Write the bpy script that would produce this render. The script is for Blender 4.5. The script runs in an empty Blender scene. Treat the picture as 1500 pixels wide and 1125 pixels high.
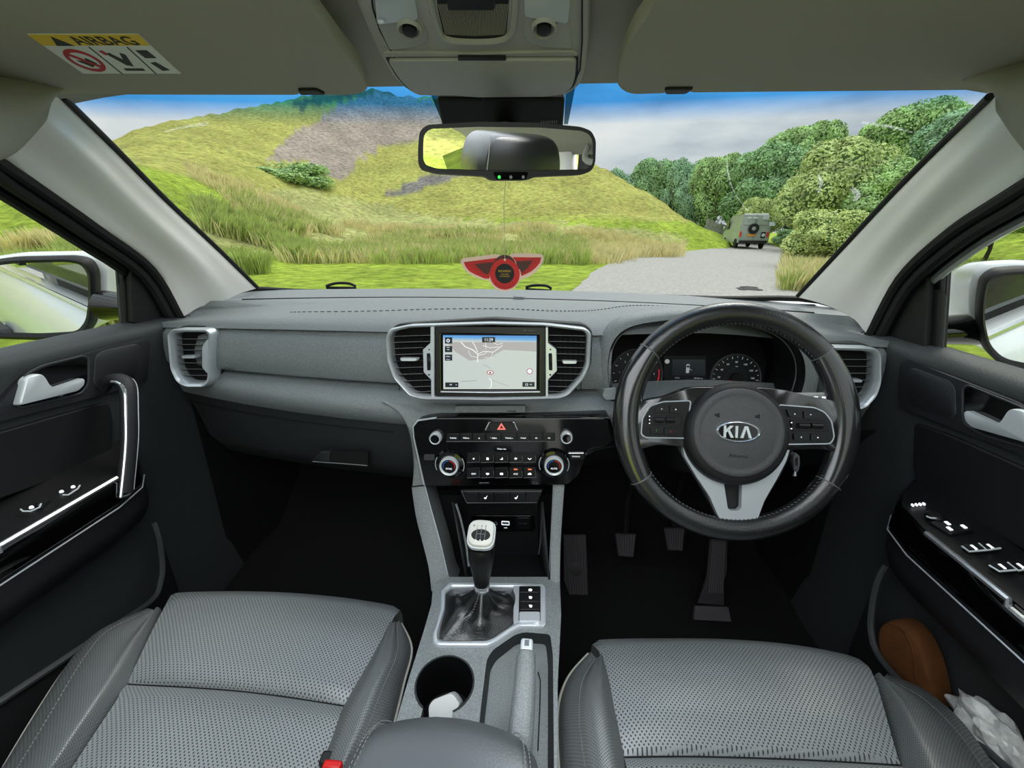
import bpy, bmesh, math, random
from mathutils import Vector, Matrix, noise
from math import sin, cos, tan, pi, radians, atan2, sqrt, exp
random.seed(7)
V = Vector
H = 1.42                                   # height of the viewpoint above the ground; all coordinates below are metres from the viewpoint's car origin
OFF = V((0, 0, H))
# ------------------------------------------------------------------ camera
FPX = 620.0
yaw, pit, rol = radians(4.38), radians(20.31), radians(.52)
CAM = V((.082, 0, 0))
W_ = V((-sin(yaw) * cos(pit), cos(yaw) * cos(pit), -sin(pit)))
R0 = V((cos(yaw), sin(yaw), 0)); U0 = R0.cross(W_)
R_ = R0 * cos(rol) + U0 * sin(rol); U_ = -R0 * sin(rol) + U0 * cos(rol)
cd = bpy.data.cameras.new('camera'); cam = bpy.data.objects.new('camera', cd)
bpy.context.scene.collection.objects.link(cam)
cam.matrix_world = Matrix(((R_.x, U_.x, -W_.x, CAM.x), (R_.y, U_.y, -W_.y, CAM.y), (R_.z, U_.z, -W_.z, CAM.z + H), (0, 0, 0, 1)))
cd.sensor_width = 36; cd.lens = 36 * FPX / 1500; cd.clip_start = .01; cd.clip_end = 900
S = bpy.context.scene; S.camera = cam
S.view_settings.view_transform = 'Standard'; S.view_settings.look = 'None'
S.view_settings.gamma = 1; S.view_settings.use_curve_mapping = False
S.view_settings.exposure = 1.6
# ------------------------------------------------------------------ world: bright broken overcast
wd = bpy.data.worlds.new('sky'); S.world = wd; wd.use_nodes = True
nt = wd.node_tree; nt.nodes.clear(); L = nt.links.new
def N(tree, t, **k):
    n = tree.nodes.new(t)
    for a, b in k.items(): setattr(n, a, b)
    return n
tc = N(nt, 'ShaderNodeTexCoord'); mp = N(nt, 'ShaderNodeMapping'); mp.inputs['Scale'].default_value = (1.6, 1.6, 5.5)
L(tc.outputs['Generated'], mp.inputs['Vector'])
nz = N(nt, 'ShaderNodeTexNoise'); nz.inputs['Scale'].default_value = 1.7; nz.inputs['Detail'].default_value = 7; nz.inputs['Roughness'].default_value = .52
L(mp.outputs[0], nz.inputs['Vector'])
cr = N(nt, 'ShaderNodeValToRGB'); e = cr.color_ramp.elements
e[0].position = .34; e[0].color = (.50, .58, .66, 1); e[1].position = .62; e[1].color = (.98, 1.0, 1.0, 1)
m_ = e.new(.48); m_.color = (.80, .87, .92, 1)
L(nz.outputs['Fac'], cr.inputs[0])
bg = N(nt, 'ShaderNodeBackground'); # an overcast sky is about three times brighter overhead than at the horizon: strength = k * (1 + 2 sin elevation)
sz = N(nt, 'ShaderNodeSeparateXYZ'); L(tc.outputs['Generated'], sz.inputs[0])
mz = N(nt, 'ShaderNodeMath', operation='MAXIMUM'); mz.inputs[1].default_value = 0; L(sz.outputs[2], mz.inputs[0])
ms = N(nt, 'ShaderNodeMath', operation='MULTIPLY_ADD'); ms.inputs[1].default_value = 2 * .50; ms.inputs[2].default_value = .50; L(mz.outputs[0], ms.inputs[0]); L(ms.outputs[0], bg.inputs['Strength'])
L(cr.outputs[0], bg.inputs[0]); wo = N(nt, 'ShaderNodeOutputWorld'); L(bg.outputs[0], wo.inputs[0])
sd = bpy.data.lights.new('sun', 'SUN'); sd.energy = 1.2; sd.angle = radians(25); sd.color = (1, .96, .88)
so = bpy.data.objects.new('sun', sd); S.collection.objects.link(so)
so.rotation_euler = (radians(38), 0, radians(150))
# ------------------------------------------------------------------ materials
def lin(c): return tuple((x / 12.92 if x <= .04045 else ((x + .055) / 1.055) ** 2.4) for x in c)
MATS = {}
def mat(name, col, rough=.5, metal=0., spec=.5, bump=None, coat=0., emit=None, var=None, sheen=0., alpha=None):
    """col is sRGB 0..1; bump=(scale, strength); var=(scale, amount) slight tone variation"""
    m = bpy.data.materials.new(name); m.use_nodes = True; t = m.node_tree; b = t.nodes['Principled BSDF']; l = t.links.new
    c = lin(col); b.inputs['Base Color'].default_value = (*c, 1); b.inputs['Roughness'].default_value = rough
    b.inputs['Metallic'].default_value = metal; b.inputs['Specular IOR Level'].default_value = spec
    b.inputs['Coat Weight'].default_value = coat; b.inputs['Coat Roughness'].default_value = .05
    if sheen: b.inputs['Sheen Weight'].default_value = sheen
    if emit: b.inputs['Emission Color'].default_value = (*lin(emit[0]), 1); b.inputs['Emission Strength'].default_value = emit[1] * .42
    if bump or var:
        o = N(t, 'ShaderNodeTexCoord')
    if bump:
        n = N(t, 'ShaderNodeTexNoise'); n.inputs['Scale'].default_value = bump[0]; n.inputs['Detail'].default_value = 2
        bp = N(t, 'ShaderNodeBump'); bp.inputs['Strength'].default_value = bump[1]; bp.inputs['Distance'].default_value = .002
        l(o.outputs['Object'], n.inputs['Vector']); l(n.outputs['Fac'], bp.inputs['Height']); l(bp.outputs[0], b.inputs['Normal'])
    if var:
        n = N(t, 'ShaderNodeTexNoise'); n.inputs['Scale'].default_value = var[0]; n.inputs['Detail'].default_value = 4
        r = N(t, 'ShaderNodeValToRGB'); a = var[1]
        r.color_ramp.elements[0].position = .3; r.color_ramp.elements[1].position = .7
        r.color_ramp.elements[0].color = (*[x * (1 - a) for x in c], 1); r.color_ramp.elements[1].color = (*[min(1, x * (1 + a)) for x in c], 1)
        l(o.outputs['Object'], n.inputs['Vector']); l(n.outputs['Fac'], r.inputs[0]); l(r.outputs[0], b.inputs['Base Color'])
    MATS[name] = m; return m
M = MATS
def glass(name, tint=(1, 1, 1), refl=.008, band=None):
    m = bpy.data.materials.new(name); m.use_nodes = True; t = m.node_tree; t.nodes.clear(); l = t.links.new
    tr = N(t, 'ShaderNodeBsdfTransparent'); tr.inputs[0].default_value = (*tint, 1)
    gl = N(t, 'ShaderNodeBsdfGlossy'); gl.inputs['Roughness'].default_value = 0.0
    lw = N(t, 'ShaderNodeLayerWeight'); lw.inputs[0].default_value = .5
    pw = N(t, 'ShaderNodeMath', operation='POWER'); pw.inputs[1].default_value = 5; l(lw.outputs['Facing'], pw.inputs[0])
    fr = N(t, 'ShaderNodeMath', operation='MULTIPLY_ADD'); fr.inputs[1].default_value = .6; fr.inputs[2].default_value = refl; l(pw.outputs[0], fr.inputs[0])
    mx = N(t, 'ShaderNodeMixShader'); o = N(t, 'ShaderNodeOutputMaterial')
    l(fr.outputs[0], mx.inputs[0]); l(tr.outputs[0], mx.inputs[1]); l(gl.outputs[0], mx.inputs[2]); l(mx.outputs[0], o.inputs[0])
    if band:      # the blue shade band laminated into the top of the windscreen, a function of height on the pane
        tc = N(t, 'ShaderNodeTexCoord'); sx = N(t, 'ShaderNodeSeparateXYZ'); mr = N(t, 'ShaderNodeMapRange')
        l(tc.outputs['Object'], sx.inputs[0]); l(sx.outputs[2], mr.inputs[0])
        mr.inputs[1].default_value = band[0]; mr.inputs[2].default_value = band[1]
        cr = N(t, 'ShaderNodeValToRGB'); cr.color_ramp.elements[0].color = (*tint, 1); cr.color_ramp.elements[1].color = (*band[2], 1)
        l(mr.outputs[0], cr.inputs[0]); l(cr.outputs[0], tr.inputs[0])
    MATS[name] = m; return m
mat('dash', (.53, .55, .552), .42, bump=(900, .55), var=(700, .35))
mat('dash_dark', (.17, .18, .185), .5, bump=(900, .5))
mat('dash_top', (.50, .52, .53), .5, bump=(900, .6), var=(700, .25))
mat('black_soft', (.10, .10, .105), .55, bump=(700, .3))
mat('door_dark', (.145, .15, .165), .55, bump=(800, .4))
mat('door_panel', (.25, .265, .27), .5, bump=(800, .45))
mat('black_gloss', (.02, .02, .022), .08, coat=.3)
mat('black_satin', (.05, .05, .055), .42)
mat('key_black', (.085, .09, .095), .35)
mat('void', (.008, .008, .009), .8)
mat('carpet', (.045, .042, .045), .95, bump=(300, .6))
mat('chrome', (.92, .93, .94), .16, metal=.85)
mat('satin', (.86, .88, .90), .28, metal=.4)
mat('satin_lt', (.94, .96, .97), .26, metal=.25)
mat('headliner', (.66, .65, .61), .95, bump=(1400, .35), spec=.2)
mat('visor', (.66, .645, .59), .9, bump=(1400, .3), spec=.2)
mat('console_grey', (.66, .655, .635), .55, bump=(1000, .15))
mat('pillar', (.97, .955, .94), .75, bump=(1200, .25), spec=.3)
mat('seal', (.05, .045, .05), .6)
mat('white_paint', (.90, .91, .92), .18, coat=.6)
mat('ink', (.05, .05, .05), .6)
mat('print_white', (.9, .9, .9), .5)
mat('icon_white', (.95, .96, .97), .5, emit=((.9, .93, .95), .75))
mat('icon_red', (.7, .12, .12), .5, emit=((.85, .12, .12), .4))
mat('icon_orange', (.95, .5, .3), .5, emit=((1, .45, .25), .8))
mat('icon_green', (.2, .8, .3), .5, emit=((.2, .9, .35), .6))
mat('icon_blue', (.15, .35, .65), .5, emit=((.15, .45, .85), .35))
mat('icon_grey', (.45, .46, .47), .5)
mat('mirror', (.97, .98, .98), 0.0, metal=1)
mat('rubber', (.06, .06, .06), .75)
mat('leather_plain', (.33, .34, .35), .36, bump=(420, .10))
mat('wheel_leather', (.11, .115, .12), .25, bump=(500, .22))
mat('wheel_smooth', (.13, .13, .135), .18, coat=.4)
mat('hub_plastic', (.33, .33, .335), .42, bump=(750, .6))
mat('piping', (.72, .71, .66), .6)
mat('stitch', (.5, .5, .5), .7)
mat('yellow', (.93, .78, .16), .6)
mat('label_red', (.72, .12, .18), .6)
mat('label_white', (.90, .91, .87), .6)
mat('lens', (.75, .78, .8), .08, spec=.8)
mat('tag_red', (.80, .07, .10), .5)
mat('tag_dark', (.30, .13, .13), .5)
mat('tag_cream', (.93, .80, .74), .6)
mat('tag_gold', (.85, .68, .2), .5)
mat('brown_suede', (.40, .23, .08), .85, bump=(300, .5), var=(30, .25))
mat('cable', (.87, .87, .86), .35)
mat("paper", (.82, .82, .80), .35, coat=.4, var=(45, .45))
mat('belt_red', (.85, .1, .1), .4)
def leather_perf():
    m = bpy.data.materials.new('leather_perforated'); m.use_nodes = True; t = m.node_tree; b = t.nodes['Principled BSDF']; l = t.links.new
    tc = N(t, 'ShaderNodeTexCoord'); sp = N(t, 'ShaderNodeSeparateXYZ'); l(tc.outputs['Object'], sp.inputs[0])
    def ma(op, a, b_=None):
        n = N(t, 'ShaderNodeMath', operation=op)
        for i, x in enumerate((a, b_)):
            if x is None: continue
            if isinstance(x, (int, float)): n.inputs[i].default_value = x
            else: l(x, n.inputs[i])
        return n.outputs[0]
    p = .0058
    yy = ma('SUBTRACT', sp.outputs[1], sp.outputs[2])
    u = ma('DIVIDE', ma('ADD', sp.outputs[0], yy), p); v = ma('DIVIDE', ma('SUBTRACT', sp.outputs[0], yy), p)
    fu = ma('SUBTRACT', ma('FRACT', u), .5); fv = ma('SUBTRACT', ma('FRACT', v), .5)
    d = ma('SQRT', ma('ADD', ma('MULTIPLY', fu, fu), ma('MULTIPLY', fv, fv)))
    mr = N(t, 'ShaderNodeMapRange'); mr.inputs[1].default_value = .17; mr.inputs[2].default_value = .29; l(d, mr.inputs[0])
    mx = N(t, 'ShaderNodeMix', data_type='RGBA'); l(mr.outputs[0], mx.inputs['Factor'])
    mx.inputs['A'].default_value = (.004, .004, .004, 1); mx.inputs['B'].default_value = (*lin((.53, .545, .548)), 1)
    l(mx.outputs['Result'], b.inputs['Base Color'])
    rr = ma('SUBTRACT', .75, ma('MULTIPLY', mr.outputs[0], .36)); l(rr, b.inputs['Roughness'])
    n = N(t, 'ShaderNodeTexNoise'); n.inputs['Scale'].default_value = 14; n.inputs['Detail'].default_value = 5; l(tc.outputs['Object'], n.inputs['Vector'])
    h = ma('ADD', ma('MULTIPLY', mr.outputs[0], .5), ma('MULTIPLY', n.outputs['Fac'], 3.0))
    bp = N(t, 'ShaderNodeBump'); bp.inputs['Strength'].default_value = .45; bp.inputs['Distance'].default_value = .002
    l(h, bp.inputs['Height']); l(bp.outputs[0], b.inputs['Normal'])
    MATS['leather_perf'] = m
leather_perf()
def smear():
    m = bpy.data.materials.new('glass_smear'); m.use_nodes = True; t = m.node_tree; b = t.nodes['Principled BSDF']; b.inputs['Base Color'].default_value = (.9, .95, 1, 1); b.inputs['Roughness'].default_value = .8
    tc = N(t, 'ShaderNodeTexCoord'); n = N(t, 'ShaderNodeTexNoise'); n.inputs['Scale'].default_value = 220; t.links.new(tc.outputs['Object'], n.inputs[0]); r = N(t, 'ShaderNodeMapRange'); r.inputs[1].default_value = .4; r.inputs[2].default_value = .65; r.inputs[3].default_value = .03; r.inputs[4].default_value = .22
    t.links.new(n.outputs[0], r.inputs[0]); tl_ = N(t, 'ShaderNodeBsdfTranslucent'); tl_.inputs[0].default_value = (.95, .97, 1, 1); tp_ = N(t, 'ShaderNodeBsdfTransparent'); mx_ = N(t, 'ShaderNodeMixShader'); t.links.new(r.outputs[0], mx_.inputs[0]); t.links.new(tp_.outputs[0], mx_.inputs[1]); t.links.new(tl_.outputs[0], mx_.inputs[2]); t.links.new(mx_.outputs[0], t.nodes['Material Output'].inputs[0]); MATS['smear'] = m
smear()
glass('side_glass', (.40, .415, .40)); glass('screen_glass', (.385, .395, .385), band=(.156, .177, (.035, .18, .38)))  # panes tinted darker than real glass, holding outdoor brightness down against the cabin
# ------------------------------------------------------------------ geometry helpers (car coordinates)
def at(px, py, x=None, y=None, z=None):
    """point where the line of sight through photo pixel (px, py) meets the real plane x=, y= or z="""
    d = R_ * ((px - 750) / FPX) - U_ * ((py - 562.5) / FPX) + W_
    t = (x - CAM.x) / d.x if x is not None else (y / d.y if y is not None else z / d.z)
    return CAM + d * t
def ats(pts, **k): return [at(p[0], p[1], **k) for p in pts]
class Fr:
    """a flat working plane: origin o, axes u, v in the plane, n towards the viewer"""
    def __init__(s, o, u, v):
        s.o = V(o); s.u = V(u).normalized(); s.n = s.u.cross(V(v)).normalized(); s.v = s.n.cross(s.u)
        if s.n.dot(CAM - s.o) < 0: s.n = -s.n
    def P(s, u, v, d=0.): return s.o + s.u * u + s.v * v + s.n * d
    def px(s, x, y, d=0.):
        r = R_ * ((x - 750) / FPX) - U_ * ((y - 562.5) / FPX) + W_
        t = ((s.o + s.n * d) - CAM).dot(s.n) / r.dot(s.n); q = CAM + r * t - s.o
        return (q.dot(s.u), q.dot(s.v))
    def poly(s, pts, d=0.): return [s.px(x, y, d) for x, y in pts]
def rnd(poly, r, n=4):
    out = []; k = len(poly)
    for i in range(k):
        a, b, c = V(poly[i - 1]), V(poly[i]), V(poly[(i + 1) % k])
        ri = r[i] if isinstance(r, (list, tuple)) else r
        la, lc = max(1e-6, (a - b).length), max(1e-6, (c - b).length); d = min(ri, la * .45, lc * .45)
        p, q = b + (a - b) * (d / la), b + (c - b) * (d / lc)
        for j in range(n + 1):
            t = j / n; out.append(tuple(p * (1 - t) ** 2 + b * 2 * t * (1 - t) + q * t * t))
    return out
def rect(w, h, cx=0, cy=0): return [(cx - w / 2, cy - h / 2), (cx + w / 2, cy - h / 2), (cx + w / 2, cy + h / 2), (cx - w / 2, cy + h / 2)]
def circ(cx, cy, r, n=32, ry=None): return [(cx + r * cos(2 * pi * i / n), cy + (ry or r) * sin(2 * pi * i / n)) for i in range(n)]
def spl(P, n=6, closed=False):
    P = [V(p) for p in P]; k = len(P); out = []
    g = (lambda i: P[i % k]) if closed else (lambda i: P[max(0, min(k - 1, i))])
    for i in range(k if closed else k - 1):
        a, b, c, d = g(i - 1), g(i), g(i + 1), g(i + 2)
        for j in range(n):
            t = j / n; out.append(.5 * ((2 * b) + (c - a) * t + (2 * a - 5 * b + 4 * c - d) * t * t + (3 * b - a - 3 * c + d) * t ** 3))
    if not closed: out.append(P[-1])
    return out
class MB:
    def __init__(s): s.v = []; s.f = []
    def add(s, vs, fs):
        o = len(s.v); s.v += [V(x) for x in vs]; s.f += [tuple(i + o for i in f) for f in fs]; return s
    def grid(s, rows, cu=False, cv=False, cap=False):
        m, n = len(rows), len(rows[0]); fs = []
        assert all(len(r) == n for r in rows), [len(r) for r in rows]
        for i in range(m if cv else m - 1):
            for j in range(n if cu else n - 1):
                a, b = i, (i + 1) % m; c, d = j, (j + 1) % n
                fs.append((a * n + c, a * n + d, b * n + d, b * n + c))
        if cap: fs += [tuple(range(n)), tuple((m - 1) * n + j for j in range(n))]
        return s.add([p for r in rows for p in r], fs)
    def slab(s, fr, poly, d0, d1):
        n = len(poly)
        vs = [fr.P(u, v, d0) for u, v in poly] + [fr.P(u, v, d1) for u, v in poly]
        return s.add(vs, [tuple(range(n)), tuple(range(2 * n - 1, n - 1, -1))] + [(i, (i + 1) % n, (i + 1) % n + n, i + n) for i in range(n)])
    def dome(s, fr, poly, d0, d1, e=.85, steps=3):
        """slab whose edge rolls over to a slightly smaller top"""
        cx = sum(p[0] for p in poly) / len(poly); cy = sum(p[1] for p in poly) / len(poly); rows = [[fr.P(u, v, d0) for u, v in poly]]
        for i in range(steps + 1):
            a = i / steps * pi / 2; k = e + (1 - e) * cos(a); d = d0 + (d1 - d0) * (.35 + .65 * sin(a))
            rows.append([fr.P(cx + (u - cx) * k, cy + (v - cy) * k, d) for u, v in poly])
        return s.grid(rows, cu=True, cap=True)
    def ring(s, fr, outer, inner, d0, d1, prof=None):
        """frame between two outlines with equal counts; prof = list of (k 0 outer..1 inner, depth)"""
        prof = prof or [(0, d0), (0, d1), (1, d1), (1, d0)]
        rows = []
        for k, d in prof: rows.append([fr.P(a[0] + (b[0] - a[0]) * k, a[1] + (b[1] - a[1]) * k, d) for a, b in zip(outer, inner)])
        return s.grid(rows, cu=True, cv=True)
    def tube(s, path, r, seg=8, closed=False, flat=1., up=None):
        path = [V(p) for p in path]; n = len(path); rows = []; prev = None
        for i, p in enumerate(path):
            t = (path[(i + 1) % n] - path[i - 1]) if closed else (path[min(n - 1, i + 1)] - path[max(0, i - 1)])
            t.normalize()
            if up is not None: a = V(up) - t * V(up).dot(t)
            elif prev is None: a = t.orthogonal()
            else: a = prev - t * prev.dot(t)
            a.normalize(); prev = a; b = t.cross(a)
            ri = r[i] if isinstance(r, (list, tuple)) else r
            rows.append([p + (a * cos(2 * pi * j / seg) + b * (flat * sin(2 * pi * j / seg))) * ri for j in range(seg)])
        return s.grid(rows, cu=True, cv=closed, cap=not closed)
    def lathe(s, fr, prof, seg=32, c=(0, 0), cap=True):
        rows = [[fr.P(c[0] + r * cos(2 * pi * j / seg), c[1] + r * sin(2 * pi * j / seg), d) for j in range(seg)] for r, d in prof]
        return s.grid(rows, cu=True, cap=cap)
    def box(s, c, sz, ax=None):
        a = ax or (V((1, 0, 0)), V((0, 1, 0)), V((0, 0, 1))); c = V(c)
        vs = [c + a[0] * (sx * sz[0] / 2) + a[1] * (sy * sz[1] / 2) + a[2] * (q * sz[2] / 2) for q in (-1, 1) for sy in (-1, 1) for sx in (-1, 1)]
        return s.add(vs, [(0, 1, 3, 2), (4, 6, 7, 5), (0, 4, 5, 1), (2, 3, 7, 6), (0, 2, 6, 4), (1, 5, 7, 3)])
    def build(s, name, m, parent=None, smooth=True, bev=0., solid=0., sub=0, ang=35, label=None, seg=2, soff=-1):
        o0 = ORG.get(parent.name, V((0, 0, 0))) if parent else (s.v[0] * 0)
        me = bpy.data.meshes.new(name); me.from_pydata([p - o0 for p in s.v], [], s.f); me.update()
        b = bmesh.new(); b.from_mesh(me); bmesh.ops.remove_doubles(b, verts=b.verts, dist=1e-6); bmesh.ops.recalc_face_normals(b, faces=b.faces); b.to_mesh(me); b.free()
        me.materials.append(M[m] if isinstance(m, str) else m)
        if smooth:
            me.polygons.foreach_set('use_smooth', [True] * len(me.polygons))
        ob = bpy.data.objects.new(name, me); S.collection.objects.link(ob)
        if parent: ob.parent = parent
        else: ob.location = OFF
        ORG[ob.name] = o0
        if sub: q = ob.modifiers.new('s', 'SUBSURF'); q.levels = q.render_levels = sub
        if solid: q = ob.modifiers.new('t', 'SOLIDIFY'); q.thickness = solid; q.offset = soff
        if bev: q = ob.modifiers.new('b', 'BEVEL'); q.width = bev; q.segments = seg; q.limit_method = 'ANGLE'; q.angle_limit = radians(35)
        if smooth: me.set_sharp_from_angle(angle=radians(ang))
        if label: ob['label'] = label
        return ob
ORG = {}
def thing(name, label, cat, loc=(0, 0, 0), group=None, kind=None):
    o = bpy.data.objects.new(name, None); S.collection.objects.link(o); o.empty_display_size = .05
    o.location = V(loc) + OFF; ORG[o.name] = V(loc); o['label'] = label; o['category'] = cat
    if group: o['group'] = group
    if kind: o['kind'] = kind
    return o
def tag(o, label=None, cat=None, group=None, kind=None):
    for k, v in (('label', label), ('category', cat), ('group', group), ('kind', kind)):
        if v: o[k] = v
    return o
def text(s, fr, u, v, h, m, parent, d=.0006, name='lettering', w=None, align='CENTER', rot=0., bold=0., shear=0., skew=None):
    """flat lettering lying on frame fr at (u, v); h = cap height; w squeezes to a width"""
    c = bpy.data.curves.new(name, 'FONT'); c.body = s; c.size = h * 1.38; c.align_x = align; c.align_y = 'CENTER'; c.extrude = .00015
    c.resolution_u = 3; c.offset = bold; c.shear = shear
    c.materials.append(M[m]); o = bpy.data.objects.new(name, c); S.collection.objects.link(o)
    uu, vv = fr.u, fr.v
    if rot: uu, vv = fr.u * cos(rot) + fr.v * sin(rot), fr.v * cos(rot) - fr.u * sin(rot)
    nn = uu.cross(vv)
    if nn.dot(fr.n) < 0: uu = -uu; nn = -nn
    p = fr.P(u, v, d) - (ORG.get(parent.name, V((0, 0, 0))) if parent else -OFF)
    sx = 1.
    if w:
        bpy.context.view_layer.update(); sx = w / max(o.dimensions.x, 1e-6)
    yv = vv if skew is None else V(skew)
    o.matrix_world = Matrix(((uu.x * sx, yv.x, nn.x, p.x), (uu.y * sx, yv.y, nn.y, p.y), (uu.z * sx, yv.z, nn.z, p.z), (0, 0, 0, 1)))
    mw = o.matrix_world.copy(); bpy.context.view_layer.update(); me = bpy.data.meshes.new_from_object(o); bpy.data.objects.remove(o)
    q = bpy.data.objects.new(name, me); S.collection.objects.link(q)
    if parent: q.parent = parent; ORG[q.name] = ORG[parent.name]
    q.matrix_basis = mw
    return q
for k_ in ('leather_perf', 'dash', 'dash_top', 'leather_plain', 'wheel_smooth', 'wheel_leather'):
    b_ = MATS[k_].node_tree.nodes['Principled BSDF']; b_.inputs['IOR'].default_value = 1.65; b_.inputs['Specular IOR Level'].default_value = .7
# ================================================================== OUTDOORS
def pdir(px, py):
    d = R_ * ((px - 750) / FPX) - U_ * ((py - 562.5) / FPX) + W_
    return atan2(d.x, d.y), d.z / sqrt(d.x ** 2 + d.y ** 2)
def interp(tab, x):
    if x <= tab[0][0]: return tab[0][1]
    for (a, p), (b, q) in zip(tab, tab[1:]):
        if x <= b: return p + (q - p) * (x - a) / max(b - a, 1e-9)
    return tab[-1][1]
def aztab(pts): return sorted([pdir(px, py) for px, py in pts])
CREST = aztab([(0, 212), (100, 222), (160, 209), (200, 187), (260, 174), (330, 162), (400, 151), (440, 139), (500, 131), (545, 128), (590, 140), (640, 142), (700, 160), (760, 185), (820, 212), (875, 240), (930, 272), (985, 305), (1030, 335), (1066, 352)])
a0 = CREST[0][0]
CREST = [(-pi, .15), (-2.2, .14), (-1.5, .12), (a0 - .15, .22)] + CREST + [(CREST[-1][0] + .03, -.035), (CREST[-1][0] + .12, -.03), (pdir(1400, 330)[0], -.01), (1.0, .04), (1.6, .06), (2.4, .13), (pi, .15)]
RC = [(-pi, 70), (-1.5, 45), (a0, 48), (pdir(200, 200)[0], 52), (pdir(545, 130)[0], 82), (pdir(700, 160)[0], 70), (pdir(875, 240)[0], 54), (pdir(1066, 352)[0], 43), (pdir(1090, 352)[0], 70), (1.0, 40), (pi, 60)]
R0T = [(-pi, 14), (-1.5, 7), (a0, 9), (pdir(250, 300)[0], 13), (pdir(545, 300)[0], 21), (pdir(800, 300)[0], 24), (pdir(1000, 300)[0], 34), (pdir(1066, 352)[0], 38), (pdir(1090, 352)[0], 45), (.9, 14), (pi, 20)]
MID = aztab([(0, 300), (90, 262), (160, 243), (250, 257), (350, 282), (430, 305), (545, 318), (640, 322), (760, 322), (900, 320), (1000, 338), (1066, 356)])
MID = [(-pi, 0), (-1.5, .06)] + MID + [(MID[-1][0] + .03, -.038), (1.0, .0), (pi, .0)]
def hgt(az, r):
    r0, rc, ec, em = interp(R0T, az), interp(RC, az), interp(CREST, az), interp(MID, az)
    rm = r0 + (rc - r0) * .36; zc, zm = rc * ec, rm * em
    zm = min(zm, zc); g = -H
    if zc < g + .4: zc = zm = max(zc, g)
    if r <= r0: z = g
    elif r <= rm:
        t = (r - r0) / (rm - r0); z = g + (zm - g) * (t * t * (1.9 - .9 * t))
    elif r <= rc: t = (r - rm) / (rc - rm); z = zm + (zc - zm) * t * (.75 + .25 * t)
    else: z = zc - max(0, zc - g) * min(1, ((r - rc) / 45)) ** 1.4 * .8
    return z
def ground_z(x, y):
    dx, dy = x - CAM.x, y; r = sqrt(dx * dx + dy * dy); az = atan2(dx, dy); z = hgt(az, r)
    k = max(0, min(1, (r - 14) / 20)) * min(1, max(0, (z + H) / .5))
    return z + k * (.35 * noise.noise(V((x * .25, y * .25, 1))) + .22 * noise.noise(V((x * .8, y * .8, 3))))
def inpoly(p, poly):
    c = False; j = len(poly) - 1
    for i in range(len(poly)):
        a, b = poly[i], poly[j]
        if (a[1] > p[1]) != (b[1] > p[1]) and p[0] < (b[0] - a[0]) * (p[1] - a[1]) / (b[1] - a[1]) + a[0]: c = not c
        j = i
    return c
def zone(pts): return [pdir(*p) for p in pts]
SCREE = zone([(385, 236), (430, 196), (478, 166), (540, 137), (600, 141), (660, 150), (700, 178), (690, 215), (640, 222), (612, 206), (560, 214), (525, 232), (505, 262), (478, 262), (470, 246), (440, 236)])
DARKTOP = zone([(425, 147), (500, 131), (545, 126), (600, 140), (560, 139), (520, 143), (440, 160)])
PATH = zone([(556, 288), (590, 272), (622, 258), (660, 254), (700, 250), (700, 256), (660, 262), (622, 274), (575, 290)])
REED = zone([(296, 372), (300, 312), (345, 292), (440, 272), (540, 296), (640, 318), (760, 326), (860, 330), (1010, 346), (1010, 356), (800, 352), (600, 372), (440, 374)])
azs = []; a = -pi
while a < pi:
    azs.append(a); a += radians(.28) if -1.15 < a < .95 else radians(2.0)
rs = [0.0, .8, 1.6]; r = 2.2
while r < 140: rs.append(r); r *= 1.026 if 16 < r < 90 else 1.07
rs.append(260)
mb = MB(); cols = []
C_LAWN, C_DRY, C_SCREE, C_PATH, C_REED, C_TOP = [lin(c) for c in ((.67, .77, .29), (.73, .74, .40), (.70, .655, .60), (.56, .55, .53), (.74, .76, .48), (.42, .50, .36))]
for a in azs:
    for r in rs:
        x, y = CAM.x + r * sin(a), r * cos(a); z = ground_z(x, y); mb.v.append(V((x, y, z)))
        nn = noise.noise(V((x * .35, y * .35, 7))); t = z / max(r, 1); q = (a + .012 * nn, t + .008 * noise.noise(V((x * .5, y * .5, 11))))
        c = C_LAWN
        if r > 30 and z > -H + 2: 
            k = max(0, min(1, (t - interp(MID, a)) / .02 + .5)); c = tuple(p + (w - p) * k for p, w in zip(C_LAWN, C_DRY))
        if inpoly(q, SCREE): c = C_SCREE
        elif inpoly(q, DARKTOP): c = C_TOP
        elif inpoly((a, t), PATH): c = C_PATH
        elif inpoly(q, REED): c = C_REED
        cols.append((*c, 1))
na, nr = len(azs), len(rs)
for i in range(na):
    for j in range(nr - 1):
        k = (i + 1) % na; mb.f.append((i * nr + j, k * nr + j, k * nr + j + 1, i * nr + j + 1))
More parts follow.
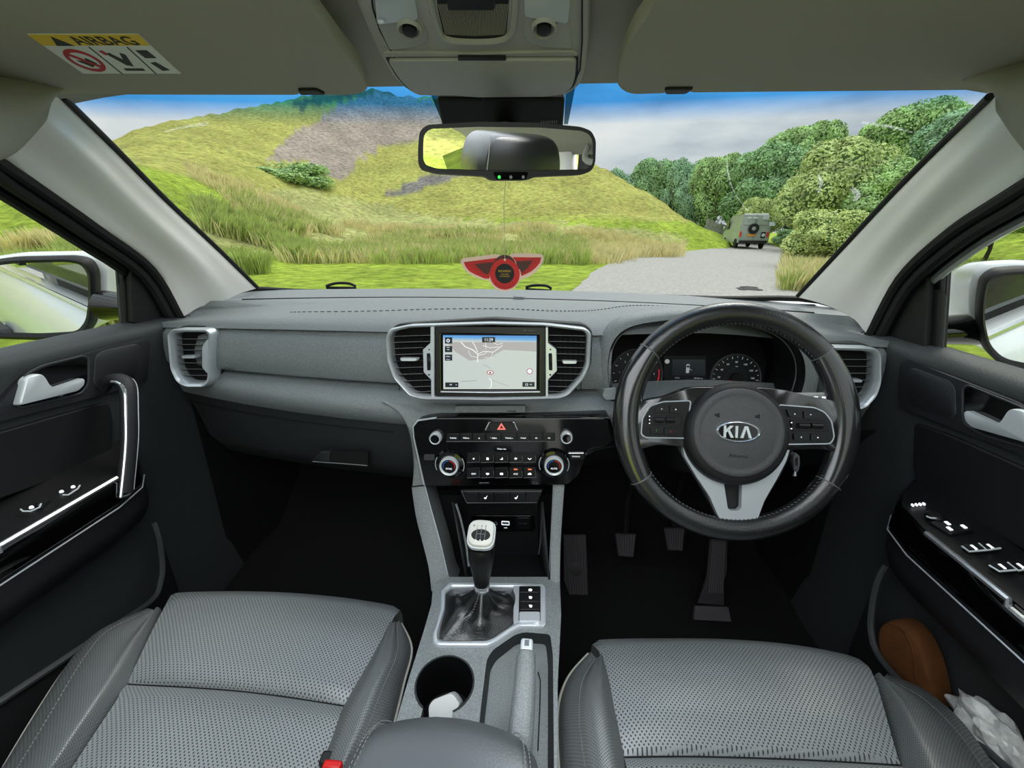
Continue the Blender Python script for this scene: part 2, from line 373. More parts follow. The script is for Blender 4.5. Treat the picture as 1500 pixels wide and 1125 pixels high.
def ground_mat():
    m = bpy.data.materials.new('grassland'); m.use_nodes = True; t = m.node_tree; b = t.nodes['Principled BSDF']; l = t.links.new
    b.inputs['Roughness'].default_value = .95; b.inputs['Specular IOR Level'].default_value = .1
    at_ = N(t, 'ShaderNodeAttribute', attribute_name='Col'); tc = N(t, 'ShaderNodeTexCoord')
    n1 = N(t, 'ShaderNodeTexNoise'); n1.inputs['Scale'].default_value = 2.3; n1.inputs['Detail'].default_value = 11; n1.inputs['Roughness'].default_value = .72
    n2 = N(t, 'ShaderNodeTexNoise'); n2.inputs['Scale'].default_value = .22; n2.inputs['Detail'].default_value = 3
    mp = N(t, 'ShaderNodeMapping'); mp.inputs['Scale'].default_value = (1, 1, 2.2); l(tc.outputs['Object'], mp.inputs[0]); l(mp.outputs[0], n1.inputs[0]); l(tc.outputs['Object'], n2.inputs[0])
    r1 = N(t, 'ShaderNodeMapRange'); r1.inputs[1].default_value = .34; r1.inputs[2].default_value = .66; r1.inputs[3].default_value = .42; r1.inputs[4].default_value = 1.3; l(n1.outputs[0], r1.inputs[0])
    r2 = N(t, 'ShaderNodeMapRange'); r2.inputs[1].default_value = .4; r2.inputs[2].default_value = .6; r2.inputs[3].default_value = .85; r2.inputs[4].default_value = 1.1; l(n2.outputs[0], r2.inputs[0])
    mu = N(t, 'ShaderNodeMath', operation='MULTIPLY'); l(r1.outputs[0], mu.inputs[0]); l(r2.outputs[0], mu.inputs[1])
    mx = N(t, 'ShaderNodeVectorMath', operation='SCALE'); l(at_.outputs['Color'], mx.inputs[0]); l(mu.outputs[0], mx.inputs['Scale'])
    n3 = N(t, 'ShaderNodeTexNoise'); n3.inputs['Scale'].default_value = .9; n3.inputs['Detail'].default_value = 5; l(tc.outputs['Object'], n3.inputs[0])
    r3 = N(t, 'ShaderNodeMapRange'); r3.inputs[1].default_value = .42; r3.inputs[2].default_value = .62; l(n3.outputs[0], r3.inputs[0])
    cx = N(t, 'ShaderNodeMix', data_type='RGBA'); cx.inputs['A'].default_value = (1, 1, 1, 1); cx.inputs['B'].default_value = (1.0, .93, .98, 1); l(r3.outputs[0], cx.inputs['Factor'])
    m4 = N(t, 'ShaderNodeVectorMath', operation='MULTIPLY'); l(mx.outputs[0], m4.inputs[0]); l(cx.outputs['Result'], m4.inputs[1]); l(m4.outputs[0], b.inputs['Base Color'])
    bp = N(t, 'ShaderNodeBump'); bp.inputs['Strength'].default_value = .8; bp.inputs['Distance'].default_value = .25; l(n1.outputs[0], bp.inputs['Height']); l(bp.outputs[0], b.inputs['Normal'])
    MATS['ground'] = m
ground_mat()
me = bpy.data.meshes.new('ground'); me.from_pydata(mb.v, [], mb.f); ca = me.color_attributes.new('Col', 'FLOAT_COLOR', 'POINT')
ca.data.foreach_set('color', [c for q in cols for c in q]); me.materials.append(M['ground']); me.polygons.foreach_set('use_smooth', [True] * len(me.polygons))
g = bpy.data.objects.new('ground', me); S.collection.objects.link(g); g.location = OFF
tag(g, 'green grassy hillside and lawn with a stony scar near its top', 'ground', kind='structure')
# road: grey tarmac lane that the car stands on, running off to the van
lft = [V((-.75, -12, -H)), V((-.75, 0, -H)), V((-.45, 4, -H)), V((.3, 8, -H))] + ats([(850, 418), (872, 398), (905, 383), (950, 374.5), (1020, 367), (1058, 362.5)], z=-H) + [at(1066, 356.5, z=-H), at(1062, 352, z=-H), at(1040, 350.5, z=-H)]
rgt = [V((3.0, -12, -H)), V((3.0, 0, -H)), V((3.3, 4, -H)), V((4.3, 7, -H))] + ats([(1185, 423), (1156, 410), (1148, 402), (1155, 385), (1156, 372), (1150, 366)], z=-H) + [at(1135, 361, z=-H), at(1122, 355, z=-H), at(1095, 350.8, z=-H)]
mat('tarmac', (.64, .63, .61), .9, bump=(18, .7), var=(14, .22))
mb = MB(); mid = []
for i, (p, q) in enumerate(zip(spl(lft, 5), spl(rgt, 5))):
    j = .10 * noise.noise(p * .9); k = .16 * noise.noise(q * 1.3)
    mid.append([p + (q - p) * t + V((j * (1 - t) + k * t, 0, .035)) for t in (0, .1, .25, .5, .75, .9, 1)])
mb.grid(mid); tag(mb.build('road', 'tarmac', smooth=True), 'grey tarmac lane running away towards the parked van', 'road', kind='structure')
mat('tar_patch', (.25, .25, .25), .9); mb = MB()
for k in range(9):
    c = at(1085 + 2.6 * k, 423 + random.uniform(-3, 3), z=-H + .045); mb.lathe(Fr(c, (1, 0, 0), (0, 1, 0)), [(.10 + .1 * random.random(), 0), (.05, .012)], 7)
tag(mb.build('tar_patch', 'tar_patch'), 'dark broken patch in the tarmac just ahead of the car', 'patch')
# tall grass
mat('reed_green', (.70, .76, .42), .9, var=(2.2, .35)); mat('reed_straw', (.88, .84, .62), .9, var=(2.5, .25))
def tufts(name, spots, h, m, label, w=.03, blades=7, spread=.22):
    mb = MB(); rr = random.Random(3)
    for (x, y) in spots:
        z = ground_z(x, y)
        for b_ in range(blades):
            a = rr.uniform(0, 2 * pi); rad = rr.uniform(0, spread); hh = h * rr.uniform(.5, 1.15); ln = rr.uniform(.1, .5) * hh
            bx, by = x + rad * cos(a), y + rad * sin(a); pa = rr.uniform(0, pi); wx, wy = w * cos(pa), w * sin(pa)
            o = len(mb.v); mb.v += [V((bx - wx, by - wy, z - .05)), V((bx + wx, by + wy, z - .05)), V((bx + ln * cos(a) * .4 + wx * .6, by + ln * sin(a) * .4 + wy * .6, z + hh * .6)), V((bx + ln * cos(a), by + ln * sin(a), z + hh))]
            mb.f += [(o, o + 1, o + 2), (o, o + 2, o + 3)]
    o = mb.build(name, m, smooth=False); return tag(o, label, 'grass', kind='stuff')
def scat(n, pts, rlo, rhi, dens=.0):
    azp = [pdir(*p)[0] for p in pts]; out = []
    while len(out) < n:
        a = random.uniform(min(azp), max(azp)); r = sqrt(random.uniform(rlo ** 2, rhi ** 2)); x, y = CAM.x + r * sin(a), r * cos(a)
        if noise.noise(V((x * .3, y * .3, 5))) < dens: continue
        out.append((x, y))
    return out
hi = (0, 330)
tufts('rushes', scat(1500, [(296, 330), (860, 330)], 18, 32, -.02) + scat(1100, [(300, 330), (440, 330)], 15.5, 27, 0), .72, 'reed_green', 'tall green rushes along the foot of the hill', .014, 11, .3)
tufts('dry_grass', scat(4200, [(300, 330), (1000, 330)], 18.5, 34, -.12), .62, 'reed_straw', 'straw coloured tall grass along the foot of the hill', .012, 9, .35)
tufts('verge_grass', scat(1100, [(1166, 330), (1320, 330)], 12.5, 30, -.3), .55, 'reed_straw', 'straw coloured verge grass right of the tarmac lane', .02, 9)
tufts('verge_weeds', scat(900, [(1170, 330), (1500, 330)], 12.5, 24, -.3), .5, 'reed_green', 'green verge weeds right of the tarmac lane', .025, 9)
tufts('roadside_rushes', scat(2200, [(0, 330), (165, 330)], 8.6, 15, -.4), .62, 'reed_green', 'tall green rushes seen through the left door window', .012, 9)
tufts('roadside_dry_grass', scat(2200, [(0, 330), (165, 330)], 8.6, 16, -.4), .5, 'reed_straw', 'pale seeding grass seen through the left door window', .010, 9)
# bush and tree crowns
for nm, c in (('leaf_mid', (.70, .82, .56)), ('leaf_dark', (.61, .75, .55)), ('leaf_blue', (.63, .77, .63)), ('leaf_lime', (.81, .90, .58)), ('leaf_olive', (.77, .83, .57))):
    mat(nm, c, .85, spec=.15, var=(5., .45))
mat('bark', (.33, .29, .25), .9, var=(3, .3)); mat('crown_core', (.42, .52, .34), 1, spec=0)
def crown_mesh(seed, n=5200, blobs=16, leaf=.075):
    rr = random.Random(seed); bl = []
    for i in range(blobs):
        a = rr.uniform(0, 2 * pi); z = rr.uniform(-.7, .9); q = sqrt(max(0, 1 - z * z)) * rr.uniform(.40, .72)
        bl.append((V((q * cos(a), q * sin(a), z * .62)), rr.uniform(.20, .36)))
    bl.append((V((0, 0, 0)), .66)); vs, fs = [], []; core = len(bl) - 1
    while len(fs) < n:
        c, r = bl[rr.randrange(blobs)] if rr.random() < .93 else bl[core]
        d = V((rr.gauss(0, 1), rr.gauss(0, 1), rr.gauss(0, 1) + .25)).normalized(); p = c + d * r * rr.uniform(.86, 1.08)
        if any((p - c2).length < r2 * .8 for c2, r2 in bl): continue
        nn = (d + V((rr.gauss(0, .5), rr.gauss(0, .5), rr.gauss(0, .5)))).normalized(); u = nn.orthogonal().normalized(); u = (u * cos(rr.random() * 6) + nn.cross(u) * sin(rr.random() * 6)).normalized(); w = nn.cross(u); s = leaf * rr.uniform(.5, 1.1)
        o = len(vs); vs += [p - u * s, p - w * s * .55, p + u * s, p + w * s * .55]; fs.append((o, o + 1, o + 2, o + 3))
    b = bmesh.new()
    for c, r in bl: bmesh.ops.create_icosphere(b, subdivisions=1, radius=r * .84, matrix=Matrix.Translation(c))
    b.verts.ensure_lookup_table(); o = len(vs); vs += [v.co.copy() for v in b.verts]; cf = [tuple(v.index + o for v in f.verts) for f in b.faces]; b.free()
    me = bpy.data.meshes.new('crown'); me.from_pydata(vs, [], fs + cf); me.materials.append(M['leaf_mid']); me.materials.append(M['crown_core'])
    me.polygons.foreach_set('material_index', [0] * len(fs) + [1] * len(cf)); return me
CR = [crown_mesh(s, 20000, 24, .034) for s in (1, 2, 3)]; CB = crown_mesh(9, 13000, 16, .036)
CM = {}
def crown_for(k, leaf):
    if (k, leaf) not in CM:
        me = (CR + [CB])[k].copy(); me.materials[0] = M[leaf]; CM[(k, leaf)] = me
    return CM[(k, leaf)]
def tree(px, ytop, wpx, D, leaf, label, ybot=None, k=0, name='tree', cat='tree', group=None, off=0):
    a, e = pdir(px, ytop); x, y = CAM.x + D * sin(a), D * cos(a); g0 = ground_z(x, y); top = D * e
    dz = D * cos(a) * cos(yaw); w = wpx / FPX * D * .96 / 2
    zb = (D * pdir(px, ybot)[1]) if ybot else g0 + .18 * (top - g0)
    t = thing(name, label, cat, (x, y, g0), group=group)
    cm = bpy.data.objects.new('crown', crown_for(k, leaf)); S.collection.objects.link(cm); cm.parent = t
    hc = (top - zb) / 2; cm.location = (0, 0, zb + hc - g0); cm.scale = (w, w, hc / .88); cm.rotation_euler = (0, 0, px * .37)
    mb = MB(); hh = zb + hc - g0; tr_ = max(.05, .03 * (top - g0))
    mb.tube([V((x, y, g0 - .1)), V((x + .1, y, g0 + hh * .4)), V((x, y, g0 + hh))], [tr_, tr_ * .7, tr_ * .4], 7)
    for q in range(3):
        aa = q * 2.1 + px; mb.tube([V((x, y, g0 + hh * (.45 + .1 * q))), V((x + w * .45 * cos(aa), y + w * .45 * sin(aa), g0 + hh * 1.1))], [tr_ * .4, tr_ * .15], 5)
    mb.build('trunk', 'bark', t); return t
TR = [ # far row first
 (918, 242, 90, 66, 'leaf_blue', 'blue green tree at the left end of the far tree row beside the hill', 350, 0),
 (968, 225, 92, 64, 'leaf_dark', 'dark green tree in the far row, second from the hill', 350, 1),
 (1010, 232, 70, 60, 'leaf_blue', 'blue green tree in the far row above the wooden fence', 345, 2),
 (1062, 216, 92, 60, 'leaf_mid', 'mid green tree standing directly behind the van, left of its roof', 345, 0),
 (1105, 218, 70, 66, 'leaf_dark', 'narrow dark tree behind the van, right of its roof', 340, 1),
 (1150, 212, 130, 54, 'leaf_dark', 'broad dark tree filling the gap right of the van', 352, 2),
 (1197, 168, 118, 58, 'leaf_mid', 'tallest domed green tree against the clouds right of the van', 330, 0),
 (1268, 206, 110, 50, 'leaf_dark', 'dark tree between the domed tree and the right pillar', 330, 1),
 (1345, 146, 120, 52, 'leaf_mid', 'tall spreading tree near the top right corner of the windscreen', 310, 2),
 (1440, 150, 120, 48, 'leaf_blue', 'blue green tree cut off by the right windscreen pillar', 300, 0),
 (1243, 196, 142, 38, 'leaf_olive', 'large round yellowish green tree in front of the darker ones', 358, 1),
 (1330, 230, 130, 36, 'leaf_mid', 'green tree overlapping the right pillar beside the round yellowish tree', 360, 2),
 (1120, 285, 60, 50, 'leaf_lime', 'small lime green tree just right of the van roof', 350, 1)]
for (px, yt, w, D, lf, lb, yb, k) in TR: tree(px, yt, w, D, lf, lb, yb, k, group=None)
tree(1226, 297, 112, 21, 'leaf_lime', 'bright lime bush on the verge above the white drum', 390, 3, 'bush', 'bush')
tree(1170, 332, 60, 46, 'leaf_dark', 'low dark bush between the van and the white drum', 362, 3, 'bush', 'bush')
tree(420, 234, 135, 46, 'leaf_mid', 'rounded green bush on the hillside below the stony scar', 286, 3, 'bush', 'bush')
tree(1480, 275, 200, 24, 'leaf_mid', 'leafy bush seen through the right door window', 350, 3, 'bush', 'bush')
tree(1400, 300, 110, 27, 'leaf_olive', 'olive bush behind the right door window divider', 360, 3, 'bush', 'bush')
# trees beside and behind the car, seen in the door mirrors
for i, (x, y, h, w) in enumerate(((-24, -22, 9, 5), (-34, -14, 10, 6), (-16, -34, 9, 5), (26, -26, 8, 5), (18, -38, 8, 6), (34, -14, 9, 6))):
    g0 = ground_z(x, y); t = thing('tree', '%s dark tree behind the car reflected in the %s door mirror' % (['first', 'middle', 'last'][i % 3], ['left', 'right'][i > 2]), 'tree', (x, y, g0), group='trees behind the car')
    cm = bpy.data.objects.new('crown', crown_for(i % 3, 'leaf_dark')); S.collection.objects.link(cm); cm.parent = t; cm.location = (0, 0, h * .55); cm.scale = (w, w, h * .5)
    MB().tube([V((x, y, g0 - .1)), V((x, y, g0 + h * .5))], [.3, .15], 7).build('trunk', 'bark', t)
# fence
mat('fence_wood', (.60, .60, .57), .85, var=(3, .25))
p0, p1 = at(1030, 352, y=46), at(1080, 352, y=50)
t = thing('fence', 'weathered vertical board fence below the trees left of the van', 'fence', (p0.x, p0.y, ground_z(p0.x, p0.y)))
d = (p1 - p0); d.z = 0; Ln = d.length; d.normalize(); nb = 22
for i in range(nb):
    c = p0 + d * (Ln * (i + .5) / nb); gz = ground_z(c.x, c.y); hh = 1.05 + .06 * sin(i * 2.3)
    MB().box((c.x, c.y, gz + hh / 2), (Ln / nb * .9, .03, hh), (d, d.cross(V((0, 0, 1))), V((0, 0, 1)))).build('board', 'fence_wood', t, smooth=False)
for hz in (.3, .8): MB().box(((p0.x + p1.x) / 2, (p0.y + p1.y) / 2 + .05, -H + hz), (Ln, .05, .09), (d, d.cross(V((0, 0, 1))), V((0, 0, 1)))).build('rail', 'fence_wood', t, smooth=False)
# rocks and drum on the right verge
mat('rock', (.52, .45, .40), .9, var=(2, .3), bump=(6, .6)); mat('drum', (.82, .86, .90), .4); mat('drum_blue', (.35, .48, .58), .4)
def rock(px, py, D, r, label):
    b = bmesh.new(); bmesh.ops.create_icosphere(b, subdivisions=2, radius=r); c = at(px, py, y=D)
    for v in b.verts: v.co = V((v.co.x * 1.2, v.co.y, v.co.z * .8)) * (1 + .25 * noise.noise(v.co * 2 / r + V((px, 0, 0))))
    mb = MB(); mb.add([v.co + c for v in b.verts], [tuple(v.index for v in f.verts) for f in b.faces]); b.free(); tag(mb.build('rock', 'rock', smooth=False), label, 'rock')
rock(1188, 350, 24, .45, 'brown rock furthest left of the heap by the white drum'); rock(1199, 353, 23, .42, 'brown rock directly above the white drum'); rock(1194, 361, 22, .35, 'brown rock touching the left end of the white drum')
c0, c1 = at(1192, 368, y=19), at(1211, 368, y=19.4); c0.z = c1.z = ground_z(c0.x, c0.y) + .3
t = thing('drum', 'white plastic drum lying on the grass verge with a blue lid', 'drum', (c0.x, c0.y, c0.z - .3)); ax = (c1 - c0).normalized()
fr = Fr(c0, ax.orthogonal(), ax.cross(ax.orthogonal())); L_ = (c1 - c0).length; sgn = 1 if fr.n.dot(ax) > 0 else -1
MB().lathe(fr, [(.24, 0), (.29, .03 * sgn), (.30, L_ * .5 * sgn), (.29, L_ * .9 * sgn), (.26, L_ * sgn)], 20).build('barrel', 'drum', t)
MB().lathe(fr, [(.305, L_ * .8 * sgn), (.31, L_ * 1.0 * sgn), (.15, L_ * 1.05 * sgn)], 20).build('lid', 'drum_blue', t)
# van
mat('van_grey', (.62, .66, .63), .4, coat=.3, var=(1, .1)); mat('van_glass', (.10, .12, .12), .1); mat('lamp_red', (.85, .2, .12), .3); mat('plate_orange', (.95, .62, .15), .5)
D = 35.0; c = at(1103, 350, y=D); vy = radians(-9); vu = V((cos(vy), sin(vy), 0)); vf = V((-sin(vy), cos(vy), 0)); up = V((0, 0, 1)); gz = ground_z(c.x, c.y) + .04
t = thing('van', 'dark grey high roof van with a spare wheel, driving away on the lane', 'van', (c.x, c.y, gz))
def vp(a, b, h): return V((c.x, c.y, gz)) + vu * a + vf * b + up * h
prof = [(0, .42), (0, 1.0), (.06, 1.6), (.16, 2.35), (.3, 2.5), (3.9, 2.48), (4.3, 2.2), (4.9, 1.45), (5.7, 1.15), (5.9, .7), (5.85, .42)]
def hw(h): return 1.02 if h < 1.3 else 1.02 - .17 * (h - 1.3) / 1.2
mb = MB(); mb.grid([[vp(s * hw(h) * k, b, h) for b, h in prof] for s, k in ((-1, .93), (-1, 1), (1, 1), (1, .93))]); n = len(prof)
mb.f += [tuple(range(n)), tuple(range(3 * n, 4 * n))] + [(j * n + 0, j * n + n - 1, (j + 1) * n + n - 1, (j + 1) * n) for j in range(3)]
mb.build('body', 'van_grey', t, bev=.05)
rear = Fr(vp(0, -.0, 1), vu, up)
for s in (-1, 1):
    MB().slab(Fr(vp(s * .46, .09, 1.95), vu, (vp(0, .16, 2.35) - vp(0, .06, 1.6))), rnd(rect(.72, .52), .06), 0, .03).build('rear_window', 'van_grey', t, bev=.01)
    MB().box(vp(s * .93, -.02, 1.05), (.13, .08, .36), (vu, vf, up)).build('tail_lamp', 'lamp_red', t, bev=.01)
    for b in (.95, 4.6):
        fw = Fr(vp(s * .90, b, .36), vf, up); sg = 1 if fw.n.dot(vu) * s > 0 else -1
        w_ = MB().lathe(fw, [(.2, -.1), (.34, -.1), (.36, -.05), (.36, .08), (.34, .12), (.2, .12)], 20).build('wheel', 'rubber', t)
    MB().slab(Fr(vp(s * 1.0, 4.3, 1.7), vf, up), [(-.5, -.3), (.55, -.3), (.15, .35), (-.5, .35)], -.02, .03).build('side_window', 'van_glass', t)
    MB().box(vp(s * 1.16, 4.7, 1.5), (.12, .10, .22), (vu, vf, up)).build('wing_mirror', 'drum', t, bev=.03)
MB().box(vp(0, -.08, .5), (1.9, .2, .22), (vu, vf, up)).build('bumper', 'seal', t, bev=.03)
MB().box(vp(-.2, -.06, .98), (.55, .03, .13), (vu, vf, up)).build('number_plate', 'plate_orange', t)
fs = Fr(vp(-.12, -.1, 1.45), vu, up)
sp = MB().lathe(fs, [(.30, -.08), (.36, -.03), (.36, .08), (.30, .12), (.16, .1), (.14, .06), (.05, .06)], 24).build('spare_wheel', 'rubber', t)
MB().lathe(fs, [(.15, .06), (.13, .09), (.04, .1)], 16).build('hub_cap', 'van_grey', sp)
MB().slab(Fr(vp(.62, -.02, 1.0), vu, up), rnd(rect(.3, .42), .05), 0, .06).build('jerry_can_holder', 'seal', t)
MB().slab(Fr(vp(.62, -.08, 1.0), vu, up), circ(0, 0, .12, 16), 0, .03).build('round_badge', 'drum', t)
for a_, w_ in ((-.5, .22), (-.1, .3), (.62, .4)): MB().slab(Fr(vp(a_, .02, 2.2), vu, up), rect(w_, .12 if w_ < .35 else .24), 0, .04).build('sticker', 'drum', t)
MB().box(vp(0, -.005, 1.45), (.015, .02, 1.9), (vu, vf, up)).build('door_gap', 'seal', t)
# street sign beyond the van
c = at(1129, 328, y=44); t = thing('road_sign', 'small white road sign on a post just right of the van', 'sign', (c.x, c.y, ground_z(c.x, c.y)))
MB().tube([V((c.x, c.y, ground_z(c.x, c.y))), c], .04, 6).build('post', 'van_grey', t)
MB().slab(Fr(c, (1, 0, 0), (0, 0, 1)), rnd(rect(.8, .35), .05), 0, .04).build('plate', 'drum', t)
# ================================================================== CAR SHELL
XA, YA, ZA = V((1, 0, 0)), V((0, 1, 0)), V((0, 0, 1))
# headliner
hx = [-.70, -.665, -.60, -.50, -.35, -.15, 0, .15, .35, .50, .60, .665, .70]
def hl(y, zc, drop, xs=1.0):
    return [V((x * xs, y, zc - drop * max(0, (abs(x) - .45) / .25) ** 2.2)) for x in hx]
rows = [hl(.668, .179, .018, .90), hl(.655, .189, .028, .90), hl(.60, .206, .050, .91), hl(.50, .222, .09, .95), hl(.40, .234, .11), hl(.33, .240, .125)]
MBc = MB(); MBc.grid([spl(r, 3) for r in rows]); ceil_ = MBc.build('ceiling', 'headliner')
tag(ceil_, 'grey fabric headliner lining the car roof', 'headliner', kind='structure')
# unseen opening added behind the overhead console so skylight brightens the cabin; side rails go on
for s_, l_ in ((-1, 'left'), (1, 'right')):
    mb = MB(); mb.grid([[V((s_ * x, y, z)) for x, z in ((.46, .266), (.47, .248), (.52, .238), (.60, .21), (.665, .165), (.70, .112))] for y in (.335, .1, -.3, -.7, -1.2)]); tag(mb.build('ceiling_rail', 'headliner', solid=.015, ang=60), 'grey headliner rail along the %s side of the roof opening added for light' % l_, 'headliner', kind='structure')
# exterior roof skin
mb = MB(); mb.grid([spl([p + V((0, .03 if i == 0 else 0, .055)) for p in r], 3) for i, r in enumerate(rows)]); tag(mb.build('roof', 'white_paint', solid=.003), 'white painted roof skin above the headliner', 'roof', kind='structure')
# windscreen
top = [V((-.665, .655, .178)), V((-.47, .682, .188)), V((-.2, .70, .195)), V((0, .705, .198)), V((.2, .70, .195)), V((.47, .682, .188)), V((.665, .655, .178))]
bot = [at(340, 419, y=1.03), at(450, 421, y=1.10), at(600, 422, y=1.15), at(750, 424, y=1.17), at(900, 427, y=1.16), at(1050, 431, y=1.10), at(1205, 434, y=1.02)]
bot = [p + V((0, .01, -.012)) for p in bot]; bot = [V((-.80, .95, -.20))] + bot + [V((.80, .95, -.20))]; top = [V((-.745, .60, .14))] + top + [V((.745, .60, .14))]
rows_ = [[a + (b - a) * t + V((0, .035, .03)) * (4 * t * (1 - t)) for a, b in zip(spl(bot, 5), spl(top, 5))] for t in [i / 12 for i in range(13)]]
MBw = MB(); MBw.grid(rows_); ws = MBw.build('window_1', 'screen_glass'); tag(ws, 'large curved windscreen with a blue shade band along its top', 'windscreen', kind='structure')
MB().tube(rows_[0], .0065, 6).build('seal', 'seal', ws)
from mathutils.bvhtree import BVHTree
bv = BVHTree.FromPolygons(MBw.v, MBw.f)
def onglass(px, py):
    d = (R_ * ((px - 750) / FPX) - U_ * ((py - 562.5) / FPX) + W_).normalized(); h, n, i, q = bv.ray_cast(CAM, d); return h - d * .002
for pts, r_ in (([(1247, 276), (1253, 280), (1256, 288), (1251, 295)], [.002, .0045, .005, .002]), ([(1199, 256), (1203, 268), (1198, 283)], [.001, .0028, .001]), ([(1065, 225), (1066, 250), (1074, 278), (1090, 303), (1097, 308)], [.0006, .0012, .001, .0008, .0012]), ([(242, 193), (270, 186), (305, 181)], [.0008, .0014, .0028]), ([(1262, 179), (1300, 185), (1337, 194)], [.0016, .0018, .0006])):
    P_ = [onglass(*p) for p in pts]; q_ = spl(P_, 5); rr_ = [r_[min(len(r_) - 1, int(i / 5))] * (1 - (i % 5) / 5) + r_[min(len(r_) - 1, int(i / 5) + 1)] * ((i % 5) / 5) for i in range(len(q_))]
    wn_ = V((0, -.6, .8)); MB().tube(q_, rr_, 8, flat=.12, up=(1, 0, 0)).build('glass_smear', 'smear', ws)
# dotted black frit behind the mirror
def wsp(px, py):   # point on windscreen sheet, approximated by its central plane
    a, b = V((0, 1.16, -.165)), V((0, .695, .178)); n = (b - a).cross(XA); d = R_ * ((px - 750) / FPX) - U_ * ((py - 562.5) / FPX) + W_
    return CAM + d * ((a - CAM).dot(n) / d.dot(n))
# wipers outside
for nm, pts, lb in (('wiper', [(478, 419), (492, 415), (510, 415), (521, 419)], 'black wiper arm tip resting at the left foot of the windscreen'), ('wiper', [(770, 421), (782, 418), (800, 418.5), (808, 423)], 'black wiper arm tip beside the hanging air freshener')):
    p = ats(pts, y=1.24); t = thing(nm, lb, 'wiper', p[0]); MB().tube(spl(p, 5), [.004] * 16, 7).build('arm', 'seal', t); MB().tube([p[0] + V((0, .0, -.005)), p[-1] + V((0, 0, -.006))], .004, 6).build('blade', 'rubber', t)
# scuttle / bonnet edge below glass (outside)
mb = MB(); bot = bot[1:-1]; mb.grid([spl([p + V((0, .0, -.008)) for p in bot], 4), spl([p + V((0, .2, -.035)) for p in bot], 4), spl([p + V((0, .22, -.12)) for p in bot], 4)]); tag(mb.build('scuttle_panel', 'seal'), 'black plastic scuttle panel outside below the windscreen', 'panel', kind='structure')
mb = MB(); mb.grid([spl([V((x, 1.36 + .06 * (1 - (x / .7) ** 2), -.225)) for x in (-.75, -.4, 0, .4, .75)], 4), spl([V((x, 1.7, -.25)) for x in (-.78, -.4, 0, .4, .78)], 4), spl([V((x, 2.2, -.36)) for x in (-.7, -.35, 0, .35, .7)], 4), spl([V((x, 2.35, -.6)) for x in (-.7, -.35, 0, .35, .7)], 4)])
tag(mb.build('bonnet', 'white_paint', solid=.01), 'white bonnet of the car below the sight line', 'bonnet', kind='structure')
# A pillars
def pillar(name, side, I, Cr, O, iy, cy_, ox, lab):
    ip = [at(*p, y=y) for p, y in zip(I, iy)]; op = [at(*p, x=side * x) for p, x in zip(O, ox)]; cp = [at(*p, y=y) for p, y in zip(Cr, cy_)]
    rows = []
    n_ = len(spl(ip, 5))
    for i_, (a, c, o) in enumerate(zip(spl(ip, 5), spl(cp, 5), spl(op, 5))):
        fk = 1 - .9 * (i_ / n_) ** 3
        rows.append(spl([a + V((side * .03, .05, -.01)) * fk, a, c * .5 + (a * .5 + V((side * .0, -.004, .002))), c, c * .45 + o * .55 + V((side * .006, 0, .004)), o, o + V((side * .03, .02, 0))], 3))
    mb = MB(); mb.grid(rows); ob = mb.build(name, 'pillar', ang=60); tag(ob, lab, 'pillar', kind='structure')
    so_ = spl([p + V((side * .010, .002, -.006)) for p in op], 4)
    MB().tube(so_, .0095, 8).build('door_seal', 'seal', ob)
    MB().tube([p + V((0, .008, .002)) for p in spl(ip, 5)], .0050, 8).build('glass_seal', 'seal', ob)
    return ob, op, ip
pl, lo, li = pillar('trim_1', -1, [(84, 142), (160, 215), (240, 295), (320, 370), (374, 423)], [(52, 172), (118, 226), (200, 306), (283, 383), (328, 440)], [(-60, 186), (45, 258), (148, 331), (228, 392), (270, 463)],
       [.645, .74, .84, .95, 1.04], [.615, .685, .78, .88, .955], [.665, .685, .705, .72, .72], 'pale grey left windscreen pillar trim')
pr_, ro, ri = pillar('trim_2', 1, [(1458, 142), (1392, 205), (1312, 285), (1240, 362), (1171, 436)], [(1482, 168), (1432, 220), (1350, 300), (1280, 378), (1222, 452)], [(1560, 222), (1462, 284), (1382, 338), (1312, 405), (1268, 487)],
       [.645, .74, .84, .95, 1.03], [.615, .685, .78, .88, .95], [.665, .685, .705, .72, .72], 'pale grey right windscreen pillar trim')
# headliner corner lobes that meet the pillars
for side, G_, lb in ((-1, [[(-90, 84, .53), (-10, 96, .58), (50, 108, .60), (108, 122, .622)], [(-90, 150, .48), (-5, 152, .535), (45, 148, .568), (93, 131, .606)], [(-90, 215, .45), (0, 205, .51), (40, 190, .55), (76, 150, .592)], [(-90, 252, .44), (-10, 237, .495), (26, 222, .535), (64, 182, .575)]], 'grey rounded headliner corner above the left pillar'),
                     (1, [[(1590, 66, .53), (1510, 82, .58), (1452, 98, .60), (1404, 116, .622)], [(1590, 140, .48), (1510, 138, .535), (1468, 132, .568), (1434, 124, .606)], [(1590, 210, .45), (1512, 190, .51), (1482, 172, .55), (1456, 138, .592)], [(1590, 252, .44), (1524, 238, .492), (1496, 216, .532), (1464, 170, .575)]], 'grey rounded headliner corner above the right pillar')):
    R_g = [[V((side * .695, .33, zz_))] + [at(a, b, y=c - .022) for a, b, c in r] for r, zz_ in zip(G_, (.175, .15, .12, .105))]; R_g = [spl([p + V((0, .03, .02)) for p in R_g[0]], 5)] + [spl(r, 5) for r in R_g] + [spl([p + V((side * .05, .012, -.002)) for p in R_g[-1]], 5)]
    cols_ = [spl([r[k] for r in R_g], 4) for k in range(len(R_g[0]))]
    MBx = MB().grid(cols_); tag(MBx.build('trim_3' if side < 0 else 'trim_4', 'headliner', ang=80), lb, 'headliner corner', kind='structure')
